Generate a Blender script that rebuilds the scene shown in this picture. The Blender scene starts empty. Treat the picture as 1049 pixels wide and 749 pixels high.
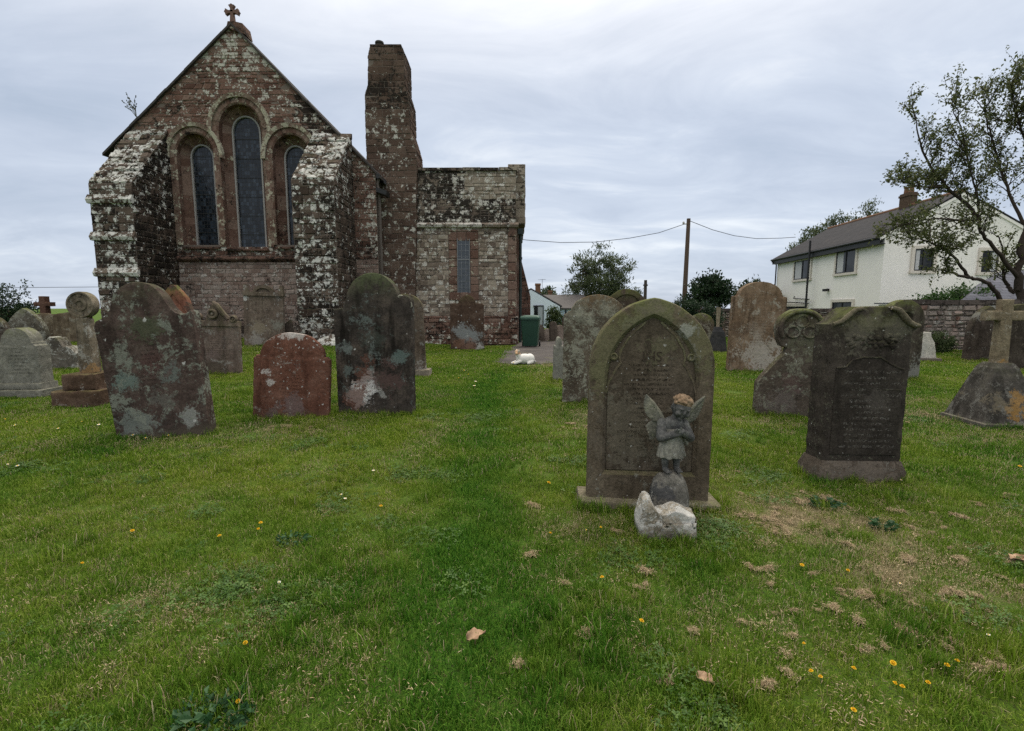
import bpy, bmesh, math, random
import numpy as np
from mathutils import Vector, Matrix, noise
from mathutils.geometry import tessellate_polygon
R = math.radians
random.seed(7); rng = np.random.default_rng(7)
sc = bpy.context.scene
COL = sc.collection

# ------------------------------------------------------------------ camera
F = 495.0; CU, CV = 524.5, 374.5; HOR = 316.0; CAMH = 1.5
TH = math.atan((CV - HOR) / F); ct, st = math.cos(TH), math.sin(TH)
cd = bpy.data.cameras.new('camera'); cam = bpy.data.objects.new('camera', cd); COL.objects.link(cam)
cam.location = (0, 0, CAMH); cam.rotation_euler = (math.pi / 2 - TH, 0, 0)
cd.sensor_width = 36; cd.lens = 36 * F / 1049; cd.clip_end = 5000; cd.clip_start = 0.05
sc.camera = cam

def smooth(t):
    t = max(0, min(1, t)); return t * t * (3 - 2 * t)
def gz(x, y):
    z = (0.22 + .26 * smooth((-1 - x) / 7)) * smooth((y - 4) / 12)
    d = math.hypot(x, y)
    if d < 80:
        k = min(1, max(0, (y - 1) / 3))
        z += 0.05 * k * noise.noise((x * .35, y * .35, 3.1)) + 0.02 * noise.noise((x * 1.3, y * 1.3, 9.1))
    return z
def ray(u, v):
    xc, yc = (u - CU) / F, (CV - v) / F
    return Vector((xc, ct + yc * st, -st + yc * ct))
def at(u, v, Y):
    """world point on the vertical plane y = Y in direction of a picture point"""
    d = ray(u, v); t = Y / d.y
    return Vector((0, 0, CAMH)) + d * t
def gnd(u, v):
    d = ray(u, v); z = 0
    for _ in range(30):
        t = (z - CAMH) / d.z
        p = Vector((0, 0, CAMH)) + d * t
        z = z + .6 * (gz(p.x, p.y) - z)
    p.z = gz(p.x, p.y)
    return p, t / F          # metres per picture unit at that depth

# ------------------------------------------------------------------ object helpers
def tag(o, label=None, cat=None, group=None, kind=None):
    if label: o['label'] = label
    if cat: o['category'] = cat
    if group: o['group'] = group
    if kind: o['kind'] = kind
    return o
def empty(name, loc, label, cat, rot=(0, 0, 0), group=None):
    o = bpy.data.objects.new(name, None); COL.objects.link(o)
    o.location = loc; o.rotation_euler = rot
    o.empty_display_size = .2
    return tag(o, label, cat, group)
def copy_tree(o, parent=None):
    c = o.copy(); COL.objects.link(c)
    if parent is not None: c.parent = parent
    for ch in list(o.children): copy_tree(ch, c)
    return c

class MB:
    def __init__(s): s.v = []; s.f = []; s.c = []; s.cur = (0.5, 0, 0, 0)
    def add(s, vs, fs, c=None):
        o = len(s.v); s.v += [tuple(p) for p in vs]
        for f in fs:
            s.f.append(tuple(i + o for i in f)); s.c.append(c or s.cur)
    def box(s, x0, x1, y0, y1, z0, z1, c=None, M=None):
        vs = [(x, y, z) for z in (z0, z1) for y in (y0, y1) for x in (x0, x1)]
        if M is not None: vs = [M @ Vector(p) for p in vs]
        s.add(vs, [(0, 2, 3, 1), (4, 5, 7, 6), (0, 1, 5, 4), (2, 6, 7, 3), (0, 4, 6, 2), (1, 3, 7, 5)], c)
    def loft(s, rings, cap0=True, cap1=True, c=None, closed=True):
        n = len(rings[0]); vs = [p for r in rings for p in r]; fs = []
        for k in range(len(rings) - 1):
            for i in range(n if closed else n - 1):
                j = (i + 1) % n
                fs.append((k * n + i, k * n + j, (k + 1) * n + j, (k + 1) * n + i))
        s.add(vs, fs, c)
        for flag, r in ((cap0, rings[0]), (cap1, rings[-1])):
            if flag:
                t = tessellate_polygon([[Vector(p) for p in r]])
                s.add(r, [tuple(x) for x in t], c)
    def tube(s, path, rad, n=8, c=None, cap=True):
        path = [Vector(p) for p in path]; rings = []
        if not hasattr(rad, '__len__'): rad = [rad] * len(path)
        ref = Vector((0.31, 0.21, 0.93)).normalized(); prev = None
        for i, p in enumerate(path):
            d = (path[min(i + 1, len(path) - 1)] - path[max(i - 1, 0)])
            d = d.normalized() if d.length > 1e-9 else Vector((0, 0, 1))
            a = prev if prev is not None else (ref.cross(d) if abs(ref.dot(d)) < .95 else Vector((1, 0, 0)).cross(d))
            a = (a - d * a.dot(d)).normalized(); prev = a
            b = d.cross(a)
            rings.append([p + (a * math.cos(2 * math.pi * k / n) + b * math.sin(2 * math.pi * k / n)) * rad[i] for k in range(n)])
        s.loft(rings, cap, cap, c)
    def ell(s, ctr, r, n=12, m=8, M=None, c=None):
        ctr = Vector(ctr); rings = []
        for i in range(1, m):
            a = math.pi * i / m
            ring = [Vector((r[0] * math.sin(a) * math.cos(2 * math.pi * k / n), r[1] * math.sin(a) * math.sin(2 * math.pi * k / n), r[2] * math.cos(a))) for k in range(n)]
            if M is not None: ring = [M @ p for p in ring]
            rings.append([p + ctr for p in ring])
        top = Vector((0, 0, r[2])); bot = Vector((0, 0, -r[2]))
        if M is not None: top = M @ top; bot = M @ bot
        s.loft(rings, False, False, c)
        s.add([top + ctr] + rings[0], [(0, i + 1, (i + 1) % n + 1) for i in range(n)], c)
        s.add([bot + ctr] + rings[-1], [(0, (i + 1) % n + 1, i + 1) for i in range(n)], c)
    def mesh(s, name, mats, smooth_angle=None, uv=False):
        me = bpy.data.meshes.new(name)
        me.from_pydata(s.v, [], s.f); me.update()
        if len(s.f):
            att = me.attributes.new('tone', 'FLOAT_COLOR', 'FACE')
            att.data.foreach_set('color', np.array(s.c, dtype=np.float32).ravel())
        for m in (mats if isinstance(mats, (list, tuple)) else [mats]): me.materials.append(m)
        if smooth_angle is not None:
            bm = bmesh.new(); bm.from_mesh(me)
            bmesh.ops.remove_doubles(bm, verts=bm.verts, dist=1e-5)
            bmesh.ops.recalc_face_normals(bm, faces=bm.faces)
            bm.to_mesh(me); bm.free()
            me.polygons.foreach_set('use_smooth', [True] * len(me.polygons))
            me.set_sharp_from_angle(angle=R(smooth_angle))
        if uv:
            ul = me.uv_layers.new(name='UVMap')
            for p in me.polygons:
                n = p.normal; ax = max(range(3), key=lambda i: abs(n[i]))
                for li in p.loop_indices:
                    q = me.vertices[me.loops[li].vertex_index].co
                    ul.data[li].uv = (q.y, q.z) if ax == 0 else ((q.x, q.z) if ax == 1 else (q.x, q.y))
        return me
    def build(s, name, mats, parent=None, smooth_angle=None, uv=False):
        o = bpy.data.objects.new(name, s.mesh(name, mats, smooth_angle, uv)); COL.objects.link(o)
        if parent is not None: o.parent = parent
        return o

# ------------------------------------------------------------------ material helpers
class G:
    """small node graph writer"""
    def __init__(s, name):
        s.m = bpy.data.materials.new(name); s.m.use_nodes = True
        s.t = s.m.node_tree; s.N = s.t.nodes; s.L = s.t.links
        s.b = s.N['Principled BSDF']; s.out = s.N['Material Output']
    def put(s, sock, v):
        if v is None: return
        if hasattr(v, 'is_output'): s.L.new(v, sock)
        elif isinstance(v, (tuple, list)):
            sock.default_value = (*v, 1) if (len(v) == 3 and sock.type == 'RGBA') else v
        else: sock.default_value = v
    def math(s, op, a, b=None, c=None, clamp=False):
        n = s.N.new('ShaderNodeMath'); n.operation = op; n.use_clamp = clamp
        s.put(n.inputs[0], a); s.put(n.inputs[1], b); s.put(n.inputs[2], c); return n.outputs[0]
    def mix(s, f, a, b, mode='MIX'):
        n = s.N.new('ShaderNodeMix'); n.data_type = 'RGBA'; n.blend_type = mode; n.clamp_factor = True
        s.put(n.inputs[0], f); s.put(n.inputs[6], a); s.put(n.inputs[7], b); return n.outputs[2]
    def step(s, x, lo, hi):
        n = s.N.new('ShaderNodeMapRange'); n.interpolation_type = 'SMOOTHSTEP'
        s.put(n.inputs[0], x); s.put(n.inputs[1], lo); s.put(n.inputs[2], hi); n.inputs[3].default_value = 0; n.inputs[4].default_value = 1
        return n.outputs[0]
    def ramp(s, x, stops):
        n = s.N.new('ShaderNodeValToRGB'); e = n.color_ramp.elements
        while len(e) < len(stops): e.new(.5)
        for k, (p, c) in enumerate(stops): e[k].position = p; e[k].color = (*c, 1)
        s.put(n.inputs[0], x); return n.outputs[0]
    def coord(s, kind='Object'):
        return s.N.new('ShaderNodeTexCoord').outputs[kind]
    def map(s, v, scale=(1, 1, 1), loc=(0, 0, 0), rot=(0, 0, 0)):
        n = s.N.new('ShaderNodeMapping'); s.put(n.inputs[0], v); n.inputs[1].default_value = loc; n.inputs[2].default_value = rot; n.inputs[3].default_value = scale
        return n.outputs[0]
    def noise(s, v, scale, detail=6, rough=.6, dist=0, out=0):
        n = s.N.new('ShaderNodeTexNoise'); s.put(n.inputs['Vector'], v); s.put(n.inputs['Scale'], scale)
        n.inputs['Detail'].default_value = detail; n.inputs['Roughness'].default_value = rough; n.inputs['Distortion'].default_value = dist
        return n.outputs[out]
    def vor(s, v, scale, feat='F1', rnd=1, out=0):
        n = s.N.new('ShaderNodeTexVoronoi'); n.feature = feat; s.put(n.inputs['Vector'], v); s.put(n.inputs['Scale'], scale); n.inputs['Randomness'].default_value = rnd
        return n.outputs[out]
    def sep(s, v):
        n = s.N.new('ShaderNodeSeparateXYZ'); s.put(n.inputs[0], v); return n.outputs
    def comb(s, x, y, z):
        n = s.N.new('ShaderNodeCombineXYZ'); s.put(n.inputs[0], x); s.put(n.inputs[1], y); s.put(n.inputs[2], z); return n.outputs[0]
    def attr(s, name, kind='GEOMETRY'):
        n = s.N.new('ShaderNodeAttribute'); n.attribute_name = name; n.attribute_type = kind; return n
    def bump(s, h, strength=.5, dist=.02, normal=None):
        n = s.N.new('ShaderNodeBump'); n.inputs['Strength'].default_value = strength; n.inputs['Distance'].default_value = dist
        s.put(n.inputs['Height'], h); s.put(n.inputs['Normal'], normal); return n.outputs[0]
    def done(s, col, rough=.9, bump=None, spec=.25):
        s.put(s.b.inputs['Base Color'], col); s.put(s.b.inputs['Roughness'], rough)
        s.b.inputs['Specular IOR Level'].default_value = spec
        if bump is not None: s.L.new(bump, s.b.inputs['Normal'])
        return s.m

def plain(name, col, rough=.6, spec=.4, var=.15, scale=12, metal=0, bump=.1):
    g = G(name); co = g.coord()
    n = g.noise(co, scale, 6, .65)
    v = g.math('MULTIPLY_ADD', n, 2 * var, 1 - var)
    c = g.mix(1, col, g.comb(v, v, v), 'MULTIPLY')
    m = g.done(c, rough, g.bump(g.noise(co, scale * 4, 5, .7), bump, .01) if bump else None, spec)
    g.b.inputs['Metallic'].default_value = metal
    return m

def stone_mat(name, cols, H=1.2, lichen=None, spots=None, moss=0, stain=.4, patches=(), text=None, scale=3.2, seed=0, base=0, moss_col=(.06, .07, .02), streak=True, tone=.88):
    """weathered gravestone. cols = three stone colours; lichen = (colour, amount 0..1, scale); spots = (colour, amount, scale);
    patches = [(x, z, radius, colour, amount)] growths or bare stone at their own place; text = (x0, x1, z0, z1, rowheight, strength)"""
    cols = [(c[0] * tone, c[1] * .95 * tone, c[2] * .88 * tone) for c in cols]
    g = G(name); co = g.coord(); cs = g.map(co, loc=(seed * 3.17, seed * 1.31, seed * 2.3)); xyz = g.sep(co)
    n1 = g.noise(cs, scale, 9, .68, .3)
    col = g.ramp(n1, [(.3, cols[0]), (.5, cols[1]), (.68, cols[2])])
    fine = g.noise(cs, 60, 6, .75)
    mid = g.noise(cs, 14, 6, .7)
    v = g.math('MULTIPLY_ADD', fine, 2.0, .0); col = g.mix(1, col, g.comb(v, v, v), 'MULTIPLY')
    v = g.math('MULTIPLY_ADD', mid, 1.5, .25); col = g.mix(1, col, g.comb(v, v, v), 'MULTIPLY')
    bumps = g.math('ADD', g.math('MULTIPLY', fine, .5), g.math('MULTIPLY', mid, 1.0))
    if stain:
        st_ = g.noise(g.map(cs, (7, 7, 1.1)), 1.0, 6, .65) if streak else g.noise(cs, 5, 6, .65)
        f = g.math('MULTIPLY', g.step(st_, .48, .66), stain)
        col = g.mix(f, col, tuple(c * .28 for c in cols[0]))
    if patches: pn1 = g.noise(cs, 4.5, 9, .72, .4); pn2 = g.noise(cs, 24, 6, .75)
    for (px, pz, pr, pc, pa) in patches:
        dx = g.math('SUBTRACT', xyz[0], px); dz = g.math('SUBTRACT', xyz[2], pz)
        d = g.math('SQRT', g.math('ADD', g.math('MULTIPLY', dx, dx), g.math('MULTIPLY', dz, dz)))
        d = g.math('MULTIPLY_ADD', d, -.5 / pr, .5)
        d = g.math('ADD', d, g.math('MULTIPLY', g.math('SUBTRACT', pn1, .5), 2.1))
        d = g.math('ADD', d, g.math('MULTIPLY', g.math('SUBTRACT', pn2, .5), 1.5))
        f = g.math('MULTIPLY', g.step(d, .02, .2), pa)
        v2 = g.math('MULTIPLY_ADD', fine, 1.2, .4)
        col = g.mix(f, col, g.mix(1, pc, g.comb(v2, v2, v2), 'MULTIPLY'))
        bumps = g.math('ADD', bumps, g.math('MULTIPLY', f, .12))
    if lichen:
        lc, la, ls = lichen
        f = g.math('ADD', g.noise(cs, ls, 10, .78, .6), g.math('MULTIPLY', g.math('SUBTRACT', g.noise(cs, ls * 8, 5, .75), .5), .45))
        f = g.step(f, .66 - .32 * la, .72 - .32 * la)
        v3 = g.math('MULTIPLY_ADD', mid, .8, .55)
        col = g.mix(g.math('MULTIPLY', f, .85), col, g.mix(1, lc, g.comb(v3, v3, v3), 'MULTIPLY'))
        bumps = g.math('ADD', bumps, g.math('MULTIPLY', f, .15))
    if spots:
        sc_, sa, ss = spots
        wv = g.N.new('ShaderNodeVectorMath'); wv.operation = 'ADD'; g.put(wv.inputs[0], cs); g.put(wv.inputs[1], g.map(g.noise(cs, 30, 3, .6, out=1), (.05, .05, .05)))
        vd = g.vor(wv.outputs[0], ss); rnd = g.sep(g.vor(wv.outputs[0], ss, out=1))[0]
        rad = g.math('MULTIPLY_ADD', g.math('POWER', rnd, 2.5), .4, .36 * sa - .36)
        f = g.step(g.math('SUBTRACT', g.math('ADD', rad, g.math('MULTIPLY', g.math('SUBTRACT', g.noise(cs, 50, 4, .7), .5), .35)), vd), 0, .06)
        f = g.math('MULTIPLY', f, g.step(g.noise(cs, 3.2, 6, .7), .36, .5))
        col = g.mix(g.math('MULTIPLY', f, .9), col, sc_)
    if moss:
        geo = g.N.new('ShaderNodeNewGeometry')
        f = g.math('ADD', g.step(xyz[2], H * .8, H * 1.02), g.math('MULTIPLY', g.math('MAXIMUM', g.sep(geo.outputs['Normal'])[2], 0), .6))
        f = g.math('MULTIPLY', f, g.step(g.noise(cs, 9, 8, .72), .36, .58)); f = g.math('MULTIPLY', f, moss)
        col = g.mix(f, col, g.mix(g.noise(cs, 30, 4, .7), moss_col, tuple(c * 2.4 for c in moss_col)))
    if base:   # soil-splashed, algae covered foot
        f = g.math('MULTIPLY', g.math('SUBTRACT', 1, g.step(g.math('ADD', xyz[2], g.math('MULTIPLY', mid, .12)), .06, .2)), base)
        col = g.mix(f, col, (.09, .08, .058))
    if text:
        x0, x1, z0, z1, rh, ts = text
        row = g.math('FLOOR', g.math('DIVIDE', xyz[2], rh)); fr = g.math('FRACT', g.math('DIVIDE', xyz[2], rh))
        inrow = g.math('MULTIPLY', g.step(fr, .2, .3), g.math('SUBTRACT', 1, g.step(fr, .68, .78)))
        wn = g.N.new('ShaderNodeTexWhiteNoise'); wn.noise_dimensions = '1D'; g.put(wn.inputs['W'], row)
        half = g.math('MULTIPLY', g.math('MULTIPLY_ADD', wn.outputs[0], .6, .4), (x1 - x0) / 2)
        ax = g.math('ABSOLUTE', g.math('SUBTRACT', xyz[0], (x0 + x1) / 2))
        inx = g.math('LESS_THAN', ax, half)
        inz = g.math('MULTIPLY', g.math('GREATER_THAN', xyz[2], z0), g.math('LESS_THAN', xyz[2], z1))
        ch = g.noise(g.comb(g.math('MULTIPLY', xyz[0], 1 / rh * 3.2), g.math('MULTIPLY', fr, 2.2), g.math('MULTIPLY', row, 5.7)), 1.3, 2, .5)
        f = g.math('MULTIPLY', g.math('MULTIPLY', inrow, g.step(ch, .5, .57)), g.math('MULTIPLY', inx, inz))
        f = g.math('MULTIPLY', f, g.step(g.noise(cs, 6, 4, .6), .34, .55))
        bumps = g.math('SUBTRACT', bumps, g.math('MULTIPLY', f, .5))
        if ts > 0: col = g.mix(g.math('MULTIPLY', f, ts), col, tuple(c * .3 for c in cols[0]))
        else: col = g.mix(g.math('MULTIPLY', f, -ts), col, (.22, .21, .19))
    big = g.noise(cs, 6, 4, .6)
    bn = g.bump(big, .35, .05)
    bn = g.bump(bumps, .8, .012, bn)
    return g.done(col, .95, bn, .04)

def masonry_mat(name, ramp, lichen_col=(.46, .46, .43), dark_col=(.018, .016, .014), pale_col=(.3, .26, .2), moss=.0):
    """rubble stone; the face attribute 'tone' says (own colour, lichen cover, black algae, pale face)"""
    g = G(name); co = g.coord(); a = g.attr('tone'); s = g.sep(a.outputs['Vector']); pale = a.outputs['Alpha']
    col = g.ramp(s[0], ramp)
    n1 = g.noise(co, 2.2, 8, .7, .4); fine = g.noise(co, 38, 6, .75); mid = g.noise(co, 11, 6, .7)
    v = g.math('MULTIPLY_ADD', fine, 1.4, .28); col = g.mix(1, col, g.comb(v, v, v), 'MULTIPLY')
    v = g.math('MULTIPLY_ADD', mid, 1.2, .4); col = g.mix(1, col, g.comb(v, v, v), 'MULTIPLY')
    col = g.mix(g.math('MULTIPLY', pale, g.step(mid, .3, .6)), col, pale_col)
    f = g.math('MULTIPLY_ADD', s[2], .55, g.math('MULTIPLY', g.math('SUBTRACT', n1, .5), 1.3))
    f = g.math('ADD', f, g.math('MULTIPLY', g.math('SUBTRACT', mid, .5), 1.1))
    col = g.mix(g.math('MULTIPLY', g.step(f, .22, .42), .93), col, dark_col)
    l = g.noise(co, 5.5, 9, .75, .5)
    wv = g.N.new('ShaderNodeVectorMath'); wv.operation = 'ADD'; g.put(wv.inputs[0], co); g.put(wv.inputs[1], g.map(g.noise(co, 9, 4, .65, out=1), (.14, .14, .14)))
    vd = g.vor(wv.outputs[0], 4.4); vd2 = g.vor(wv.outputs[0], 13)
    f = g.math('MULTIPLY_ADD', s[1], .58, g.math('MULTIPLY', g.math('SUBTRACT', l, .52), 1.35))
    f = g.math('ADD', f, g.math('MULTIPLY', g.math('SUBTRACT', .42, vd), .5))
    f = g.math('ADD', f, g.math('MULTIPLY', g.math('SUBTRACT', .4, vd2), .38))
    f = g.math('ADD', f, g.math('MULTIPLY', g.math('SUBTRACT', fine, .5), .5))
    lf = g.step(f, .25, .37)
    v = g.math('MULTIPLY_ADD', mid, .75, .6)
    lcv = g.mix(1, lichen_col, g.comb(v, v, v), 'MULTIPLY')
    lcv = g.mix(g.math('MULTIPLY', g.step(g.noise(co, 3, 5, .6), .55, .68), .5), lcv, tuple(c * k for c, k in zip(lichen_col, (.62, .68, .55))))
    col = g.mix(g.math('MULTIPLY', lf, .93), col, lcv)
    if moss:
        geo = g.N.new('ShaderNodeNewGeometry')
        f = g.math('MULTIPLY', g.step(g.sep(geo.outputs['Normal'])[2], .3, .8), g.step(g.noise(co, 6, 7, .7), .42, .6))
        col = g.mix(g.math('MULTIPLY', f, moss), col, (.05, .06, .02))
    h = g.math('ADD', g.math('MULTIPLY', fine, .4), g.math('ADD', mid, g.math('MULTIPLY', lf, .2)))
    return g.done(col, .93, g.bump(h, .8, .025), .03)

# ------------------------------------------------------------------ masonry of single stones
def inside_spans(polys, v):
    xs = []
    for P in polys:
        for i in range(len(P)):
            (x0, y0), (x1, y1) = P[i], P[(i + 1) % len(P)]
            if (y0 <= v) != (y1 <= v): xs.append(x0 + (v - y0) / (y1 - y0) * (x1 - x0))
    xs.sort(); return list(zip(xs[::2], xs[1::2]))
def stones(mb, O, U, V, N, polys, ch=(.16, .26), sw=(.25, .6), proud=(.012, .05), gap=.012, zone=None, seed=1, bev=.02, vmin=None, vmax=None, jit=.01):
    """courses of separate, slightly uneven stones on the plane O + u*U + v*V, cut to polys[0] minus the other polygons"""
    rd = random.Random(seed); O, U, V, N = map(Vector, (O, U, V, N))
    v0 = min(p[1] for p in polys[0]) if vmin is None else vmin; vend = max(p[1] for p in polys[0]) if vmax is None else vmax
    while v0 < vend - .03:
        h = rd.uniform(*ch); v1 = min(v0 + h, vend)
        if vend - v1 < .06: v1 = vend
        m = inside_spans(polys, (v0 + v1) / 2)
        a = inside_spans(polys, v0 + .004); b = inside_spans(polys, v1 - .004)
        if len(a) != len(m): a = m
        if len(b) != len(m): b = m
        for (sm, sa, sb) in zip(m, a, b):
            w = sm[1] - sm[0]
            if w < .04: continue
            cuts = [0]
            while cuts[-1] < w:
                cuts.append(cuts[-1] + rd.uniform(*sw) * (h / ((ch[0] + ch[1]) / 2)) ** .5)
            if len(cuts) > 2 and w - cuts[-2] < sw[0] * .6: cuts.pop(-2)
            cuts[-1] = w
            for k in range(len(cuts) - 1):
                t0, t1 = cuts[k] / w, cuts[k + 1] / w
                L = lambda s, t: s[0] + (s[1] - s[0]) * t
                q = [(L(sa, t0), v0), (L(sa, t1), v0), (L(sb, t1), v1), (L(sb, t0), v1)]
                cx = sum(p[0] for p in q) / 4; cy = (v0 + v1) / 2
                e = rd.uniform(*proud); J = lambda: rd.uniform(-jit, jit)
                base = []; front = []
                for (pu, pv) in q:
                    du = gap / 2 if pu < cx else -gap / 2; dv = gap / 2 if pv < cy else -gap / 2
                    base.append(O + U * (pu + du) + V * (pv + dv))
                    bu = bev * (1 if pu < cx else -1); bv = bev * (1 if pv < cy else -1)
                    lim = min(abs(pu - cx), .5 * (v1 - v0)) * .45
                    bu = max(-lim, min(lim, bu)); bv = max(-lim, min(lim, bv))
                    front.append(O + U * (pu + du + bu + J()) + V * (pv + dv + bv + J()) + N * (e + J() * .6))
                c = zone(cx, cy, rd) if zone else (rd.random(), 0, 0, 0)
                mb.add(base + front, [(4, 5, 6, 7), (0, 1, 5, 4), (1, 2, 6, 5), (2, 3, 7, 6), (3, 0, 4, 7)], c)
        v0 = v1

# ------------------------------------------------------------------ profiles
def arc(cx, cz, rx, rz, a0, a1, n=16):
    return [(cx + rx * math.cos(R(a0 + (a1 - a0) * i / n)), cz + rz * math.sin(R(a0 + (a1 - a0) * i / n))) for i in range(n + 1)]
def resample(pts, step=.03, jit=0, seed=0, lock=2):
    rd = random.Random(seed); out = []
    n = len(pts)
    for i in range(n):
        a, b = Vector(pts[i]), Vector(pts[(i + 1) % n]); d = (b - a).length
        k = max(1, int(d / step))
        for j in range(k):
            p = a.lerp(b, j / k)
            if jit: p = p + Vector((noise.noise((p.x * 14, p.y * 14, seed)) , noise.noise((p.x * 14, p.y * 14, seed + 5.5)))) * jit + Vector((rd.uniform(-1, 1), rd.uniform(-1, 1))) * jit * .3
            out.append((p.x, p.y))
    return out
def area(P): return .5 * sum(P[i][0] * P[(i + 1) % len(P)][1] - P[(i + 1) % len(P)][0] * P[i][1] for i in range(len(P)))
def offset(P, d):
    n = len(P); out = []; s = 1 if area(P) > 0 else -1
    for i in range(n):
        a, b, c = Vector(P[i - 1]), Vector(P[i]), Vector(P[(i + 1) % n])
        e0 = (b - a); e1 = (c - b)
        if e0.length < 1e-9 or e1.length < 1e-9: out.append(P[i]); continue
        e0.normalize(); e1.normalize()
        n0 = Vector((-e0.y, e0.x)) * s; n1 = Vector((-e1.y, e1.x)) * s
        m = n0 + n1
        if m.length < .3: m = n0
        m = m / max(.5, m.length_squared / 2) if m.length > 0 else n0
        out.append((b.x + m.x * d, b.y + m.y * d))
    return out
def slab(mb, prof, T, b=.015, holes=(), y=0, c=None):
    """upright slab with rounded edges, front at y - T/2; holes = [(profile, depth)] are sunk panels in the front"""
    r3 = lambda P, yy: [(p[0], yy, p[1]) for p in P]
    f0 = y - T / 2; bk = y + T / 2
    front = offset(prof, b)
    mb.loft([r3(front, f0), r3(offset(prof, b * .3), f0 + b * .3), r3(prof, f0 + b), r3(prof, bk - b), r3(front, bk)], not holes, True, c)
    if holes:
        loops = [[Vector((p[0], p[1], 0)) for p in front]] + [[Vector((p[0], p[1], 0)) for p in h[0]] for h in holes]
        flat = [p for l in loops for p in l]
        mb.add([(p.x, f0, p.y) for p in flat], [tuple(t) for t in tessellate_polygon(loops)], c)
        for (P, dep) in holes:
            Q = offset(P, dep * .8)
            mb.loft([r3(P, f0), r3(Q, f0 + dep)], False, True, c)
def p_round(w, H, rise, n=24):
    return [(-w, 0), (-w, H - rise)] + arc(0, H - rise, w, rise, 180, 0, n)[1:-1] + [(w, H - rise), (w, 0)]
def p_shoulder(w, H, zs, ws, rise, cove=.0):
    """square shoulders at zs, then a round head of half width ws"""
    P = [(-w, 0), (-w, zs)]
    if cove: P += arc(-w + cove * .2, zs + cove, cove * .9, cove, 270, 360, 6)
    P += [(-ws, zs + cove)] + arc(0, H - rise, ws, rise, 180, 0, 24) + [(ws, zs + cove)]
    if cove: P += arc(w - cove * .2, zs + cove, cove * .9, cove, 180, 270, 6)
    P += [(w, zs), (w, 0)]
    out = []
    for p in P:
        if not out or (Vector(p) - Vector(out[-1])).length > 1e-4: out.append(p)
    return out
def p_gothic(w, H, zs, n=18, cap=1.15):
    """pointed arch springing at zs"""
    rise = H - zs; r = (w * w + rise * rise) / (2 * w); 
    a1 = math.degrees(math.asin(min(1, rise / r)))
    L = [(-w + r - r * math.cos(R(a1 * i / n)), zs + r * math.sin(R(a1 * i / n))) for i in range(n + 1)]
    return [(-w, 0)] + L + [(-x, z) for x, z in reversed(L[:-1])] + [(w, 0)]
def p_ogee(w, H, zs, n=16):
    """serpentine head: hollow shoulders rising to a round middle"""
    P = [(-w, 0), (-w, zs)]
    for i in range(1, 2 * n):
        t = i / (2 * n); x = -w + 2 * w * t; k = 1 - abs(2 * t - 1)
        P.append((x, zs + (H - zs) * (smooth(k * 1.15) ** .9)))
    return P + [(w, zs), (w, 0)]
# ------------------------------------------------------------------ sky and light
SUN_EL, SUN_AZ = 58, 25            # high, veiled, a little beyond the church (azimuth from +Y towards +X)
w = bpy.data.worlds.new('World'); sc.world = w; w.use_nodes = True
nt = w.node_tree; N_ = nt.nodes; L_ = nt.links
bg = N_['Background']; bg.inputs[1].default_value = 0.1
sky = N_.new('ShaderNodeTexSky'); sky.sky_type = 'NISHITA'; sky.sun_disc = False
sky.sun_elevation = R(SUN_EL); sky.sun_rotation = R(SUN_AZ)
tc = N_.new('ShaderNodeTexCoord'); sp = N_.new('ShaderNodeSeparateXYZ'); L_.new(tc.outputs['Generated'], sp.inputs[0])
def wm(op, a, b=None, c=None, clamp=False):
    n = N_.new('ShaderNodeMath'); n.operation = op; n.use_clamp = clamp
    for i, q in enumerate((a, b, c)):
        if q is None: continue
        if hasattr(q, 'is_output'): L_.new(q, n.inputs[i])
        else: n.inputs[i].default_value = q
    return n.outputs[0]
zz = wm('ADD', wm('MAXIMUM', sp.outputs[2], 0), .16)
cx = wm('DIVIDE', sp.outputs[0], zz); cy = wm('DIVIDE', sp.outputs[1], zz)
cb = N_.new('ShaderNodeCombineXYZ'); L_.new(cx, cb.inputs[0]); L_.new(cy, cb.inputs[1])
def wnoise(scale, detail, rough, loc, st=(1, 1, 1), dist=0.0, rot=0):
    mp = N_.new('ShaderNodeMapping'); L_.new(cb.outputs[0], mp.inputs[0]); mp.inputs[1].default_value = loc; mp.inputs[3].default_value = st; mp.inputs[2].default_value = (0, 0, rot)
    n = N_.new('ShaderNodeTexNoise'); L_.new(mp.outputs[0], n.inputs['Vector']); n.inputs['Scale'].default_value = scale
    n.inputs['Detail'].default_value = detail; n.inputs['Roughness'].default_value = rough; n.inputs['Distortion'].default_value = dist
    return n.outputs[0]
n1 = wnoise(.55, 7, .55, (3.2, 1.4, 0), (.75, 1.3, 1), .5, .25)
n2 = wnoise(1.9, 6, .6, (7.2, 4.4, 0), (.75, 1.25, 1), .8, .35)
dens = wm('ADD', wm('MULTIPLY', n1, .58), wm('MULTIPLY', n2, .42))
rp = N_.new('ShaderNodeValToRGB'); e = rp.color_ramp.elements
stops = [(.34, (3.65, 4.25, 5.2)), (.45, (4.25, 4.8, 5.75)), (.54, (4.9, 5.45, 6.35)), (.66, (6.6, 7.0, 7.5))]
while len(e) < len(stops): e.new(.5)
for k, (p, c) in enumerate(stops): e[k].position = p; e[k].color = (*c, 1)
L_.new(dens, rp.inputs[0])
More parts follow.
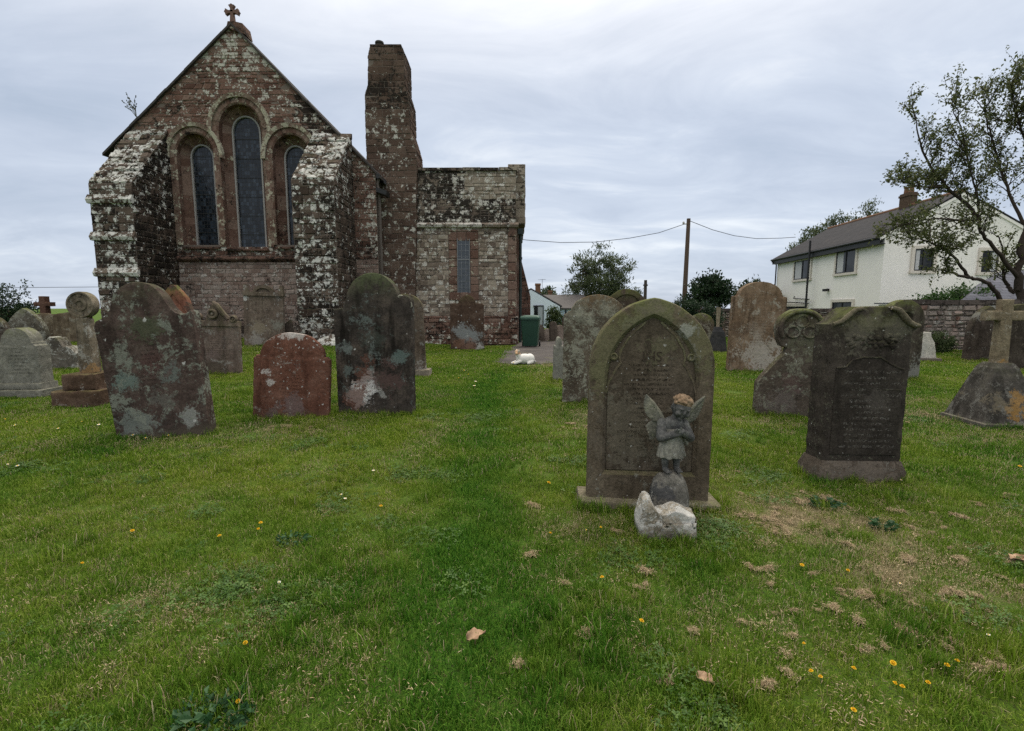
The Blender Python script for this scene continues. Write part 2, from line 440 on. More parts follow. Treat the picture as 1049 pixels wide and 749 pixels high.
# the cloud sheet is thinner towards the zenith, bluer and a little deeper low down
hz = N_.new('ShaderNodeMapRange'); hz.interpolation_type = 'SMOOTHSTEP'; L_.new(sp.outputs[2], hz.inputs[0]); hz.inputs[1].default_value = .3; hz.inputs[2].default_value = 1.0
hz.inputs[3].default_value = 0; hz.inputs[4].default_value = 1
mu = N_.new('ShaderNodeMix'); mu.data_type = 'RGBA'; mu.blend_type = 'MULTIPLY'; mu.inputs[0].default_value = 1
L_.new(rp.outputs[0], mu.inputs[6]); cc = N_.new('ShaderNodeMix'); cc.data_type = 'RGBA'; L_.new(hz.outputs[0], cc.inputs[0]); cc.inputs[6].default_value = (.94, .94, .94, 1); cc.inputs[7].default_value = (3.9, 3.25, 2.5, 1); L_.new(cc.outputs[2], mu.inputs[7])
mx = N_.new('ShaderNodeMix'); mx.data_type = 'RGBA'; mx.inputs[0].default_value = .93
L_.new(sky.outputs[0], mx.inputs[6]); L_.new(mu.outputs[2], mx.inputs[7]); L_.new(mx.outputs[2], bg.inputs[0])
ld = bpy.data.lights.new('sun', 'SUN'); ld.energy = 1.5; ld.angle = R(16); ld.color = (1, .92, .78)
lo = bpy.data.objects.new('sun', ld); COL.objects.link(lo)
sd = Vector((math.sin(R(SUN_AZ)) * math.cos(R(SUN_EL)), math.cos(R(SUN_AZ)) * math.cos(R(SUN_EL)), math.sin(R(SUN_EL))))
lo.rotation_euler = (-sd).to_track_quat('-Z', 'Y').to_euler(); lo.location = (0, 0, 30)
sc.view_settings.view_transform = 'Standard'; sc.view_settings.look = 'None'; sc.view_settings.gamma = 1; sc.view_settings.exposure = 0.5
sc.view_settings.use_curve_mapping = False
sc.cycles.use_denoising = False
try: sc.cycles.denoiser = 'OPENIMAGEDENOISE'
except Exception: pass
sc.cycles.max_bounces = 6; sc.cycles.diffuse_bounces = 3; sc.cycles.transparent_max_bounces = 8

# ------------------------------------------------------------------ lawn: how dry and how lush each place is
def G2(u, v): return gnd(u, v)[0]
DRY = []     # (centre, radius across, radius along, amount)
for (u, v, ru, rv, a) in [(835, 530, 70, 26, .6), (795, 520, 40, 18, .5), (940, 560, 110, 40, .5), (880, 600, 90, 36, .5), (965, 605, 60, 26, .35), (940, 425, 60, 8, .6), (930, 412, 40, 4, .6),
                          (450, 445, 30, 14, .45), (640, 425, 50, 6, .6), (590, 432, 30, 12, .55), (780, 610, 80, 30, .3), (640, 535, 90, 18, .6), (330, 610, 90, 40, .5), (290, 440, 60, 9, .55), (600, 385, 30, 3, .6), (200, 600, 90, 40, .25),
                          (170, 455, 80, 10, .5), (865, 497, 70, 10, .5), (770, 432, 50, 6, .5), (410, 505, 60, 22, .3), (545, 374, 36, 2.2, 1.0), (1010, 450, 60, 8, .5), (700, 640, 60, 30, .2), (1010, 690, 40, 25, .4), (480, 610, 40, 30, .2)]:
    c = G2(u, v); s = gnd(u, v)[1]; d2 = G2(u, v - rv) - G2(u, v + rv)
    DRY.append((c.x, c.y, ru * s, abs(d2.y) / 2, a))
PATHL = [G2(u, v) for u, v in ((470, 749), (490, 640), (495, 560), (487, 490), (490, 440), (500, 400), (520, 378))]
def lushline(x, y):
    for a, b in zip(PATHL, PATHL[1:]):
        if (a.y <= y <= b.y) or (y < PATHL[0].y and a is PATHL[0]):
            t = (y - a.y) / (b.y - a.y) if y > a.y else 0
            return math.exp(-((x - (a.x + t * (b.x - a.x)) + .12 * noise.noise((x * 2, y * 1.3, 5))) / .46) ** 2)
    return 0
def lawn(x, y):
    """(dryness, lushness) of the turf at a place"""
    dry = .1
    for (cx_, cy_, rx, ry, a) in DRY:
        q = ((x - cx_) / rx) ** 2 + ((y - cy_) / ry) ** 2
        if q < 6: dry += .5 * a * math.exp(-q)
    n = noise.fractal((x * 1.1 + 3, y * 1.1, 2.2), 1.0, 2.0, 4)
    dry = dry * (1 + 1.1 * n) + .11 * noise.fractal((x * 3.3, y * 3.3, 7.7), 1.0, 2.0, 3)
    l = lushline(x, y)
    lush = .4 + .5 * noise.fractal((x * .5, y * .5, 5.5), 1.0, 2.0, 3) + .3 * noise.fractal((x * 2.5, y * 2.5, 1.5), 1, 2, 2) + .66 * l * (.8 + .5 * noise.noise((x * 1.7, y * 1.7, 2))) + .12 * smooth((x + 1.5) / 3) * smooth((4 - y) / 2)
    f = noise.fractal((x * 6.5 + 9, y * 6.5, 4.2), 1.0, 2.0, 3)
    dry = dry * (1 + 1.2 * f) + .05 * f
    lush += .28 * noise.fractal((x * 4.2 + 2, y * 4.2, 8.8), 1, 2, 3)
    return max(0, min(1, dry * (1 - .8 * l))), max(0, min(1, lush))

# one ground sheet, fine near the camera, out past the horizon
def axis(lo, hi, step, far):
    a = list(np.arange(lo, hi + .001, step)); k = step
    while a[-1] < far: k *= 1.35; a.append(a[-1] + k)
    k = step; b = []
    x = lo
    while x > -far: k *= 1.35; x -= k; b.append(x)
    return b[::-1] + a
gx_, gy_ = axis(-18, 22, .22, 2500), axis(-4, 30, .22, 2500)
me = bpy.data.meshes.new('ground')
gv = [(x, y, gz(x, y)) for y in gy_ for x in gx_]; nx = len(gx_)
me.from_pydata(gv, [], [(j * nx + i, j * nx + i + 1, (j + 1) * nx + i + 1, (j + 1) * nx + i) for j in range(len(gy_) - 1) for i in range(nx - 1)])
at_ = me.attributes.new('turf', 'FLOAT_COLOR', 'POINT')
cols = np.zeros((len(gv), 4), np.float32)
for i, p in enumerate(gv):
    if abs(p[0]) < 40 and -5 < p[1] < 60: cols[i, :2] = lawn(p[0], p[1])
    else: cols[i, :2] = (.15, .5)
at_.data.foreach_set('color', cols.ravel())
me.polygons.foreach_set('use_smooth', [True] * len(me.polygons))
g = G('turf soil'); co = g.coord(); a = g.sep(g.attr('turf').outputs['Vector'])
gr = g.mix(a[1], (.075, .125, .012), (.04, .105, .01))
gr = g.mix(g.step(g.noise(co, 40, 5, .7), .45, .7), gr, (.1, .125, .028))
gr = g.mix(g.step(g.noise(co, 90, 5, .7), .5, .65), gr, (.03, .028, .015))
dr = g.ramp(g.noise(co, 55, 6, .75), [(.3, (.08, .07, .035)), (.5, (.16, .135, .075)), (.7, (.25, .215, .13))])
colr = g.mix(g.step(g.math('ADD', a[0], g.math('MULTIPLY', g.math('SUBTRACT', g.noise(co, 12, 6, .75), .5), .8)), .4, 1.0), gr, dr)
me.materials.append(g.done(colr, .95, g.bump(g.noise(co, 70, 5, .75), .9, .02), .1))
go = bpy.data.objects.new('ground', me); COL.objects.link(go); tag(go, 'mown churchyard lawn running out to the horizon', 'ground', kind='structure')

# asphalt path with a frayed edge
PATH = [(503, 371.5), (514, 366), (516, 361), (524, 356.5), (531, 352), (540, 347), (550, 344), (606, 344), (600, 349), (592, 356), (586, 363), (577, 369), (560, 373.2), (530, 373.5)]
PATHW = [(p.x, p.y) for p in (G2(*q) for q in PATH)]
def inpoly(P, x, y):
    return any(a <= x < b for a, b in inside_spans([P], y))
P2 = resample(PATHW, .12, 0)
P2 = [(x + .09 * noise.noise((x * 4, y * 4, 1)), y + .09 * noise.noise((x * 4, y * 4, 8))) for x, y in P2]
mb = MB(); st_ = .1
xs0, xs1 = min(p[0] for p in P2), max(p[0] for p in P2); ys0, ys1 = min(p[1] for p in P2), max(p[1] for p in P2)
yv = ys0
while yv < ys1:
    for (xa, xb) in inside_spans([P2], yv + st_ / 2):
        k = max(1, int((xb - xa) / .3))
        for i in range(k):
            X0, X1 = xa + (xb - xa) * i / k, xa + (xb - xa) * (i + 1) / k
            mb.add([(X0, yv, gz(X0, yv) + .014), (X1, yv, gz(X1, yv) + .014), (X1, yv + st_, gz(X1, yv + st_) + .014), (X0, yv + st_, gz(X0, yv + st_) + .014)], [(0, 1, 2, 3)])
    yv += st_
g = G('worn asphalt'); co = g.coord()
c_ = g.ramp(g.noise(co, 1.6, 7, .65), [(.35, (.045, .04, .038)), (.5, (.07, .062, .058)), (.7, (.11, .097, .088))])
c_ = g.mix(g.step(g.noise(co, 130, 3, .6), .58, .72), c_, (.15, .14, .13))
c_ = g.mix(g.step(g.noise(co, 3.2, 6, .7), .58, .68), c_, (.08, .08, .035))
po = mb.build('path', g.done(c_, .9, g.bump(g.noise(co, 90, 4, .7), .6, .01), .2)); tag(po, 'grey worn asphalt path beside the church corner', 'path', kind='structure')

# ------------------------------------------------------------------ grass
def gmat():
    g = G('grass blades'); b = g.sep(g.attr('tone').outputs['Vector'])
    dry = g.attr('dry', 'INSTANCER').outputs['Fac']; lush = g.attr('lush', 'INSTANCER').outputs['Fac']
    cold = g.ramp(b[0], [(0, (.08, .135, .008)), (.5, (.16, .235, .018)), (.85, (.245, .3, .042)), (1, (.43, .42, .13))])
    deep = g.ramp(b[0], [(0, (.022, .08, .006)), (.6, (.055, .15, .013)), (1, (.13, .25, .03))])
    c = g.mix(lush, cold, deep)
    straw = g.ramp(b[2], [(0, (.2, .16, .08)), (.5, (.34, .28, .16)), (1, (.48, .42, .27))])
    f = g.math('LESS_THAN', b[1], g.math('MULTIPLY', dry, 1.0))
    c = g.mix(f, c, straw)
    g.done(c, .7, None, .08)
    tr = g.N.new('ShaderNodeBsdfTranslucent'); g.put(tr.inputs[0], c); ms = g.N.new('ShaderNodeMixShader'); ms.inputs[0].default_value = .3
    g.L.new(g.b.outputs[0], ms.inputs[1]); g.L.new(tr.outputs[0], ms.inputs[2]); g.L.new(ms.outputs[0], g.out.inputs[0])
    return g.m
GM = gmat()
LIB = bpy.data.collections.new('turf tufts')
def tuft(name, rad, n, wid, h0, h1, seed, lay=.45, flat=0, mat=None):
    rd = random.Random(seed); mb = MB()
    for _ in range(n):
        r = rad * math.sqrt(rd.random()); a = rd.uniform(0, 6.283); x, y = r * math.cos(a), r * math.sin(a)
        h = rd.uniform(h0, h1) * (1 - .3 * r / rad); d = rd.uniform(0, 6.283); dx, dy = math.cos(d), math.sin(d)
        le = h * rd.uniform(.15, 1) * lay * 2; ww = wid * rd.uniform(.6, 1.2); t = (rd.random(), rd.random(), rd.random(), 1)
        if rd.random() < flat: h, le = h * .12, h * 1.3
        wx, wy = -dy * ww / 2, dx * ww / 2; tw = rd.uniform(-.7, .7); wx, wy = wx * math.cos(tw) - wy * math.sin(tw), wx * math.sin(tw) + wy * math.cos(tw)
        z0 = -.012
        p = [(x - wx, y - wy, z0), (x + wx, y + wy, z0)]
        for (f, zf, k) in ((.28, .62, .85), (.68, .95, .55)):
            p += [(x + dx * le * f - wx * k, y + dy * le * f - wy * k, h * zf), (x + dx * le * f + wx * k, y + dy * le * f + wy * k, h * zf)]
        p.append((x + dx * le, y + dy * le, h * (1.02 if le < h else .8)))
        mb.add(p, [(0, 1, 3, 2), (2, 3, 5, 4), (4, 5, 6)], t)
    o = bpy.data.objects.new(name, mb.mesh(name, mat or GM)); return o
def lib(name, objs):
    c = bpy.data.collections.new(name)
    for o in objs: c.objects.link(o)
    return c
NEAR = lib('near tufts', [tuft('near_tuft', .075, 62, .0032, .018, .043, 100 + i, flat=.3) for i in range(7)])
MID = lib('mid tufts', [tuft('mid_tuft', .13, 75, .006, .02, .045, 200 + i, flat=.2) for i in range(6)])
FARC = lib('far tufts', [tuft('far_tuft', .3, 110, .013, .024, .05, 300 + i, flat=.15) for i in range(5)])
TALL = lib('tall tufts', [tuft('tall_tuft', .05, 34, .0042, .05, .12, 400 + i, lay=.3) for i in range(5)])

def scatter(name, pts, coll, label, cat):
    """points (x,y,z,rotz,scale,dry,lush,tilt) -> one object whose geometry nodes put a tuft of the collection on each"""
    me = bpy.data.meshes.new(name); P = np.array(pts, np.float32)
    me.vertices.add(len(P)); me.vertices.foreach_set('co', P[:, :3].ravel())
    for k, nm in ((3, 'rz'), (4, 'sc'), (5, 'dry'), (6, 'lush'), (7, 'tilt')):
        a = me.attributes.new(nm, 'FLOAT', 'POINT'); a.data.foreach_set('value', np.ascontiguousarray(P[:, k]))
    o = bpy.data.objects.new(name, me); COL.objects.link(o); tag(o, label, cat, kind='stuff')
    t = bpy.data.node_groups.new(name, 'GeometryNodeTree')
    t.interface.new_socket('Geometry', in_out='INPUT', socket_type='NodeSocketGeometry'); t.interface.new_socket('Geometry', in_out='OUTPUT', socket_type='NodeSocketGeometry')
    N = t.nodes; L = t.links; gi = N.new('NodeGroupInput'); gout = N.new('NodeGroupOutput')
    m2p = N.new('GeometryNodeMeshToPoints'); L.new(gi.outputs[0], m2p.inputs[0])
    ci = N.new('GeometryNodeCollectionInfo'); ci.inputs['Collection'].default_value = coll; ci.inputs['Separate Children'].default_value = True; ci.inputs['Reset Children'].default_value = True
    def na(nm):
        n = N.new('GeometryNodeInputNamedAttribute'); n.data_type = 'FLOAT'; n.inputs[0].default_value = nm; return n.outputs[0]
    cx = N.new('ShaderNodeCombineXYZ'); L.new(na('tilt'), cx.inputs[0]); L.new(na('rz'), cx.inputs[2])
    ip = N.new('GeometryNodeInstanceOnPoints'); L.new(m2p.outputs[0], ip.inputs['Points']); L.new(ci.outputs[0], ip.inputs['Instance']); ip.inputs['Pick Instance'].default_value = True
    L.new(cx.outputs[0], ip.inputs['Rotation']); L.new(na('sc'), ip.inputs['Scale']); L.new(ip.outputs[0], gout.inputs[0])
    o.modifiers.new('tufts', 'NODES').node_group = t
    return o
BLOCK = []      # footprints without turf: filled by the church
def fill(y0, y1, dens, sc0, sc1, side=1.25, pad=.6, maxn=200000):
    out = []; A = 0
    x1 = side * y1 + pad; n = int(dens * (y1 - y0) * 2 * x1)
    X = rng.uniform(-x1, x1, n); Y = rng.uniform(y0, y1, n)
    for x, y in zip(X, Y):
        if abs(x) > side * y + pad or x < -22 or x > 24: continue
        if (xs0 < x < xs1 and ys0 < y < ys1 and inpoly(P2, x, y)) or any(a < x < b and c < y < d for a, b, c, d in BLOCK): continue
        d, l = lawn(x, y)
        s = rng.uniform(sc0, sc1) * (1 - .35 * min(1, d)) * (.85 + .35 * l)
        out.append((x, y, gz(x, y), rng.uniform(0, 6.28), s, d, l, rng.uniform(-.12, .12)))
    return out
# ------------------------------------------------------------------ church
YC = 16.5
RED = [(0, (.098, .056, .044)), (.3, (.142, .082, .063)), (.55, (.178, .11, .086)), (.8, (.208, .143, .113)), (1, (.24, .185, .15))]
PINK = [(0, (.17, .12, .1)), (.4, (.24, .178, .15)), (.75, (.29, .23, .2)), (1, (.33, .285, .25))]
GREY = [(0, (.12, .09, .072)), (.4, (.18, .145, .115)), (.7, (.27, .225, .18)), (1, (.33, .29, .235))]
M_RED = masonry_mat('red rubble stone', RED, lichen_col=(.5, .485, .43))
M_CHIM = masonry_mat('brown chimney stone', [(0, (.07, .047, .037)), (.5, (.11, .076, .059)), (1, (.16, .12, .096))], lichen_col=(.46, .45, .4))
M_PINK = masonry_mat('pink coursed stone', PINK, lichen_col=(.46, .43, .39))
M_BUT = masonry_mat('lichened buttress stone', [(0, (.06, .044, .035)), (.5, (.1, .075, .06)), (1, (.17, .135, .11))], lichen_col=(.58, .58, .54), moss=.4)
M_ANX = masonry_mat('pale rubble stone', GREY, lichen_col=(.53, .51, .46))
M_MORT = plain('old mortar', (.15, .125, .105), .95, .1, .4, 9, bump=.6)
M_DRESS = masonry_mat('dressed red sandstone', [(0, (.115, .068, .052)), (.5, (.155, .098, .077)), (1, (.2, .14, .112))], lichen_col=(.42, .4, .31))
M_SLATE = plain('dark roof slate', (.05, .05, .055), .7, .3, .35, 5)
M_LEAD = plain('black painted iron', (.012, .013, .013), .5, .4, .2, 8)
M_FRAME = plain('pale stone fillet', (.3, .29, .28), .8, .2, .2, 20)
def glass_mat(name, tint, sx, sz, lead=.06):
    """old leaded quarries: every pane tilts a little; differing sky reflections are painted into its colour"""
    g = G(name); xyz = g.sep(g.coord())
    v = g.comb(g.math('MULTIPLY', xyz[0], sx), 0, g.math('MULTIPLY', xyz[2], sz))
    r = g.map(v, rot=(0, R(0), 0))
    vd = g.vor(r, 1, 'DISTANCE_TO_EDGE', .25); cel = g.sep(g.vor(r, 1, 'F1', .25, 1))
    c = g.mix(g.math('POWER', cel[0], 2.2), tint, tuple(k * 5.5 for k in tint))  # random panes lightened to paint in sky reflections
    c = g.mix(g.math('LESS_THAN', vd, lead), c, (.02, .02, .021))
    nb = g.bump(g.math('ADD', g.math('MULTIPLY', cel[1], .5), g.noise(g.coord(), 14, 3, .5)), .35, .02)
    m = g.done(c, g.math('MULTIPLY_ADD', g.math('LESS_THAN', vd, lead), .4, .12), nb, .35)
    return m
M_GLASS = glass_mat('leaded stained glass', (.007, .0095, .013), 11, 8)

apex = at(238, 26, YC); eL = at(110, 157, YC); eR = at(388.5, 181, YC)
zb = .0
church = empty('church', (apex.x, YC, 0), 'old red sandstone church with three lancet windows, lichened buttresses and tall chimney', 'church')
OX = apex.x
lx = lambda u, v, Y=YC: at(u, v, Y).x - OX
AZ = apex.z; LX, LZ = eL.x - OX, eL.z; RX, RZ = eR.x - OX, eR.z
GX0, GX1 = LX + .25, RX - .12
slL = (AZ - LZ) / -LX; slR = (AZ - RZ) / RX
gz0 = lambda x: AZ - (slL * -x if x < 0 else slR * x)     # gable line
# windows: centre x, sill z, springing z, half widths (glass, reveal, hood)
def win(ut, ub, vtop, vb, hw):
    ct_ = at(ut, vtop, YC); cb_ = at(ub, vb, YC); return ((ct_.x + cb_.x) / 2 - OX, cb_.z, ct_.z, hw)
WINS = [win(246.5, 253, 116, 253, .43), win(201, 206, 146, 251, .345), win(298, 303, 147, 251, .345)]
def p_lancet(x, z0, ztop, hw, n=20):
    rise = hw * 1.18; zs = ztop - rise
    return [(x - hw, z0), (x - hw, zs)] + [(x + hw * math.cos(math.pi * (1 - i / n)), zs + rise * math.sin(math.pi * i / n) ** .92) for i in range(1, n)] + [(x + hw, zs), (x + hw, z0)]
zsill = WINS[0][1]
zstr = at(245, 266, YC).z
gable = [(GX0, zb), (GX1, zb), (GX1, gz0(GX1)), (0, AZ), (GX0, gz0(GX0))]
REV = .27; HOOD = .33
holes = [p_lancet(x, z0 - .0, zt + REV + HOOD * .55, hw + REV + HOOD * .55) for x, z0, zt, hw in WINS]
mb = MB()
# backing wall with the window openings
loops = [[Vector((p[0], p[1], 0)) for p in gable]] + [[Vector((p[0], p[1], 0)) for p in p_lancet(x, z0, zt + REV, hw + REV)] for x, z0, zt, hw in WINS]
flat = [p for l in loops for p in l]
mb.add([(p.x, 0, p.y) for p in flat], [tuple(t) for t in tessellate_polygon(loops)])
mb.loft([[(p[0], 0, p[1]) for p in gable], [(p[0], .55, p[1]) for p in gable]], False, False)
wall = mb.build('gable_wall', M_MORT, church)
def z_gable(x, z, rd):
    li = .47; dk = .22; pale = 0
    if z > 9.0: li = .6 + .25 * rd.random()
    edge = gz0(x) - z
    if edge < .9 and x < -1: li = .34; dk = .4
    if x > 1.9 and z > 6.2: dk = .75 * max(0, 1 - edge / 2.2) + .2; li = .3 if rd.random() < .7 else .7
    if x < -1.9 and z < 7.3: li = .52; pale = .5 if rd.random() < .5 else 0
    if 3.3 < x: li = .35 if x < 4 else .62; dk = .3
    if z < zsill + .4: dk += .25
    if rd.random() < .1: li += .25
    if -2.9 < x < 2.9 and zsill < z < 7.2: li += .1; pale = .3 if rd.random() < .4 else 0
    return (rd.random() * .8, li, dk, pale)
mb = MB()
top = [(GX0, zstr), (GX1, zstr), (GX1, gz0(GX1)), (0, AZ), (GX0, gz0(GX0))]
stones(mb, (0, 0, 0), (1, 0, 0), (0, 0, 1), (0, -1, 0), [top] + holes, (.09, .2), (.13, .42), (.002, .026), .012, z_gable, 11, jit=.012, bev=.012)
mb.build('gable_stones', M_RED, wall)
mb = MB()
def z_low(x, z, rd):
    if x > 2.9: return (rd.random() * .5, .5 if rd.random() < .5 else .25, .35, 0)
    return (rd.random(), .28 + .26 * rd.random(), .2 + .2 * rd.random() + (.15 if z < 1.2 else 0), 0)
stones(mb, (0, 0, 0), (1, 0, 0), (0, 0, 1), (0, -1, 0), [[(GX0, zb), (GX1, zb), (GX1, zstr), (GX0, zstr)]], (.11, .16), (.16, .4), (.003, .018), .012, z_low, 12, bev=.012)
mb.build('lower_wall_stones', M_PINK, wall)
# string course under the windows
mb = MB(); bx0, bx1 = lx(181, 266), lx(304, 266)
mb.loft([[(x, y, z) for y, z in ((0, zstr - .09), (-.05, zstr - .07), (-.13, zstr), (-.13, zstr + .05), (0, zstr + .13))] for x in (bx0 - 1.2, bx1 + .9)], c=(.3, .2, .55, 0))
mb.build('string_course', M_DRESS, church)
# windows
for i, (x, z0, zt, hw) in enumerate(WINS):
    r2 = lambda P, y: [(p[0], y, p[1]) for p in P]
    W = None
    mb = MB(); Pg = p_lancet(x, z0, zt, hw)
    mb.loft([r2(Pg, .4), r2(Pg, .43)], c=(.5, 0, 0, 0))
    W = mb.build('window', M_GLASS, church)
    # splayed reveal of dressed stone, in separate blocks
    A = resample(p_lancet(x, z0, zt + REV, hw + REV), .001) if False else p_lancet(x, z0, zt + REV, hw + REV)
    mb = MB()
    def band(P, Q, yP, yQ, seed, zone):
        rd = random.Random(seed)
        def dens(P):
            out = []
            n = 12
            for k in range(n): t = k / n; out.append((P[0][0] + (P[1][0] - P[0][0]) * t, P[0][1] + (P[1][1] - P[0][1]) * t))
            out += P[1:-1]
            for k in range(1, n + 1): t = k / n; out.append((P[-2][0] + (P[-1][0] - P[-2][0]) * t, P[-2][1] + (P[-1][1] - P[-2][1]) * t))
            return out
        P, Q = dens(P), dens(Q)
        for k in range(len(P) - 1):
            c = zone(P[k], rd, k)
            j = rd.uniform(-.006, .006)
            m0 = ((P[k][0] + Q[k][0]) / 2, (P[k][1] + Q[k][1]) / 2); m1 = ((P[k + 1][0] + Q[k + 1][0]) / 2, (P[k + 1][1] + Q[k + 1][1]) / 2)
            mb.add([(P[k][0], yP + j, P[k][1]), (P[k + 1][0], yP + j, P[k + 1][1]), (Q[k + 1][0], yQ + j, Q[k + 1][1]), (Q[k][0], yQ + j, Q[k][1])], [(0, 1, 2, 3)], c)
    lowdk = lambda p, rd, k: (rd.random(), .2 + (.18 if rd.random() < .3 else 0), .18 + .2 * rd.random(), 0)
    # order 1: small flat face, roll, then splay
    P0 = p_lancet(x, z0, zt + REV, hw + REV); P1 = p_lancet(x, z0, zt + .05, hw + .05); P2_ = p_lancet(x, z0, zt + .018, hw + .018)
    band(P0, P1, .16, .36, 30 + i, lowdk)
    band(P0, P0, -.02, .16, 33 + i, lowdk)
    mb.build('reveal', M_DRESS, W)
    mb = MB(); rP = [r2(p_lancet(x, z0 - .02, zt + .055, hw + .055), .37), r2(p_lancet(x, z0 - .02, zt + .05, hw + .05), .33), r2(p_lancet(x, z0, zt, hw), .33), r2(p_lancet(x, z0, zt, hw), .41)]
    mb.loft(rP, False, False, closed=False)
    mb.build('pale_fillet', M_FRAME, W)
    # outer order
    mb = MB()
    H0 = p_lancet(x, z0, zt + REV, hw + REV); H1 = p_lancet(x, z0, zt + REV + .05, hw + REV + .05); H2 = p_lancet(x, z0, zt + REV + HOOD * .62, hw + REV + HOOD * .62)
    zo = lambda p, rd, k: (rd.random(), .42 + .2 * rd.random() if p[1] < zt - .2 else .3, .2 + .15 * rd.random(), .35 if rd.random() < .35 else 0)
    band(H1, H0, -.055, -.02, 40 + i, zo); band(H2, H1, -.055, -.055, 43 + i, zo); band(H2, H2, 0.01, -.055, 46 + i, zo)
    mb.build('surround', M_DRESS, W)
    # hood mould over the head only
    mb = MB()
    zs_ = zt - hw * 1.18
    def head(e): 
        P = p_lancet(x, z0, zt + REV + e, hw + REV + e)[1:-1]; return P
    for (ea, eb, ya, yb) in ((HOOD * .62, HOOD * .62, -.055, -.11), (HOOD * .62, HOOD, -.11, -.14), (HOOD, HOOD, -.14, .01)):
        A_, B_ = head(ea), head(eb); rd = random.Random(5)
        for k in range(len(A_) - 1):
            c = (rd.random(), .6 + .25 * rd.random(), .2, .4)
            mb.add([(A_[k][0], ya, A_[k][1]), (A_[k + 1][0], ya, A_[k + 1][1]), (B_[k + 1][0], yb, B_[k + 1][1]), (B_[k][0], yb, B_[k][1])], [(0, 1, 2, 3)], c)
    mb.build('hood_mould', M_DRESS, W)
    zz_ = z0 + .45
    while zz_ < zt - .3:
        mb = MB(); mb.box(x - hw, x + hw, .385, .4, zz_, zz_ + .018); zz_ += .62
        mb.build('saddle_bar', M_LEAD, W)
    mb = MB(); mb.loft([[(xx, y, z) for y, z in ((-.1, z0 - .13), (-.1, z0 - .07), (.42, z0 + .0), (.42, z0 - .13))] for xx in (x - hw - REV, x + hw + REV)], c=(.3, .25, .5, 0))
    mb.build('sill', M_DRESS, W)
# verge coping on the gable slopes
M_VERGE = plain('dark verge stone', (.05, .045, .042), .9, .2, .4, 7)
for sgn, ex, sl in ((-1, LX - .1, slL), (1, RX + .08, slR)):
    mb = MB(); n = 14; rd = random.Random(3)
    for k in range(n):
        a = ex * k / n; b = ex * (k + 1) / n - sgn * .008
        za, zb_ = AZ - sl * abs(a), AZ - sl * abs(b); j = rd.uniform(-.01, .012)
        mb.loft([[(xx, y, z + dz + j) for y, dz in ((-.1, -.02), (-.1, .06), (.5, .1), (.5, .0))] for xx, z in ((a, za), (b, zb_))])
    mb.build('verge', M_VERGE, church)
# roof, nave walls behind
mb = MB()
for sgn, ex, sl in ((-1, LX - .15, slL), (1, RX + .1, slR)):
    mb.loft([[(0, y, AZ + .1), (ex, y, AZ + .1 - sl * abs(ex)), (ex, y, AZ - .05 - sl * abs(ex)), (0, y, AZ - .05)] for y in (.3, 16)])
mb.build('roof', M_SLATE, church)
g = G('side masonry'); co = g.coord(); 
c_ = g.ramp(g.noise(co, 3, 8, .7), [(.3, (.08, .05, .04)), (.5, (.16, .1, .08)), (.7, (.28, .25, .22))])
M_SIDE = g.done(c_, .95, g.bump(g.noise(co, 8, 6, .7), .8, .04), .1)
mb = MB(); mb.box(GX0 + .05, GX0 + .6, .56, 15.9, 0, gz0(GX0) - .05); mb.box(GX1 - .6, GX1 - .05, .56, 15.9, 0, gz0(GX1) - .05)
mb.add([(GX0, 15.9, 0), (GX1, 15.9, 0), (GX1, 15.9, gz0(GX1)), (0, 15.9, AZ), (GX0, 15.9, gz0(GX0))], [(0, 1, 2, 3, 4)])
mb.build('nave_wall', M_SIDE, church)
# finial cross on its saddle stone
mb = MB(); mb.loft([[(-.16, y, AZ - .12), (.42, y, AZ - .3), (.36, y, AZ + .02), (.1, y, AZ + .08), (-.1, y, AZ + .08)] for y in (-.08, .4)], c=(.3, .3, .5, 0))
fin = mb.build('saddle_stone', M_DRESS, church)
mb = MB(); ca = at(237.5, 5, YC + .1).z; zc = AZ + .06; ch_ = ca - zc; cc_ = zc + ch_ * .6
X0 = at(237, 16, YC).x - OX
mb.loft([[(X0 - .07, -.0, zc - .02), (X0 + .07, 0, zc - .02), (X0 + .07, .14, zc - .02), (X0 - .07, .14, zc - .02)], [(X0 - .045, .02, cc_), (X0 + .045, .02, cc_), (X0 + .045, .12, cc_), (X0 - .045, .12, cc_)]])
for a in (0, 90, 180):      # three splayed arms with lobed ends
    M = Matrix.Translation((X0, .07, cc_)) @ Matrix.Rotation(R(a - 90), 4, 'Y'); ln = ch_ * .4
    prof = [(-.045, 0), (-.04, ln * .4), (-.075, ln * .66), (-.095, ln * .82), (-.05, ln * .86), (0, ln), (.05, ln * .86), (.095, ln * .82), (.075, ln * .66), (.04, ln * .4), (.045, 0)]
    mb.loft([[M @ Vector((p[0], y, p[1])) for p in prof] for y in (-.055, .055)])
mb.build('finial_cross', plain('brown finial stone', (.14, .085, .07), .9, .2, .35, 14), church)

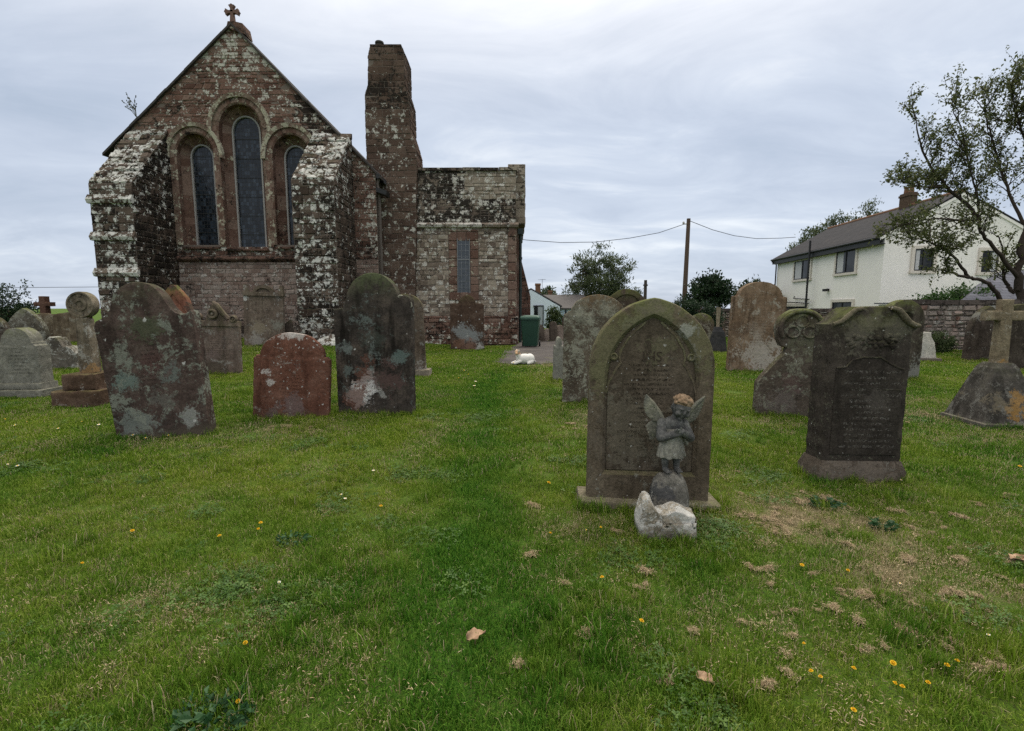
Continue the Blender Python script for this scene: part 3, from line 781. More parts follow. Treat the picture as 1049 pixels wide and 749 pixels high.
# buttresses
def buttress(x0, x1, P, zf, zw, bands, seed, lich, sidedark):
    y0 = -P
    prof = [(y0, 0), (y0, zf), (0, zw), (0, 0)]
    mb = MB(); mb.loft([[(x, y, z) for y, z in prof] for x in (x0, x1)])
    b = mb.build('buttress', M_MORT, church)
    mb = MB()
    zfr = lambda x, z, rd: ((rd.random() * .8, (lich if rd.random() < .6 else lich - .16) + .1 * rd.random() - .04, .62 if rd.random() < .6 else .4, 0))
    zsd = lambda y, z, rd: ((rd.random() * .6, (.36 if rd.random() < .4 else .22) + (.2 if z > zf - .8 else 0), sidedark, 0))
    stones(mb, (x0, y0, 0), (1, 0, 0), (0, 0, 1), (0, -1, 0), [[(0, 0), (x1 - x0, 0), (x1 - x0, zf), (0, zf)]], (.15, .28), (.2, .55), (.008, .045), .013, zfr, seed, jit=.018, bev=.024)
    dv = Vector((0, P, zw - zf)); L = dv.length; dv.normalize(); nn = Vector((0, -dv.z, dv.y))
    zsl = lambda x, z, rd: ((rd.random() * .8, (lich + .08 if rd.random() < .8 else .35) + .1 * rd.random(), .5 if rd.random() < .4 else .2, 0))
    stones(mb, (x0, y0, zf), (1, 0, 0), dv, nn, [[(0, 0), (x1 - x0, 0), (x1 - x0, L), (0, L)]], (.2, .3), (.28, .6), (.015, .075), .016, zsl, seed + 1, jit=.022, bev=.03)
    for x, sx in ((x1, 1), (x0, -1)):
        stones(mb, (x, 0, 0), (0, 1, 0), (0, 0, 1), (sx, 0, 0), [[(y0, 0), (0, 0), (0, zw), (y0, zf)]], (.14, .26), (.18, .5), (.005, .035), .012, zsd, seed + 2 + (sx > 0), jit=.015, bev=.03)
    mb.build('buttress_stones', M_BUT, b)
    rd = random.Random(seed)
    for zb_ in bands:
        mb = MB(); k = 3; xx = x0 - .05
        for q in range(k):
            xn = x0 - .05 + (x1 - x0 + .1) * (q + 1) / k
            mb.loft([[(x, y, z) for y, z in ((y0 - .0, zb_ - .16), (y0 - .08, zb_ - .15), (y0 - .12, zb_ - .05), (y0 - .03, zb_ + .1), (y0 + .02, zb_ + .1))] for x in (xx + .006, xn - .006)], c=(rd.random(), .75, .3, 0))
            xx = xn
        mb.build('weathering_course', M_BUT, b)
    return b
PB = 1.8; YB = YC - PB
def bx(u, v): return at(u, v, YB).x - OX
b1 = buttress(bx(97.5, 260), bx(140, 260), PB, at(120, 188, YB).z, at(160, 134, YC).z, [at(120, v, YB).z for v in (203, 241, 278)], 51, .64, .7)
b2 = buttress(bx(302, 260), bx(345, 260), PB, at(320, 184, YB).z, at(326, 137, YC).z, [], 61, .62, .5)
mb = MB(); x0, x1 = bx(312, 345), bx(356, 345); zg = .2; rd = random.Random(9)
prof = [(x0 - .0, zg - .3), (x0 + .05, zg + .18), (x0 + .35, zg + .3), (x0 + .62, zg + .44), (x1 - .45, zg + .5), (x1 - .2, zg + .42), (x1, zg + .2), (x1 + .03, zg - .3)]
mb.loft([[(x, y, zg - .3 + (z - zg + .3) * k) for x, z in prof] for y, k in ((-PB - .42, .45), (-PB - .34, .75), (-PB - .12, 1), (-PB + .2, 1.0))], c=(.5, .95, .1, 0))
mb.build('buttress_plinth', M_BUT, b2)

# chimney stack
YH = 17.05 - YC
def hx(u, v): return at(u, v, 17.05).x - OX
def hz(v): return at(400, v, 17.05).z
cxl = hx(388, 300) - .35
mb = MB()
secs = [(0.0, cxl, hx(424, 340)), (hz(178), hx(376.5, 178), hx(426.5, 178)), (hz(156), hx(375.5, 156), hx(426.5, 156)), (hz(131), hx(374.5, 131), hx(419.5, 131)), (hz(103), hx(374, 103), hx(419, 103)),
        (hz(96), hx(374, 96), hx(417, 96)), (hz(87), hx(377, 87), hx(414.2, 87)), (hz(56), hx(377.2, 56), hx(414, 56)), (hz(48), hx(379, 48), hx(411, 48))]
def chim(y, x0, x1, z): return None
rings = [[(a, YH, z), (b, YH, z), (b, YH + 1.1, z), (a, YH + 1.1, z)] for z, a, b in secs]
mb.loft([[Vector(p) for p in r] for r in rings]); chm = mb.build('chimney', M_MORT, church)
mb = MB()
outl = [(a, z) for z, a, b in secs][::-1]; outr = [(b, z) for z, a, b in secs]
poly = outr + outl
zch = lambda x, z, rd: (rd.random() * .75, (.4 if rd.random() < .75 else .58) if z < 8.3 else .2, .2 if z < 8.0 else (.62 if z < 9.3 else .4), 0)
stones(mb, (0, YH, 0), (1, 0, 0), (0, 0, 1), (0, -1, 0), [poly], (.14, .28), (.22, .55), (.003, .022), .011, zch, 71, bev=.012)
mb.build('chimney_stones', M_CHIM, chm)
for side in (1, -1):      # the two flanks follow the stepped outline
    mb = MB()
    for (z0_, a0, b0), (z1_, a1, b1_) in zip(secs, secs[1:]):
        X0_, X1_ = (b0, b1_) if side > 0 else (a0, a1); dv = Vector((X1_ - X0_, 0, z1_ - z0_)); Ln = dv.length; dv.normalize()
        if Ln < .05: continue
        stones(mb, (X0_, YH, z0_), (0, 1, 0), dv, Vector((dv.z, 0, -dv.x)) * side, [[(0, 0), (1.1, 0), (1.1, Ln), (0, Ln)]], (.16, .26), (.25, .5), (.008, .035), .014, lambda y, z, rd, zb_=z0_: (rd.random() * .6, .15, .55 if zb_ + z > 8 else .3, 0), 73 + side)
    mb.build('chimney_flank', M_CHIM, chm)
zt_ = secs[-1][0]
mb = MB(); mb.loft([[(X + dx, Y, z) for X, Y in ((secs[-1][1], YH - .02), (secs[-1][2], YH - .02), (secs[-1][2], YH + 1.1), (secs[-1][1], YH + 1.1))] for z, dx in ((zt_, 0), (zt_ + .07, 0))], c=(.2, .3, .7, 0)); mb.build('chimney_cap', M_CHIM, chm)
mb = MB(); xp = hx(386, 46); mb.loft([[(xp + r * math.cos(2 * math.pi * k / 14), YH + .35 + r * math.sin(2 * math.pi * k / 14), zt_ + .07 + z) for k in range(14)] for z, r in ((0, .15), (.04, .16), (.07, .12), (.18, .12), (.2, .15), (.25, .14), (.251, .07))]); mb.build('chimney_pot', plain('sooty clay pot', (.05, .045, .04), .9, .2, .3, 20), chm)

# annexe: low front block, taller transept behind its parapet
YA = 17.2
ax = lambda u, v: at(u, v, YA).x - OX
azv = lambda v: at(480, v, YA).z
x0, x1 = hx(420, 300), ax(528.5, 290); yA = YA - YC
zcop, zst, zpl = azv(175), azv(231.5), azv(324)
mb = MB(); mb.box(x0, x1, yA, yA + .75, 0, zcop); anx = mb.build('annexe_wall', M_MORT, church)
wx0, wx1, wz0, wz1 = ax(468.5, 270), ax(481.5, 270), azv(300.5), azv(244.5)
sx0, sx1, sz1 = wx0 - .3, wx1 + .3, wz1 + .32
mb = MB()
def z_anx(x, z, rd):
    r = rd.random()
    return (rd.random(), .48 + .18 * rd.random() if r < .75 else .3, .16 if r < .9 else .4, .35 if rd.random() < .4 else 0)
qr = x1 - .28
stones(mb, (0, yA, 0), (1, 0, 0), (0, 0, 1), (0, -1, 0), [[(x0, zpl), (qr, zpl), (qr, zst), (x0, zst)], [(sx0, wz0 - .25), (sx1, wz0 - .25), (sx1, sz1), (sx0, sz1)]], (.09, .19), (.1, .36), (.003, .026), .012, z_anx, 81, jit=.014, bev=.014)
mb.build('rubble_facing', M_ANX, anx)
mb = MB()
zq = lambda x, z, rd: (rd.random(), .38 + (.2 if rd.random() < .3 else 0), .2, 0)
stones(mb, (0, yA, 0), (1, 0, 0), (0, 0, 1), (0, -1, 0), [[(qr, zpl), (x1, zpl), (x1, zst), (qr, zst)]], (.25, .36), (.28, .5), (.015, .04), .01, zq, 82)
mb.build('quoin', M_DRESS, anx); mb = MB()
stones(mb, (0, yA, 0), (1, 0, 0), (0, 0, 1), (0, -1, 0), [[(sx0, wz0 - .25), (sx1, wz0 - .25), (sx1, sz1), (sx0, sz1)], [(wx0, wz0), (wx1, wz0), (wx1, wz1), (wx0, wz1)]], (.24, .34), (.28, .4), (.018, .035), .01, zq, 83)
mb.build('window_surround', M_DRESS, anx); mb = MB()
stones(mb, (x1, yA, 0), (0, 1, 0), (0, 0, 1), (1, 0, 0), [[(0, zpl), (.75, zpl), (.75, zst), (0, zst)]], (.25, .36), (.3, .5), (.015, .04), .01, zq, 84)
mb.build('quoin', M_DRESS, anx)
mb = MB()
def z_up(x, z, rd):
    t = (x - x0) / (x1 - x0)
    if t > .5 and z > zst + .95: return (rd.random() * .5 + .5, .45 + .2 * rd.random(), .22, .4)
    r = rd.random()
    return (rd.random() * .6, .62 if r < .6 else .42, .75, 0)
stones(mb, (0, yA, 0), (1, 0, 0), (0, 0, 1), (0, -1, 0), [[(x0, zst), (x1, zst), (x1, zcop), (x0, zcop)]], (.1, .24), (.16, .5), (.004, .03), .012, z_up, 85, jit=.014, bev=.014)
mb.build('parapet_facing', M_ANX, anx)
mb = MB()
zp = lambda x, z, rd: (rd.random() * .8, .36 + (.24 if rd.random() < .25 else 0), .45, 0)
stones(mb, (0, yA - .06, 0), (1, 0, 0), (0, 0, 1), (0, -1, 0), [[(x0, 0), (x1 + .06, 0), (x1 + .06, zpl), (x0, zpl)]], (.14, .24), (.2, .5), (.01, .05), .014, zp, 86)
stones(mb, (x1 + .06, yA - .06, 0), (0, 1, 0), (0, 0, 1), (1, 0, 0), [[(0, 0), (.8, 0), (.8, zpl), (0, zpl)]], (.14, .24), (.2, .5), (.01, .03), .014, zp, 87)
mb.box(x0, x1 + .06, yA - .06, yA + .01, 0, zpl + .0, (.2, .2, .5, 0)); mb.build('plinth', M_RED, anx)
mb = MB(); n = 6
for k in range(n):
    a, b = x0 + (x1 + .1 - x0) * k / n, x0 + (x1 + .1 - x0) * (k + 1) / n - .01
    mb.loft([[(x, y, z) for y, z in ((yA + .0, zst - .09), (yA - .1, zst - .05), (yA - .13, zst + .03), (yA, zst + .12))] for x in (a, b)], c=(random.random(), .8 if k < 4 else .4, .3, 0))
mb.build('string_course', M_ANX, anx)
mb = MB()
for k in range(n):
    a, b = x0 + (x1 + .04 - x0) * k / n, x0 + (x1 + .04 - x0) * (k + 1) / n - .01; d = random.uniform(-.015, .015)
    mb.box(a, b, yA - .07, yA + .5, zcop + d, zcop + .1 + d, (random.random(), .3, .6, 0))
mb.build('coping', M_ANX, anx)
# its small leaded window
mb = MB(); mb.box(wx0 - .02, wx1 + .02, yA - .005, yA + .0, wz0, wz1, (.5, 0, 0, 0)); 
g = G('small clear glass'); M_CLEAR = g.done(g.mix(g.noise(g.coord(), 5, 3, .6), (.02, .025, .03), (.05, .06, .07)), .1, g.bump(g.noise(g.coord(), 6, 3, .5), .3, .03), .6)
mb2 = MB(); mb2.add([(wx0, yA - .006, wz0), (wx1, yA - .006, wz0), (wx1, yA - .006, wz1), (wx0, yA - .006, wz1)], [(0, 1, 2, 3)])
aw = mb2.build('window', M_CLEAR, church)
mb = MB(); k = 3
for i in range(1, k): xx = wx0 + (wx1 - wx0) * i / k; mb.box(xx - .005, xx + .005, yA - .02, yA - .008, wz0, wz1)
nz = 9
for i in range(1, nz): z = wz0 + (wz1 - wz0) * i / nz; mb.box(wx0, wx1, yA - .019, yA - .009, z - .005, z + .005)
mb.build('lead_bars', plain('pale lead bars', (.2, .21, .23), .6, .4, .2, 20), aw)
mb = MB(); zm = wz0 + (wz1 - wz0) * .62; mb.box(wx0, wx1, yA - .03, yA - .007, zm - .02, zm + .02)
for xx in (wx0, wx1 - .025): mb.box(xx, xx + .025, yA - .028, yA - .006, wz0, wz1)
mb.build('frame', plain('grey window iron', (.16, .17, .18), .6, .4, .2, 20), aw)
# taller transept behind
YT = yA + .75; px1 = at(537.5, 200, YC + YT).x - OX; pzt = at(532, 170.5, YC + YT).z; pzb = at(532, 231, YC + YT).z
mb = MB(); mb.box(x0 + .1, x1 - .02, YT + .002, YT + 7, 0, zcop - .1)
mb.build('transept_wall', M_SIDE, church)
mb = MB(); mb.box(x1 - .28, px1, YT - .28, YT + 5, pzb - .0, pzt - .02, (.3, .3, .3, 0)); par = mb.build('gable_parapet', M_MORT, church)
mb = MB(); zpp = lambda x, z, rd: (rd.random() * .6 + .3, .45 if rd.random() < .5 else .25, .3, .2)
stones(mb, (0, YT - .28, 0), (1, 0, 0), (0, 0, 1), (0, -1, 0), [[(x1 - .28, pzb), (px1, pzb), (px1, pzt), (x1 - .28, pzt)]], (.22, .32), (.3, .5), (.008, .03), .012, zpp, 91)
stones(mb, (px1, YT - .28, 0), (0, 1, 0), (0, 0, 1), (1, 0, 0), [[(0, pzb), (5.2, pzb), (5.2, pzt), (0, pzt)]], (.22, .32), (.3, .6), (.008, .03), .012, zpp, 92)
mb.build('parapet_stones', M_ANX, par)
mb = MB(); mb.box(x1 - .02, px1 - .1, YT + .8, YT + 5, 0, pzb); mb.build('side_wall', M_SIDE, church)
# far side buttress with sloping top
yb = YT + 1.6
bxa = px1 - .12; bxb = at(543.5, 305, YC + yb).x - OX
mb = MB(); zt1, zt2 = at(538, 268, YC + yb).z, at(543, 304, YC + yb).z
mb.loft([[(bxa, y, 0), (bxb, y, 0), (bxb, y, zt2), (bxa + .05, y, zt1), (bxa, y, zt1)] for y in (yb, yb + .8)]); sb = mb.build('buttress', M_MORT, church)
mb = MB(); stones(mb, (0, yb, 0), (1, 0, 0), (0, 0, 1), (0, -1, 0), [[(bxa, 0), (bxb, 0), (bxb, zt2), (bxa + .05, zt1), (bxa, zt1)]], (.16, .26), (.15, .4), (.008, .03), .012, lambda x, z, rd: (rd.random() * .5, .1, .4, 0), 95)
mb.build('buttress_stones', M_RED, sb)
# downpipes with hoppers
mb = MB(); xd = at(533, 290, YC + YT - .1).x - OX
mb.tube([(xd, YT - .12, 0.2), (xd, YT - .12, zst - .25), (xd - .02, YT - .2, zst - .1)], .055, 10); dp = mb.build('downpipe', plain('dark green painted iron', (.012, .022, .02), .45, .4, .2, 10), church)
mb = MB(); mb.box(xd - .1, xd + .1, YT - .26, YT - .05, zst - .2, zst + .0); mb.build('hopper', dp.data.materials[0], dp)
for z in (1.1, 2.2, 3.3):
    mb = MB(); mb.tube([(xd, YT - .12, z - .04), (xd, YT - .12, z + .04)], .075, 10); mb.build('pipe_collar', dp.data.materials[0], dp)
mb = MB(); xg, zg_ = at(390, 200, YC).x - OX, at(388, 186, YC).z
mb.tube([(GX1 + .1, -.1, zg_ + .15), (GX1 + .1, 2, zg_ + .16)], .08, 8); gut = mb.build('gutter', M_LEAD, church)
mb = MB(); mb.tube([(GX1 + .1, .03, zg_ + .1), (GX1 + .04, .02, zg_ - .1), (GX1 + .09, .06, zg_ - .35), (GX1 + .09, .1, .2)], .045, 8); mb.build('downpipe', plain('lime streaked pipe', (.1, .085, .075), .8, .2, .35, 6), church)
mb = MB(); xk, zk = at(390, 197, YC - .05).x - OX, at(390, 197, YC).z
mb.loft([[(xk - .12, y, zk + .12), (xk - .12, y, zk - .02), (xk + .2, y, zk - .12), (xk + .22, y, zk + .02)] for y in (-.16, .3)]); mb.build('kneeler_bracket', M_LEAD, church)
# little plant rooted in the left eaves
mb = MB(); pp = at(141, 118, YC); pp.x -= OX
rd = random.Random(4)
for k in range(9):
    d = Vector((rd.uniform(-.5, .25), rd.uniform(-.2, .2), rd.uniform(.2, .6))); mb.tube([(pp.x, -.05, pp.z - .1), (pp.x + d.x * .5, -.05 + d.y, pp.z + d.z * .7), (pp.x + d.x, -.05 + d.y, pp.z + d.z)], .006, 4)
    for q in range(9):
        t = rd.uniform(.35, 1); c = Vector((pp.x + d.x * t, -.05 + d.y, pp.z + d.z * t)); s = .022
        mb.add([c, c + Vector((s, rd.uniform(-s, s), s)), c + Vector((0, rd.uniform(-s, s), 2 * s)), c + Vector((-s, 0, s))], [(0, 1, 2, 3)])
wp = mb.build('wall_plant', plain('wall plant leaves', (.05, .055, .03), .7, .2, .4, 30)); wp.location = (OX, YC, 0)
tag(wp, 'small sprig growing from the left roof edge of the church', 'plant')
BLOCK.append((OX + GX0 - .02, OX + x1 + .1, YC, 36)); BLOCK.append((OX + bx(97.5, 260), OX + bx(140, 260), YB, YC)); BLOCK.append((OX + bx(302, 260), OX + bx(345, 260), YB, YC)); BLOCK.append((OX + x0, OX + x1 + .1, YC + yA - .05, 26)); BLOCK.append((OX + x1 - .1, OX + bxb, YC + YT, 26))
# ------------------------------------------------------------------ gravestones
DK = [(.04, .034, .031), (.068, .057, .052), (.105, .09, .082)]
GRN = (.185, .2, .165); WHT = (.42, .42, .4); REDP = (.13, .062, .045)
stone_no = [0]
TALLP = []      # where longer grass grows round the stones
def grave(label, ub, vb, yaw=0, lean=0, pitch=0, cat='gravestone', name='gravestone', group=None, sink=.0):
    p, s = gnd(ub, vb)
    o = empty(name, (p.x, p.y, p.z - sink), label, cat, (R(pitch), R(lean), R(yaw)), group)
    stone_no[0] += 1
    return o, s, p
def grow(p, w, T, yaw, n=40, col=1):
    a = R(yaw)
    for _ in range(n):
        e = rng.integers(0, 4)
        x, y = (rng.uniform(-w, w), -T / 2 - rng.uniform(.0, .07)) if e < 3 else (rng.choice([-w, w]) * 1.03 + rng.uniform(-.04, .04), rng.uniform(-T / 2, T / 2))
        X, Y = p.x + x * math.cos(a) - y * math.sin(a), p.y + x * math.sin(a) + y * math.cos(a)
        TALLP.append((X, Y))
def head(label, ub, vb, wpx, hpx, prof, T=.12, mat=None, yaw=0, lean=0, pitch=0, holes=(), group=None, jit=.006, b=.014, part='slab', grass=30):
    """prof(w, H) gives the outline; sizes are read off the photo at the stone's own distance"""
    o, s, p = grave(label, ub, vb, yaw, lean, pitch, group=group)
    W, H = wpx * s / 2, hpx * s
    mb = MB(); P = [(x, z if z > 0 else -.18) for x, z in prof(W, H)]
    P = resample(P, max(.02, .03), jit, stone_no[0])
    slab(mb, P, T, b, [(resample(h(W, H), .03), d) for h, d in holes])
    m = mat(W, H) if callable(mat) else mat
    mb.build(part, m, o, 32)
    grow(p, W, T, yaw, grass)
    return o, W, H, s, m
sm = stone_mat
# --- left side, front row
o, W, H, s, m = head('tall dark headstone leaning hard to the left, with a worn green and grey face', 172.5, 446, 84, 156,
    lambda w, h: [(-w, 0)] + [(x * w / 46, z * h / 154) for x, z in ((-48, 116), (-46, 120), (-40, 122), (-34, 125), (-29.5, 130), (-28, 136), (-25, 142.5), (-19, 148.5), (-11, 152.5), (-3, 154), (6, 153), (13, 150), (18.5, 145.5), (22.5, 140), (26, 132), (29.6, 125), (33.5, 120.5), (38.6, 118.5), (44, 119), (49, 121.5), (50.5, 119))] + [(w * 1.02, 0)],
    .2, lambda W, H: sm('green stained dark stone', [(.045, .038, .036), (.075, .056, .052), (.11, .09, .082)], H, (GRN, .42, 2.6), (WHT, .55, 9), .35, .5,
      [(-.3, .95, .18, GRN, .75), (-.26, .72, .13, (.13, .17, .15), .8), (.18, .72, .16, (.13, .155, .14), .7), (-.22, .2, .22, (.16, .185, .165), .7), (.33, .18, .12, (.24, .25, .23), .8), (0, .85, .2, (.085, .05, .045), .7), (0, 1.28, .2, (.07, .085, .05), .6), (0.05, .45, .17, (.15, .15, .13), .45)], (-.26, .24, .55, 1.15, .05, .3), seed=1, base=.6, moss_col=(.05, .055, .03)),
    lean=-6.5, yaw=9, pitch=-3)
mb = MB(); RP = resample(p_round(W * .62, H * .86, W * .5), .03); 
o2 = o
o, W, H, s, m = head('low red sandstone headstone with a round head rimmed by white lichen', 299.5, 427, 74, 86,
    lambda w, h: p_shoulder(w, h, h * .7, w * .84, h * .27, .03), .11,
    lambda W, H: sm('red sandstone', [(.1, .047, .036), (.14, .07, .053), (.175, .1, .08)], H, ((.3, .26, .23), .25, 5), (WHT, .75, 22), 0, .45,
      [(.05, .13, .17, (.14, .105, .1), .75), (-.2, .1, .1, (.12, .1, .095), .6), (-.27, .46, .05, (.45, .42, .4), .9), (0, H, .07, (.42, .4, .38), .8), (-.1, H * .97, .09, (.42, .38, .35), .7), (.1, H * .97, .09, (.4, .38, .35), .7), (-.33, .6, .05, (.45, .42, .4), .8)], (-.2, .22, .3, .6, .045, .4), seed=2, base=.3), yaw=7, lean=3.0, pitch=-3)
o, W, H, s, m = head('tall blackened headstone with a white lichen splash and right shoulder scroll', 387, 423, 76, 141,
    lambda w, h: [(-w, 0), (-w * 1.06, h * .745), (-w * .8, h * .755), (-w * .76, h * .79)] + arc(-w * .02, h * .8, w * .69, h * .2, 172, 10, 18) + arc(w * .84, h * .79, w * .17, h * .055, 140, -20, 8) + [(w, h * .73), (w, 0)], .2,
    lambda W, H: sm('blackened stone', [(.03, .027, .026), (.052, .046, .044), (.1, .085, .076)], H, ((.12, .14, .13), .3, 2.4), (WHT, .5, 15), .75, .75,
      [(-.19, .27, .22, (.55, .54, .52), .97), (-.1, .46, .12, (.48, .47, .46), .9), (-.06, .6, .06, (.4, .39, .38), .7), (-.28, .2, .2, (.13, .062, .045), .8), (-.16, .55, .16, (.13, .062, .045), .65), (-.1, .75, .1, (.12, .06, .045), .6), (.22, .5, .2, (.085, .055, .05), .8), (.24, .7, .12, (.085, .055, .05), .7), (-.38, .9, .1, (.13, .15, .14), .8), (.36, .8, .13, (.12, .16, .15), .7), (-.36, .6, .09, (.12, .15, .14), .6), (.1, .28, .07, (.33, .33, .31), .6), (0, 1.05, .2, (.06, .07, .06), .5)], (-.25, .3, .6, 1.0, .045, .15), seed=3, base=.4, moss_col=(.05, .06, .03)), yaw=-3, pitch=-1.5)
mb = MB(); c = Vector((W * .84, -.03, H * .8)); mb.tube([c + Vector((.085 * math.cos(t) - .03 * math.sin(t), -.05, .03 * math.cos(t) * -1 + .075 * math.sin(t))) for t in np.linspace(0, 2 * math.pi, 22)], .014, 6, cap=False)
mb.build('scroll', sm('pale scroll stone', [(.18, .19, .17), (.26, .27, .24), (.34, .34, .31)], 2, None, None, 0, .3, seed=4), o, 40)
o, W, H, s, m = head('narrow headstone almost hidden behind the tall blackened one, its pale foot showing', 419, 384, 36, 82, lambda w, h: p_round(w, h, w * .8), .12,
    lambda W, H: sm('brown grey stone', [(.07, .055, .045), (.11, .09, .075), (.16, .14, .12)], H, ((.2, .2, .18), .3, 4), None, .4, .5, [(.3, .0, .3, (.28, .27, .25), .8)], seed=5), lean=-2)
mb = MB(); mb.box(-W - .05, W + .09, -.2, .16, -.1, .11); mb.build('base', sm('pale base stone', [(.16, .15, .13), (.24, .22, .19), (.32, .3, .26)], .5, None, None, .3, .3, seed=6), o)
# --- left, second row
o, W, H, s, m = head('small headstone with a pointed rim and a bare red face behind the leaning one', 184, 380, 34, 87,
    lambda w, h: [(-w, 0), (-w, h * .8), (-w * .8, h * .86), (-w * .1, h), (w * .1, h), (w * .75, h * .86), (w, h * .72), (w * 1.02, 0)], .13,
    lambda W, H: sm('red faced stone', [(.16, .075, .055), (.22, .1, .075), (.25, .13, .1)], H, None, (WHT, .4, 12), .6, .4, [(0, H, .12, (.06, .045, .04), .9), (W, H * .75, .12, (.06, .05, .045), .8)], seed=7), lean=1, holes=[(lambda w, h: [(-w * .72, h * .3), (-w * .72, h * .76), (0, h * .9), (w * .72, h * .7), (w * .72, h * .3)][::1], .02)])
# scroll-topped stone
o, W, H, s, m = head('grey headstone with rosettes and half of a sloping scroll along its broken top', 224.5, 383, 44, 50, lambda w, h: [(-w, 0), (-w, h * .98), (w, h), (w, 0)], .13,
    lambda W, H: sm('grey rosette stone', [(.1, .08, .072), (.15, .12, .108), (.2, .17, .155)], H, ((.24, .23, .21), .3, 4), None, .2, .5, [(0, .18, .25, (.08, .065, .05), .8), (-.1, .4, .14, (.17, .13, .12), .6)], (-.3, .3, .35, .75, .045, .3), seed=8, base=.4), lean=1.5, yaw=6)
mb = MB()
def roundel(x, z, r, y=-.06, t=.05):
    mb.loft([[(x + k * math.cos(2 * math.pi * i / 16), y - d, z + k * math.sin(2 * math.pi * i / 16)) for i in range(16)] for k, d in ((r, -.05), (r, t * .6), (r * .85, t), (r * .62, t), (r * .5, t * .4), (r * .3, t * .4), (r * .22, t * .8))])
mb.loft([[(-W * .98, y, H * .98), (-W * .98, y, H * 1.08), (W * .98, y, H * 1.08), (W * .98, y, H * .98)] for y in (-.09, .09)])
roundel(-W * .1, H * 1.22, .1); roundel(-W * .75, H * 1.16, .075); roundel(W * .78, H * 1.13, .07)
mb.tube([(-W * .12, -.02, H * 1.46), (W * .05, -.03, H * 1.4), (W * .3, -.03, H * 1.24), (W * .55, -.03, H * 1.12)], [.03, .05, .05, .045], 8)
mb.loft([[(-W * .5, y, H * 1.06), (-W * .18, y, H * 1.42), (W * .5, y, H * 1.1)] for y in (-.03, .05)])
mb.build('cresting', m, o, 35)
o, W, H, s, m = head('upright headstone by the church wall with a little arch between corner knobs on top', 271.5, 354, 38, 51,
    lambda w, h: [(-w, 0), (-w, h * .96), (-w * .98, h), (w * .98, h), (w, h * .96), (w, 0)], .14,
    lambda W, H: sm('brown arch stone', [(.09, .075, .065), (.14, .115, .098), (.19, .165, .14)], H, ((.3, .29, .27), .25, 4), (WHT, .5, 8), .1, .5, [(-.1, .5, .3, (.2, .17, .125), .8), (-.2, .15, .25, (.27, .26, .24), .6), (.35, .6, .2, (.19, .19, .16), .7), (-.5, H * .92, .09, (.42, .42, .4), .9)], (-.4, .4, .9, 1.6, .06, .2), seed=9), lean=1.5, yaw=8, pitch=-2)
mb = MB()
mb.loft([[(-W * 1.03, y, H * .985), (-W * 1.03, y, H * 1.06), (W * 1.03, y, H * 1.06), (W * 1.03, y, H * .985)] for y in (-.11, .1)])
A = [(x, z) for x, z in arc(0, H * 1.05, W * .52, H * .15, 180, 0, 14)]; B_ = [(x, z) for x, z in arc(0, H * 1.05, W * .36, H * .09, 180, 0, 14)]
mb.loft([[(a[0], y, a[1]) for a in A] + [(b[0], y, b[1]) for b in B_[::-1]] for y in (-.09, .09)]); mb.loft([[(a[0], y, a[1]) for a in B_] for y in (-.04, .06)])
for sx in (-1, 1): mb.loft([[(sx * W * .98, y, H * 1.05), (sx * W * .98, y, H * 1.2), (sx * W * .86, y, H * 1.2), (sx * W * .72, y, H * 1.05)] for y in (-.09, .09)])
mb.build('cresting', m, o, 35)
o, W, H, s, m = head('broken dark wedge of stone beside the headstone by the church wall', 293, 353, 14, 26, lambda w, h: [(-w, 0), (-w, h * .65), (w * .5, h), (w, h * .6), (w, 0)], .12, lambda W, H: sm('dark wedge stone', DK, H, None, None, .3, .4, seed=10), lean=6, grass=6)
o, W, H, s, m = head('brown round-headed headstone with a grey foot under the small annexe window', 479, 359, 34, 56, lambda w, h: p_shoulder(w, h, h * .83, w * .5, h * .15, .04), .16,
    lambda W, H: sm('brown grey annexe stone', [(.055, .038, .03), (.08, .055, .044), (.12, .09, .075)], H, None, (WHT, .8, 11), .2, .3, [(-.05, .5, .36, (.19, .2, .2), .9), (.2, .42, .3, (.19, .2, .2), .9), (-.25, .22, .18, (.14, .08, .055), .9), (.1, .12, .25, (.17, .1, .075), .8), (.35, .1, .12, (.42, .42, .4), .7)], seed=11, base=.2), yaw=4)
# wheel-head monument on steps
o, s, p = grave('wheel-headed stone cross leaning left on stepped brown blocks', 97, 411, yaw=5, lean=-1, cat='grave monument', name='wheel_cross')
Mw = sm('wheel cross stone', [(.1, .085, .07), (.17, .15, .12), (.26, .23, .19)], 2, ((.3, .29, .26), .35, 4), None, .4, .5, [(0, .4, .16, (.24, .15, .07), .8)], seed=12)
Mb = sm('brown step stone', [(.06, .042, .032), (.1, .068, .052), (.15, .11, .09)], .6, ((.3, .28, .25), .2, 6), None, .5, .3, seed=13)
hs = 1.0
for nm, w_, d_, z0, z1 in (('step', 23 * s, .5, -.1, 14 * s), ('step', 16 * s, .38, 14 * s, 30 * s)):
    mb = MB(); P = resample([(-w_, z0), (-w_, z1), (w_, z1), (w_, z0)], .05, .012, 3 + z1); slab(mb, P, d_ * 1.4, .03); mb.build(nm, Mb, o, 35)
mb = MB(); zs0, zs1, zc_ = 30 * s, 84 * s, 98 * s
mb.loft([[(-6.5 * s, -.09, zs0), (6.5 * s, -.09, zs0), (6.5 * s, .09, zs0), (-6.5 * s, .09, zs0)], [(-5 * s, -.08, zs1), (5 * s, -.08, zs1), (5 * s, .08, zs1), (-5 * s, .08, zs1)]]); mb.build('shaft', Mw, o, 30)
mb = MB(); r_ = 13 * s
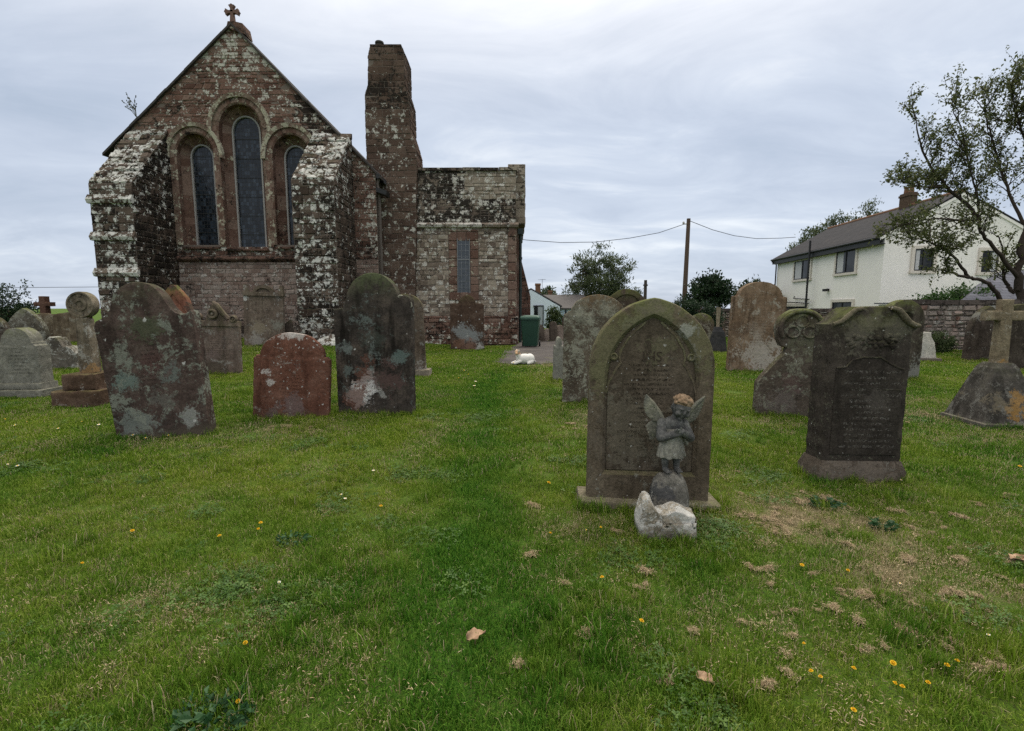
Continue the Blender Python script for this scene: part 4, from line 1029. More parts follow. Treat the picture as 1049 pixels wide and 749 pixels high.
mb.loft([[(k * math.cos(2 * math.pi * i / 28), y, zc_ + k * math.sin(2 * math.pi * i / 28)) for i in range(28)] for k, y in ((r_ * .97, .07), (r_, .05), (r_, -.05), (r_ * .97, -.07), (r_ * .85, -.07), (r_ * .82, -.055), (r_ * .5, -.055), (r_ * .46, -.07), (r_ * .3, -.07), (r_ * .26, -.055))])
for i in range(4):
    M = Matrix.Translation((0, 0, zc_)) @ Matrix.Rotation(R(90 * i), 4, 'Y'); mb.box(-.03, .03, -.064, -.05, .12, r_ * .8, M=M)
mb.build('wheel_head', Mw, o, 35)
# far left group
M_PG = lambda W, H: sm('pale grey granite', [(.15, .155, .14), (.2, .205, .19), (.25, .255, .235)], H, ((.3, .31, .28), .2, 7), None, .4, .25, [], (-.2, .2, .35, .8, .055, .55), seed=14, streak=False)
o, W, H, s, m = head('pale grey stout headstone on a plinth near the left edge, with cut lettering', 30, 404, 40, 68, lambda w, h: p_shoulder(w, h, h * .74, w * .72, h * .2, .05), .24, M_PG, yaw=3, lean=-.5)
mb = MB(); P = resample([(-W - .1, -.1), (-W - .1, .1), (W + .1, .1), (W + .1, -.1)], .06, .006, 4); slab(mb, P, .46, .015); mb.build('plinth', m, o, 30)
mb = MB(); slab(mb, resample([(-W - .03, .1), (-W - .03, .2), (W + .03, .2), (W + .03, .1)], .06, .004, 5), .32, .02); mb.build('base', m, o, 30)
# raised lines of worn lettering
o, W, H, s, m = head('dark pointed headstone standing behind the pale grey one', 33, 372, 38, 56, lambda w, h: p_gothic(w, h, h * .45), .14, lambda W, H: sm('dark speckled stone', [(.05, .046, .04), (.085, .08, .07), (.13, .125, .11)], H, ((.24, .24, .21), .45, 5), None, .6, .4, [(0, H, .25, (.2, .2, .17), .6)], seed=15), yaw=5, lean=-1)
o, W, H, s, m = head('dark headstone cut off by the left edge of the picture', -6, 378, 30, 54, lambda w, h: p_round(w, h, w), .15, lambda W, H: sm('dark edge stone', DK, H, ((.2, .2, .18), .4, 4), None, .4, .4, [(.2, .2, .3, (.2, .19, .17), .7)], seed=16), yaw=5, lean=4)
o, W, H, s, m = head('small slumped grey stone with a hollowed ragged top in the left group', 68, 377, 30, 32, lambda w, h: [(-w, 0), (-w, h * .85), (-w * .6, h), (-w * .1, h * .96), (w * .2, h * .72), (w * .55, h * .7), (w * .8, h * .6), (w, h * .5), (w * 1.02, 0)], .28, lambda W, H: sm('slumped grey stone', [(.09, .085, .078), (.14, .132, .12), (.19, .18, .165)], H, ((.36, .36, .33), .4, 3), None, .2, .3, [(-.1, H * .8, .18, (.04, .035, .03), .8), (-.2, H, .1, (.38, .38, .35), .8)], seed=17), yaw=5, lean=2, jit=.012)
# row of old slabs stacked along the far boundary
for k, (u, w_, h_, lab) in enumerate([(48, 15, 30, 'leftmost brown slab in the leaning row left of the church'), (57, 15, 29, 'second brown slab from the left in the leaning row left of the church'), (66, 15, 30, 'middle brown slab in the leaning row left of the church'), (75, 15, 31, 'fourth brown slab from the left in the leaning row left of the church'), (84, 17, 35, 'tallest brown slab at the right end of the leaning row left of the church')]):
    head(lab, u, 351, w_, h_, lambda w, h: p_round(w, h, w * .5), .2, sm('row stone %d' % k, [(.08, .062, .045), (.14, .115, .085), (.21, .185, .14)], 1, ((.26, .24, .19), .35, 3), None, .7, .4, seed=20 + k, moss_col=(.07, .055, .03)), yaw=20, lean=2 + (k % 3), group='old slabs leaning in a row left of the church', grass=4)
o, s, p = grave('plain red stone cross rising behind the row of slabs on the left', 50, 349, yaw=10, cat='cross', name='stone_cross')
mb = MB(); zt = 45 * s; wx = 7.5 * s; t = 2.7 * s; za = 37 * s; q = 2.1 * s
P = [(-t, -.1), (-t, za - q), (-wx, za - q), (-wx, za + q), (-t, za + q), (-t, zt), (t, zt), (t, za + q), (wx, za + q), (wx, za - q), (t, za - q), (t, -.1)]
slab(mb, resample(P, .06, .006, 2), .24, .02); mb.build('shaft', sm('red cross stone', [(.1, .06, .05), (.14, .085, .07), (.17, .11, .095)], 2, None, None, .2, .4, seed=26), o, 30)

# --- right side
OLV = (.13, .125, .07)
# big pointed stone
o, s, p = grave('tall pointed brown headstone with a sunk pointed panel, behind the winged cherub', 661, 513, yaw=-4, lean=.4, pitch=-1)
W, H = 60 * s, 206 * s; T = .16
MR1 = sm('olive brown sandstone', [(.085, .072, .055), (.115, .098, .076), (.15, .132, .104)], H, ((.2, .195, .16), .25, 4), (WHT, .5, 30), .55, .5, [(-.3, 1.2, .25, OLV, .7), (.3, 1.2, .25, OLV, .7), (0, 1.42, .2, (.15, .145, .1), .6), (.22, 1.33, .07, (.3, .31, .28), .7), (-.36, 1.0, .15, OLV, .6), (-.4, .5, .2, (.14, .12, .095), .5)], (-.24, .24, .45, 1.1, .042, .5), seed=30, base=.2)
MR1P = sm('dark panel stone', [(.062, .053, .043), (.092, .079, .063), (.125, .108, .088)], H, ((.14, .13, .1), .3, 4), (WHT, .6, 26), .0, .6, [(-.2, .55, .3, (.14, .125, .095), .6), (0.05, 1.2, .14, (.12, .115, .07), .6), (.1, .5, .2, (.13, .115, .09), .4)], (-.25, .25, .42, 1.08, .036, .75), seed=31, base=.2)
prof = p_gothic(W, H, H * .66); prof = [(x, z if z > 0 else -.15) for x, z in prof]
ip = p_gothic(W * .77, H * .925, H * .61)
ip = [(x, z if z > 0 else H * .145) for x, z in ip]
mb = MB(); slab(mb, resample(prof, .03, .003, 3), T, .02, [(resample(ip, .03), .035)]); mb.build('slab', MR1, o, 30)
mb = MB(); q = offset(resample(ip, .03), .03); mb.loft([[(x, -T / 2 + yy, z) for x, z in P_] for P_, yy in ((q, .03), (offset(q, .004), .026))], False, True); mb.build('inscription_panel', MR1P, o, 30)
# cusped tracery: two curved ribs with a boss each side, cut against the panel
mb = MB()
for sx in (-1, 1):
    pts = [(sx * W * .12, H * .885), (sx * W * .36, H * .82), (sx * W * .5, H * .755), (sx * W * .53, H * .715), (sx * W * .5, H * .69), (sx * W * .56, H * .665), (sx * W * .68, H * .6), (sx * W * .73, H * .54)]
    mb.tube([(x, -T / 2 + .028, z) for x, z in pts], .009, 6)
    mb.loft([[(sx * W * .62 + k * math.cos(2 * math.pi * i / 12), -T / 2 + .03 - d, H * .72 + k * math.sin(2 * math.pi * i / 12)) for i in range(12)] for k, d in ((.03, 0), (.03, .014), (.02, .02), (.012, .008))])
mb.build('tracery', MR1, o, 40)
mb = MB(); bb = resample([(-W - .075, -.15), (-W - .075, .0), (-W - .06, .045), (W + .06, .045), (W + .075, .0), (W + .075, -.15)], .05, .005, 6); slab(mb, bb, .34, .02); mb.build('base', sm('pale base', [(.12, .11, .085), (.17, .155, .125), (.22, .205, .17)], .3, ((.27, .26, .22), .3, 5), None, .5, .3, seed=32), o, 30)
fc = bpy.data.curves.new('monogram', 'FONT'); fc.body = 'IHS'; fc.size = .105; fc.extrude = .003; fc.align_x = 'CENTER'
fo = bpy.data.objects.new('monogram', fc); COL.objects.link(fo); bpy.context.view_layer.update()
fm = bpy.data.meshes.new_from_object(fo.evaluated_get(bpy.context.evaluated_depsgraph_get())); bpy.data.objects.remove(fo)
fm.materials.clear(); fm.materials.append(sm('worn letter stone', [(.05, .043, .035), (.065, .055, .045), (.09, .078, .063)], 2, None, None, 0, .4, seed=33))
mo = bpy.data.objects.new('monogram', fm); COL.objects.link(mo); mo.parent = o; mo.location = (0, -T / 2 + .0265, H * .70); mo.rotation_euler = (R(90), 0, 0)
grow(p, W + .07, .34, 0, 90)
o, W, H, s, m = head('wide round-shouldered headstone speckled with lichen, left behind the pointed one', 609, 412, 66, 109, lambda w, h: p_shoulder(w, h, h * .82, w * .8, h * .17, .05), .16,
    lambda W, H: sm('speckled grey brown stone', [(.065, .055, .045), (.1, .086, .07), (.14, .122, .1)], H, ((.25, .25, .2), .5, 6), (WHT, .7, 24), .8, .4, [(-.3, H * .85, .3, (.19, .19, .15), .6), (.1, H * .9, .2, (.17, .17, .13), .5)], seed=34, moss_col=(.08, .055, .03)), yaw=-5, lean=.5)
o, W, H, s, m = head('thin pale grey slab edge beside the lichen-speckled headstone', 571, 389, 9, 44, lambda w, h: p_shoulder(w, h, h * .8, w * .6, h * .15), .3, lambda W, H: sm('thin pale slab stone', [(.17, .18, .17), (.22, .23, .22), (.28, .29, .27)], H, None, None, .1, .2, seed=35), lean=1, yaw=0, grass=6)
o, W, H, s, m = head('dark headstone with a ringed round head peeping over the speckled one', 640, 372, 40, 75, lambda w, h: p_round(w, h, w), .16, lambda W, H: sm('dark ringed stone', [(.05, .04, .034), (.075, .06, .05), (.1, .085, .07)], H, ((.15, .14, .11), .3, 4), None, .6, .4, seed=36), holes=[(lambda w, h: arc(0, h - w, w * .74, w * .74, 180, -180, 30)[:-1], .03)], yaw=-6)
o, W, H, s, m = head('mossy headstone tipped over to the right, just right of the pointed one', 706, 372, 24, 52, lambda w, h: p_round(w, h, w * .9), .16, lambda W, H: sm('mossy tipped stone', [(.07, .058, .048), (.1, .085, .07), (.14, .12, .1)], H, ((.24, .23, .19), .5, 5), None, .8, .4, seed=37), yaw=-22, lean=14)
# dark pedestal with a pale cross shaft
o, s, p = grave('dark tapering pedestal carrying a thin pale shaft, in front of the boundary wall', 734, 360, yaw=-15, cat='grave monument', name='pedestal_monument')
mb = MB(); mb.loft([[(-9 * s, -9 * s, -.1), (9 * s, -9 * s, -.1), (9 * s, 9 * s, -.1), (-9 * s, 9 * s, -.1)], [(-8 * s, -8 * s, 7 * s), (8 * s, -8 * s, 7 * s), (8 * s, 8 * s, 7 * s), (-8 * s, 8 * s, 7 * s)], [(-6 * s, -6 * s, 20 * s), (6 * s, -6 * s, 20 * s), (6 * s, 6 * s, 20 * s), (-6 * s, 6 * s, 20 * s)], [(-3 * s, -3 * s, 25 * s), (3 * s, -3 * s, 25 * s), (3 * s, 3 * s, 25 * s), (-3 * s, 3 * s, 25 * s)]]); mb.build('pedestal', sm('slate dark stone', [(.03, .032, .036), (.042, .045, .05), (.06, .06, .063)], .8, None, None, 0, .3, seed=38), o)
mb = MB(); mb.loft([[(-a * s, -a * s, z * s), (a * s, -a * s, z * s), (a * s, a * s, z * s), (-a * s, a * s, z * s)] for a, z in ((1.3, 24), (2, 45))]); mb.build('shaft', sm('pale shaft stone', [(.2, .17, .13), (.26, .23, .18), (.32, .29, .24)], 2, None, None, 0, .3, seed=39), o)
o, W, H, s, m = head('pale brown round-headed headstone with a whitish lower half', 771, 380, 52, 90, lambda w, h: p_shoulder(w, h, h * .83, w * .82, h * .165, .02), .2,
    lambda W, H: sm('pale brown stone', [(.13, .09, .062), (.19, .14, .102), (.25, .195, .15)], H, ((.32, .29, .24), .35, 4), None, .5, .6, [(.1, .4, .45, (.34, .31, .27), .85), (.3, .15, .35, (.34, .31, .27), .7), (0, .9, .3, (.24, .2, .16), .5), (-.4, .9, .2, (.09, .062, .043), .7)], (-.4, .4, .55, 1.35, .06, .3), seed=40, moss_col=(.08, .06, .035)), yaw=-2, lean=1.5)
# trefoil headed stone
def tref(w, h):
    c = (w * .55, h * .82); r = w * .95
    P = [(-w, 0), (-w, h * .3), (-w * .86, h * .36), (w * .02, h * .6), (w * .05, h * .64)]
    P += [(w * -.2, h * .66), (w * -.32, h * .72)] + arc(c[0], c[1], r, h * .185, 200, -20, 20) + [(w * 1.3, h * .7), (w * 1.12, h * .64), (w * 1.12, 0)]
    return P
o, W, H, s, m = head('dark stone with a bulging ringed trefoil head beside the big black headstone', 797, 425, 48, 108, tref, .14,
    lambda W, H: sm('trefoil stone', [(.055, .046, .042), (.085, .072, .064), (.12, .105, .092)], H, ((.19, .19, .15), .4, 5), (WHT, .4, 14), .6, .5, [(0, .2, .25, (.14, .12, .11), .6), (.1, .45, .15, (.09, .06, .055), .6), (.3, 1.0, .25, (.13, .13, .09), .6)], seed=41, base=.3), yaw=-8, lean=1)
mb = MB(); cx_, cz_ = W * .55, H * .82
mb.tube([(cx_ + W * .82 * math.cos(t), -.08, cz_ + H * .16 * math.sin(t)) for t in np.linspace(R(210), R(-30), 24)], .028, 8)
for a in (90, 205, -25):
    q = (cx_ + W * .36 * math.cos(R(a)), cz_ + H * .07 * math.sin(R(a)))
    mb.tube([(q[0] + W * .26 * math.cos(t), -.075, q[1] + H * .052 * math.sin(t)) for t in np.linspace(0, 6.2832, 16)], .016, 6, cap=False)
mb.build('trefoil_ring', m, o, 50)
# big black headstone on the right
o, s, p = grave('big black headstone with a moss-topped scrolled head and a framed panel, right of the cherub', 870, 489, yaw=0, lean=.8, pitch=-1)
W, H = 39 * s, 174 * s; T = .26
MB7 = sm('black stone', [(.032, .028, .026), (.05, .045, .042), (.08, .072, .064)], H, ((.12, .12, .09), .28, 6), (WHT, .5, 26), .4, .45, [(-.1, H * .84, .2, (.13, .12, .095), .55), (.2, H * .88, .14, (.13, .12, .095), .55), (0, H * .9, .12, (.12, .11, .08), .5)], None, seed=43, base=.75)
prof = [(-W, -.15), (-W, H * .895), (-W * .9, H * .91), (-W * .72, H * .945), (-W * .5, H * .992), (-W * .1, H), (W * .45, H * 1.0), (W * .66, H * .97), (W * .85, H * .92), (W * 1.12, H * .903), (W * 1.13, H * .88), (W, H * .86), (W, -.15)]
mb = MB(); slab(mb, resample(prof, .03, .008, 9), T, .02); mb.build('slab', MB7, o, 32)
MSC = sm('pale mossy moulding stone', [(.1, .092, .07), (.14, .13, .1), (.18, .165, .13)], 2, None, (WHT, .5, 20), .2, .4, seed=44)
mb = MB(); mb.tube([(x * W, -T / 2 - .005, z * H) for x, z in ((.4, .992), (.58, .978), (.72, .945), (.86, .912), (1.02, .896), (1.14, .895))], [.02, .026, .028, .026, .024, .014], 8)
mb.build('scroll_moulding', MSC, o, 50); mb = MB()
mb.tube([(x * W, -T / 2 - .005, z * H) for x, z in ((-.3, .985), (-.48, .975), (-.66, .94), (-.8, .912), (-1.0, .895))], [.015, .022, .022, .02, .016], 8)
mb.build('scroll_moulding', MSC, o, 50)
mb = MB()
rel = random.Random(5)
for k in range(34):      # worn carved foliage below the head
    mb.ell((rel.uniform(-.62, .62) * W, -T / 2 + .004, H * rel.uniform(.775, .84)), (rel.uniform(.02, .045), .016, rel.uniform(.014, .03)), 8, 6, Matrix.Rotation(rel.uniform(-1, 1), 3, 'Y'))
mb.build('carved_foliage', MB7, o, 60)
MP7 = sm('black panel stone', [(.03, .027, .025), (.045, .041, .038), (.065, .06, .054)], H, ((.1, .1, .08), .15, 6), (WHT, .4, 24), 0, .3, [(.08, H * .475, .1, (.1, .09, .08), .4)], (-.24, .3, H * .2, H * .66, .05, -.35), seed=45)
pp_ = [(-W * .84, H * .16), (-W * .84, H * .655), (-W * .6, H * .66), (-W * .45, H * .7), (-W * .2, H * .715), (W * .25, H * .715), (W * .5, H * .68), (W * .75, H * .655), (W * .84, H * .65), (W * .84, H * .16)]
mb = MB(); q = resample(pp_, .03); mb.loft([[(x, -T / 2 + y, z) for x, z in P_] for P_, y in ((q, .01), (q, -.006), (offset(q, .006), -.008))], False, True); mb.build('inscription_panel', MP7, o, 30)
mb = MB(); mb.tube([(x, -T / 2 - .006, z) for x, z in pp_[1:-1]], .009, 6); mb.tube([(x * W, -T / 2 - .006, H * .535) for x in (.35, .82)], .006, 5); mb.tube([(W * .82, -T / 2 - .006, z * H) for z in (.65, .53)], .006, 5); mb.build('panel_frame', MB7, o, 50)
mb = MB(); mb.loft([[(x, y, z) for x, y in ((-W - a, -T / 2 - a), (W + a, -T / 2 - a), (W + a, T / 2 + a), (-W - a, T / 2 + a))] for a, z in ((.035, -.15), (.032, .1), (.002, .19))]); mb.build('base', sm('brown foot stone', [(.07, .058, .05), (.1, .085, .073), (.13, .115, .1)], .3, ((.16, .15, .13), .3, 8), None, 0, .3, [(0, 0, .4, (.14, .12, .1), .6)], seed=46), o, 20)
grow(p, W + .05, T, 0, 60)
o, W, H, s, m = head('round-topped dark headstone with a hollow roundel behind the big black one', 917, 388, 40, 80, lambda w, h: p_round(w, h, w * 1.0), .2,
    lambda W, H: sm('dark roundel stone', [(.045, .04, .034), (.068, .06, .052), (.1, .09, .078)], H, ((.14, .14, .1), .35, 4), None, .6, .5, [(.3, .1, .3, (.2, .2, .18), .8)], seed=47), holes=[(lambda w, h: arc(w * .05, h - w * .95, w * .36, w * .36, 180, -180, 20)[:-1], .05)], yaw=0, lean=.5)
# white marble block
o, W, H, s, m = head('white marble block with sloping sides beside the boundary wall', 943, 369, 20, 29, lambda w, h: [(-w, 0), (-w, h * .1), (-w * .72, h * .68), (-w * .45, h * .86), (-w * .38, h), (w * .3, h), (w * .38, h * .84), (w * .72, h * .62), (w, h * .1), (w, 0)], .35, lambda W, H: sm('white marble', [(.42, .42, .4), (.52, .52, .5), (.6, .6, .58)], H, None, None, 0, .15, [(-.1, .2, .3, (.36, .36, .34), .5)], seed=48, streak=True), yaw=-8, grass=6)
mb = MB(); mb.box(-W - .05, W + .07, -.25, .25, -.1, .07); mb.build('base', plain('brown marker base', (.14, .12, .1), .9, .2, .3, 14), o)
# cross on tapering pedestal
o, s, p = grave('yellow-stained stone cross on a dark pyramid base at the right edge', 1015, 433, yaw=-6, cat='grave monument', name='cross_monument')
MC = sm('pale lichened cross', [(.15, .125, .09), (.22, .19, .14), (.3, .265, .2)], 2.5, ((.33, .3, .24), .35, 6), None, .2, .4, [(0, .55, .12, (.3, .17, .05), .9), (0, .75, .1, (.28, .16, .05), .8)], seed=50)
MPD = sm('dark pyramid stone', [(.045, .043, .042), (.075, .072, .07), (.12, .115, .105)], .7, ((.16, .155, .14), .4, 5), None, .1, .6, [(.02, .2, .12, (.26, .15, .05), .8), (.05, .38, .1, (.27, .16, .06), .8), (-.12, .3, .12, (.2, .17, .12), .5)], seed=51)
sq = lambda a, z, b=None: [(-a, -a, z), (a, -a, z), (a, a, z), (-a, a, z)]
mb = MB(); a0 = 27 * s; mb.loft([sq(a0 * 1.04, -.1), sq(a0 * 1.04, .05), sq(a0 * 1.0, .06)]); mb.build('plinth', sm('edge stone', [(.1, .095, .09), (.16, .155, .14), (.22, .215, .2)], .4, None, None, .3, .4, seed=52), o)
mb = MB(); mb.loft([sq(a0 * .97, .058), sq(a0 * .93, .09), sq(a0 * .5, 50 * s), sq(a0 * .47, 52 * s), sq(a0 * .42, 57 * s), sq(a0 * .3, 62 * s)]); mb.build('pyramid_base', MPD, o)
mb = MB(); t = 5.2 * s; zt = 125 * s; za = 109 * s; wx = 18.5 * s; tt = 4.8 * s
P = [(-t * 1.25, 58 * s), (-t, za - tt), (-wx, za - tt), (-wx, za + tt), (-t, za + tt), (-t, zt), (t, zt), (t, za + tt), (wx, za + tt), (wx, za - tt), (t, za - tt), (t * 1.25, 58 * s)]
slab(mb, resample(P, .04, .003, 2), t * 1.7, .012); mb.build('cross', MC, o, 30)
grow(p, a0, a0 * 2, -6, 50)
o, W, H, s, m = head('dark pointed headstone against the boundary wall, left of the cross monument', 1004, 369, 36, 55, lambda w, h: p_gothic(w, h, h * .5), .18, lambda W, H: sm('dark wall stone', DK, H, ((.2, .2, .18), .25, 4), (WHT, .5, 10), .3, .4, [(-.3, H * .85, .15, (.22, .22, .2), .6)], seed=53), yaw=5, lean=2)
o, W, H, s, m = head('dark square-topped headstone cut off by the right edge behind the cross', 1045, 378, 52, 66, lambda w, h: p_round(w, h, h * .08), .18, lambda W, H: sm('dark broad stone', [(.04, .034, .03), (.06, .052, .046), (.09, .08, .07)], H, ((.15, .13, .1), .25, 4), None, .3, .4, seed=54), yaw=0)
# little stones near the white cottage
for (u, v, w_, h_, lab) in [(553, 350, 9, 17, 'small brown headstone just right of the green bin'), (560, 349.5, 6, 13, 'pale squat headstone between two brown ones by the path'), (567, 349.5, 8, 20, 'dark brown headstone beside the path end below the blue-white cottage'), (573.5, 349, 7, 16, 'pale pinkish headstone by the far end of the path'), (580, 348, 8, 24, 'dark narrow headstone nearest the cottage shrub')]:
    pale = 'pale' in lab
    head(lab, u, v, w_, h_, lambda w, h: p_round(w, h, w * .8), .14, sm('small stone %d' % u, [(.2, .16, .14), (.26, .22, .2), (.32, .28, .25)] if pale else [(.06, .05, .045), (.1, .085, .075), (.14, .12, .105)], 1, None, None, .3, .4, seed=u), yaw=rng.uniform(-15, 15), lean=rng.uniform(-2, 2), grass=3)
# ------------------------------------------------------------------ sculpted pieces: many overlapping forms fused into one skin
def fuse(name, mb, voxel, smooth_it, mat, parent=None):
    me = mb.mesh('raw', []); t = bpy.data.objects.new('raw', me); COL.objects.link(t)
    m = t.modifiers.new('r', 'REMESH'); m.mode = 'VOXEL'; m.voxel_size = voxel
    if smooth_it: q = t.modifiers.new('s', 'SMOOTH'); q.factor = .5; q.iterations = smooth_it
    bpy.context.view_layer.update()
    nm = bpy.data.meshes.new_from_object(t.evaluated_get(bpy.context.evaluated_depsgraph_get())); bpy.data.objects.remove(t); bpy.data.meshes.remove(me)
    nm.name = name; nm.materials.clear(); nm.materials.append(mat); nm.polygons.foreach_set('use_smooth', [True] * len(nm.polygons))
    o = bpy.data.objects.new(name, nm); COL.objects.link(o)
    if parent is not None: o.parent = parent
    return o
def cap(mb, a, b, ra, rb, n=10):
    a, b = Vector(a), Vector(b); k = 6
    mb.tube([a.lerp(b, i / k) for i in range(k + 1)], [ra + (rb - ra) * i / k for i in range(k + 1)], n); mb.ell(a, (ra,) * 3, n, 8); mb.ell(b, (rb,) * 3, n, 8)

# white lichened rock
p, s = gnd(681, 548)
rock = empty('rock', (p.x, p.y, p.z), 'knee-low white lichened rough rock in front of the cherub', 'rock', (0, 0, R(-6)))
mb = MB(); bm = bmesh.new(); bmesh.ops.create_cube(bm, size=1); bmesh.ops.subdivide_edges(bm, edges=bm.edges, cuts=22, use_grid_fill=True)
WR, HR, DR = 62 * s, 50 * s, .2
for v in bm.verts:
    x, y, z = v.co
    q = v.co.copy(); L = max(abs(x), abs(y), abs(z)) * 2; rr = q.length * 2
    q *= (L / rr) ** .22 if rr > 0 else 1
    top = .94 - .25 * smooth((q.x + .36) / .2) + .05 * math.sin(q.x * 11)
    hz_ = (q.z + .5) * (top if q.z > 0 else 1)
    P_ = Vector((q.x * WR * (1 - .12 * (q.z + .5)), q.y * DR * (1 - .2 * (q.z + .5)), hz_ * HR - .03))
    P_ += Vector(noise.noise_vector((P_.x * 9, P_.y * 9, P_.z * 9 + 3))) * .016 + Vector(noise.noise_vector((P_.x * 28, P_.y * 28, P_.z * 28))) * .008
    v.co = P_
me = bpy.data.meshes.new('rock'); bm.to_mesh(me); bm.free(); me.polygons.foreach_set('use_smooth', [True] * len(me.polygons))
me.materials.append(stone_mat('lichened rock', [(.18, .165, .135), (.28, .265, .23), (.4, .385, .35)], .5, ((.5, .5, .47), .6, 8), (WHT, .6, 24), .1, .3, [(-.1, .12, .08, (.1, .09, .06), .6)], tone=1.15, seed=60, scale=8, base=.7, streak=False))
ro = bpy.data.objects.new('stone', me); COL.objects.link(ro); ro.parent = rock
grow(p, WR / 2, DR, 0, 22)

# cherub on its mound
pp_, s_ = gnd(683, 530)
S = s_; base = pp_.copy()
M_ST = stone_mat('weathered cast stone', [(.075, .08, .08), (.13, .135, .13), (.22, .225, .21)], .9, ((.28, .29, .25), .25, 9), None, 0, .5, [], tone=1.0, seed=61, scale=7)
M_SK = stone_mat('dark cherub stone', [(.05, .054, .058), (.085, .09, .094), (.14, .146, .145)], .9, ((.2, .21, .18), .25, 14), None, 0, .4, [], tone=1.0, seed=62, scale=9)
M_TUN = stone_mat('pale tunic stone', [(.12, .125, .115), (.19, .195, .18), (.28, .285, .26)], .9, ((.3, .3, .27), .3, 9), None, 0, .5, [(-.05, .36, .06, (.08, .085, .085), .8)], tone=1.15, seed=63, scale=8)
M_HAIR = stone_mat('tan lichened hair', [(.12, .085, .055), (.22, .165, .115), (.34, .28, .21)], .9, None, None, 0, .3, [], tone=1.0, seed=64, scale=16)
M_WING = stone_mat('wing stone', [(.07, .076, .074), (.13, .135, .12), (.21, .21, .17)], .9, ((.27, .28, .2), .35, 9), None, 0, .6, [], tone=1.15, seed=65, scale=6)
ch = empty('cherub_statue', (base.x, base.y, base.z), 'small winged stone cherub with tan hair standing on a rounded mound', 'statue', (0, 0, R(8)))
mb = MB()
zb_ = 50 * S       # top of the mound
mb.ell((0, 0, .02), (22 * S, .13, zb_ * .78), 20, 12); mb.ell((5 * S, -.02, .1), (16 * S, .1, zb_ * .72), 18, 12); mb.ell((-8 * S, 0, .06), (12 * S, .1, zb_ * .8), 16, 10); mb.ell((9 * S, 0, .12), (9 * S, .085, zb_ * .62), 16, 10)
mb.ell((2 * S, -.01, zb_ * .8), (10 * S, .08, zb_ * .22), 16, 10)
mound = fuse('mound', mb, .009, 2, stone_mat('mound stone', [(.07, .072, .07), (.13, .13, .122), (.24, .24, .22)], .3, ((.27, .265, .24), .3, 9), None, 0, .65, [(.04, .06, .1, (.25, .245, .22), .7), (-.03, .1, .05, (.2, .14, .08), .6), (-.08, .2, .08, (.05, .052, .055), .8)], tone=1.0, seed=66), ch)
X = 2 * S          # body axis
mb = MB(); z = lambda v: zb_ + v * S
# legs, trunk, neck, head, arms as one body
for sx, fx in ((-1, -6.5), (1, 5.5)):
    cap(mb, (X + fx * S, -.01, z(3)), (X + fx * S * 1.0, .0, z(13)), 3.0 * S, 4.0 * S); cap(mb, (X + fx * S, 0, z(13)), (X + fx * .9 * S, 0, z(26)), 4.0 * S, 6.0 * S)
    mb.ell((X + fx * S, -.028, z(1.5)), (3.2 * S, 6 * S, 2.4 * S), 12, 8)
    for t in range(5): mb.ell((X + fx * S + (t - 2) * 1.2 * S, -.028 - 5.4 * S, z(.8)), (.8 * S, 1.3 * S, .9 * S), 8, 6)
mb.ell((X, 0, z(30)), (10.5 * S, 8 * S, 9 * S), 16, 12); mb.ell((X, -.005, z(38)), (10 * S, 8 * S, 9 * S), 16, 12); mb.ell((X + .5 * S, 0, z(47)), (11 * S, 7.5 * S, 9 * S), 16, 12)
cap(mb, (X + 2 * S, .0, z(52)), (X + 5 * S, -.004, z(59)), 4.5 * S, 4 * S)
hc = Vector((X + 7.5 * S, -.02, z(65)))
Mh = Matrix.Rotation(R(14), 3, 'Y') @ Matrix.Rotation(R(18), 3, 'X')
def hp(x, y, zz): return hc + Mh @ Vector((x * S, y * S, zz * S))
mb.ell(hc, (9 * S, 9.5 * S, 10.5 * S), 18, 14, Mh); mb.ell(hp(0, -3, -5), (6.5 * S, 6 * S, 5.5 * S), 14, 10, Mh)
mb.ell(hp(0, -9.4, -1.8), (1.5 * S, 2 * S, 2 * S), 10, 8, Mh)                        # nose
for sx in (-1, 1):
    mb.ell(hp(sx * 4.5, -7.2, -4), (3 * S, 2.6 * S, 2.8 * S), 10, 8, Mh)             # cheeks
    mb.ell(hp(sx * 3.5, -8.6, 1.6), (2.4 * S, 1.2 * S, .8 * S), 10, 8, Mh)           # brows
    mb.ell(hp(sx * 3.3, -8.4, -.2), (1.5 * S, 1.1 * S, .8 * S), 10, 8, Mh)           # lids
    mb.ell(hp(sx * 9, .5, -1.5), (1.4 * S, 2 * S, 2.8 * S), 8, 8, Mh)                # ears
mb.ell(hp(0, -8.4, -5.6), (2.1 * S, 1.2 * S, .8 * S), 10, 8, Mh); mb.ell(hp(0, -8.2, -7), (1.7 * S, 1.2 * S, .8 * S), 10, 8, Mh); mb.ell(hp(0, -6.8, -9.3), (2.6 * S, 2 * S, 1.6 * S), 10, 8, Mh)
def armc(sh, el, wr, r):
    cap(mb, sh, el, r[0], r[1]); cap(mb, el, wr, r[1] * .98, r[2])
yF = -.075
shL, elL, wrL = Vector((X - 11 * S, 0, z(49))), Vector((X - 14.5 * S, -.045, z(36))), Vector((X + 2 * S, yF - .01, z(41)))
shR, elR, wrR = Vector((X + 12 * S, 0, z(48))), Vector((X + 16 * S, -.045, z(35))), Vector((X + 4 * S, yF - .022, z(42.5)))
armc(shL, elL, wrL, (5 * S, 4.8 * S, 3.3 * S)); armc(shR, elR, wrR, (5 * S, 4.8 * S, 3.3 * S))
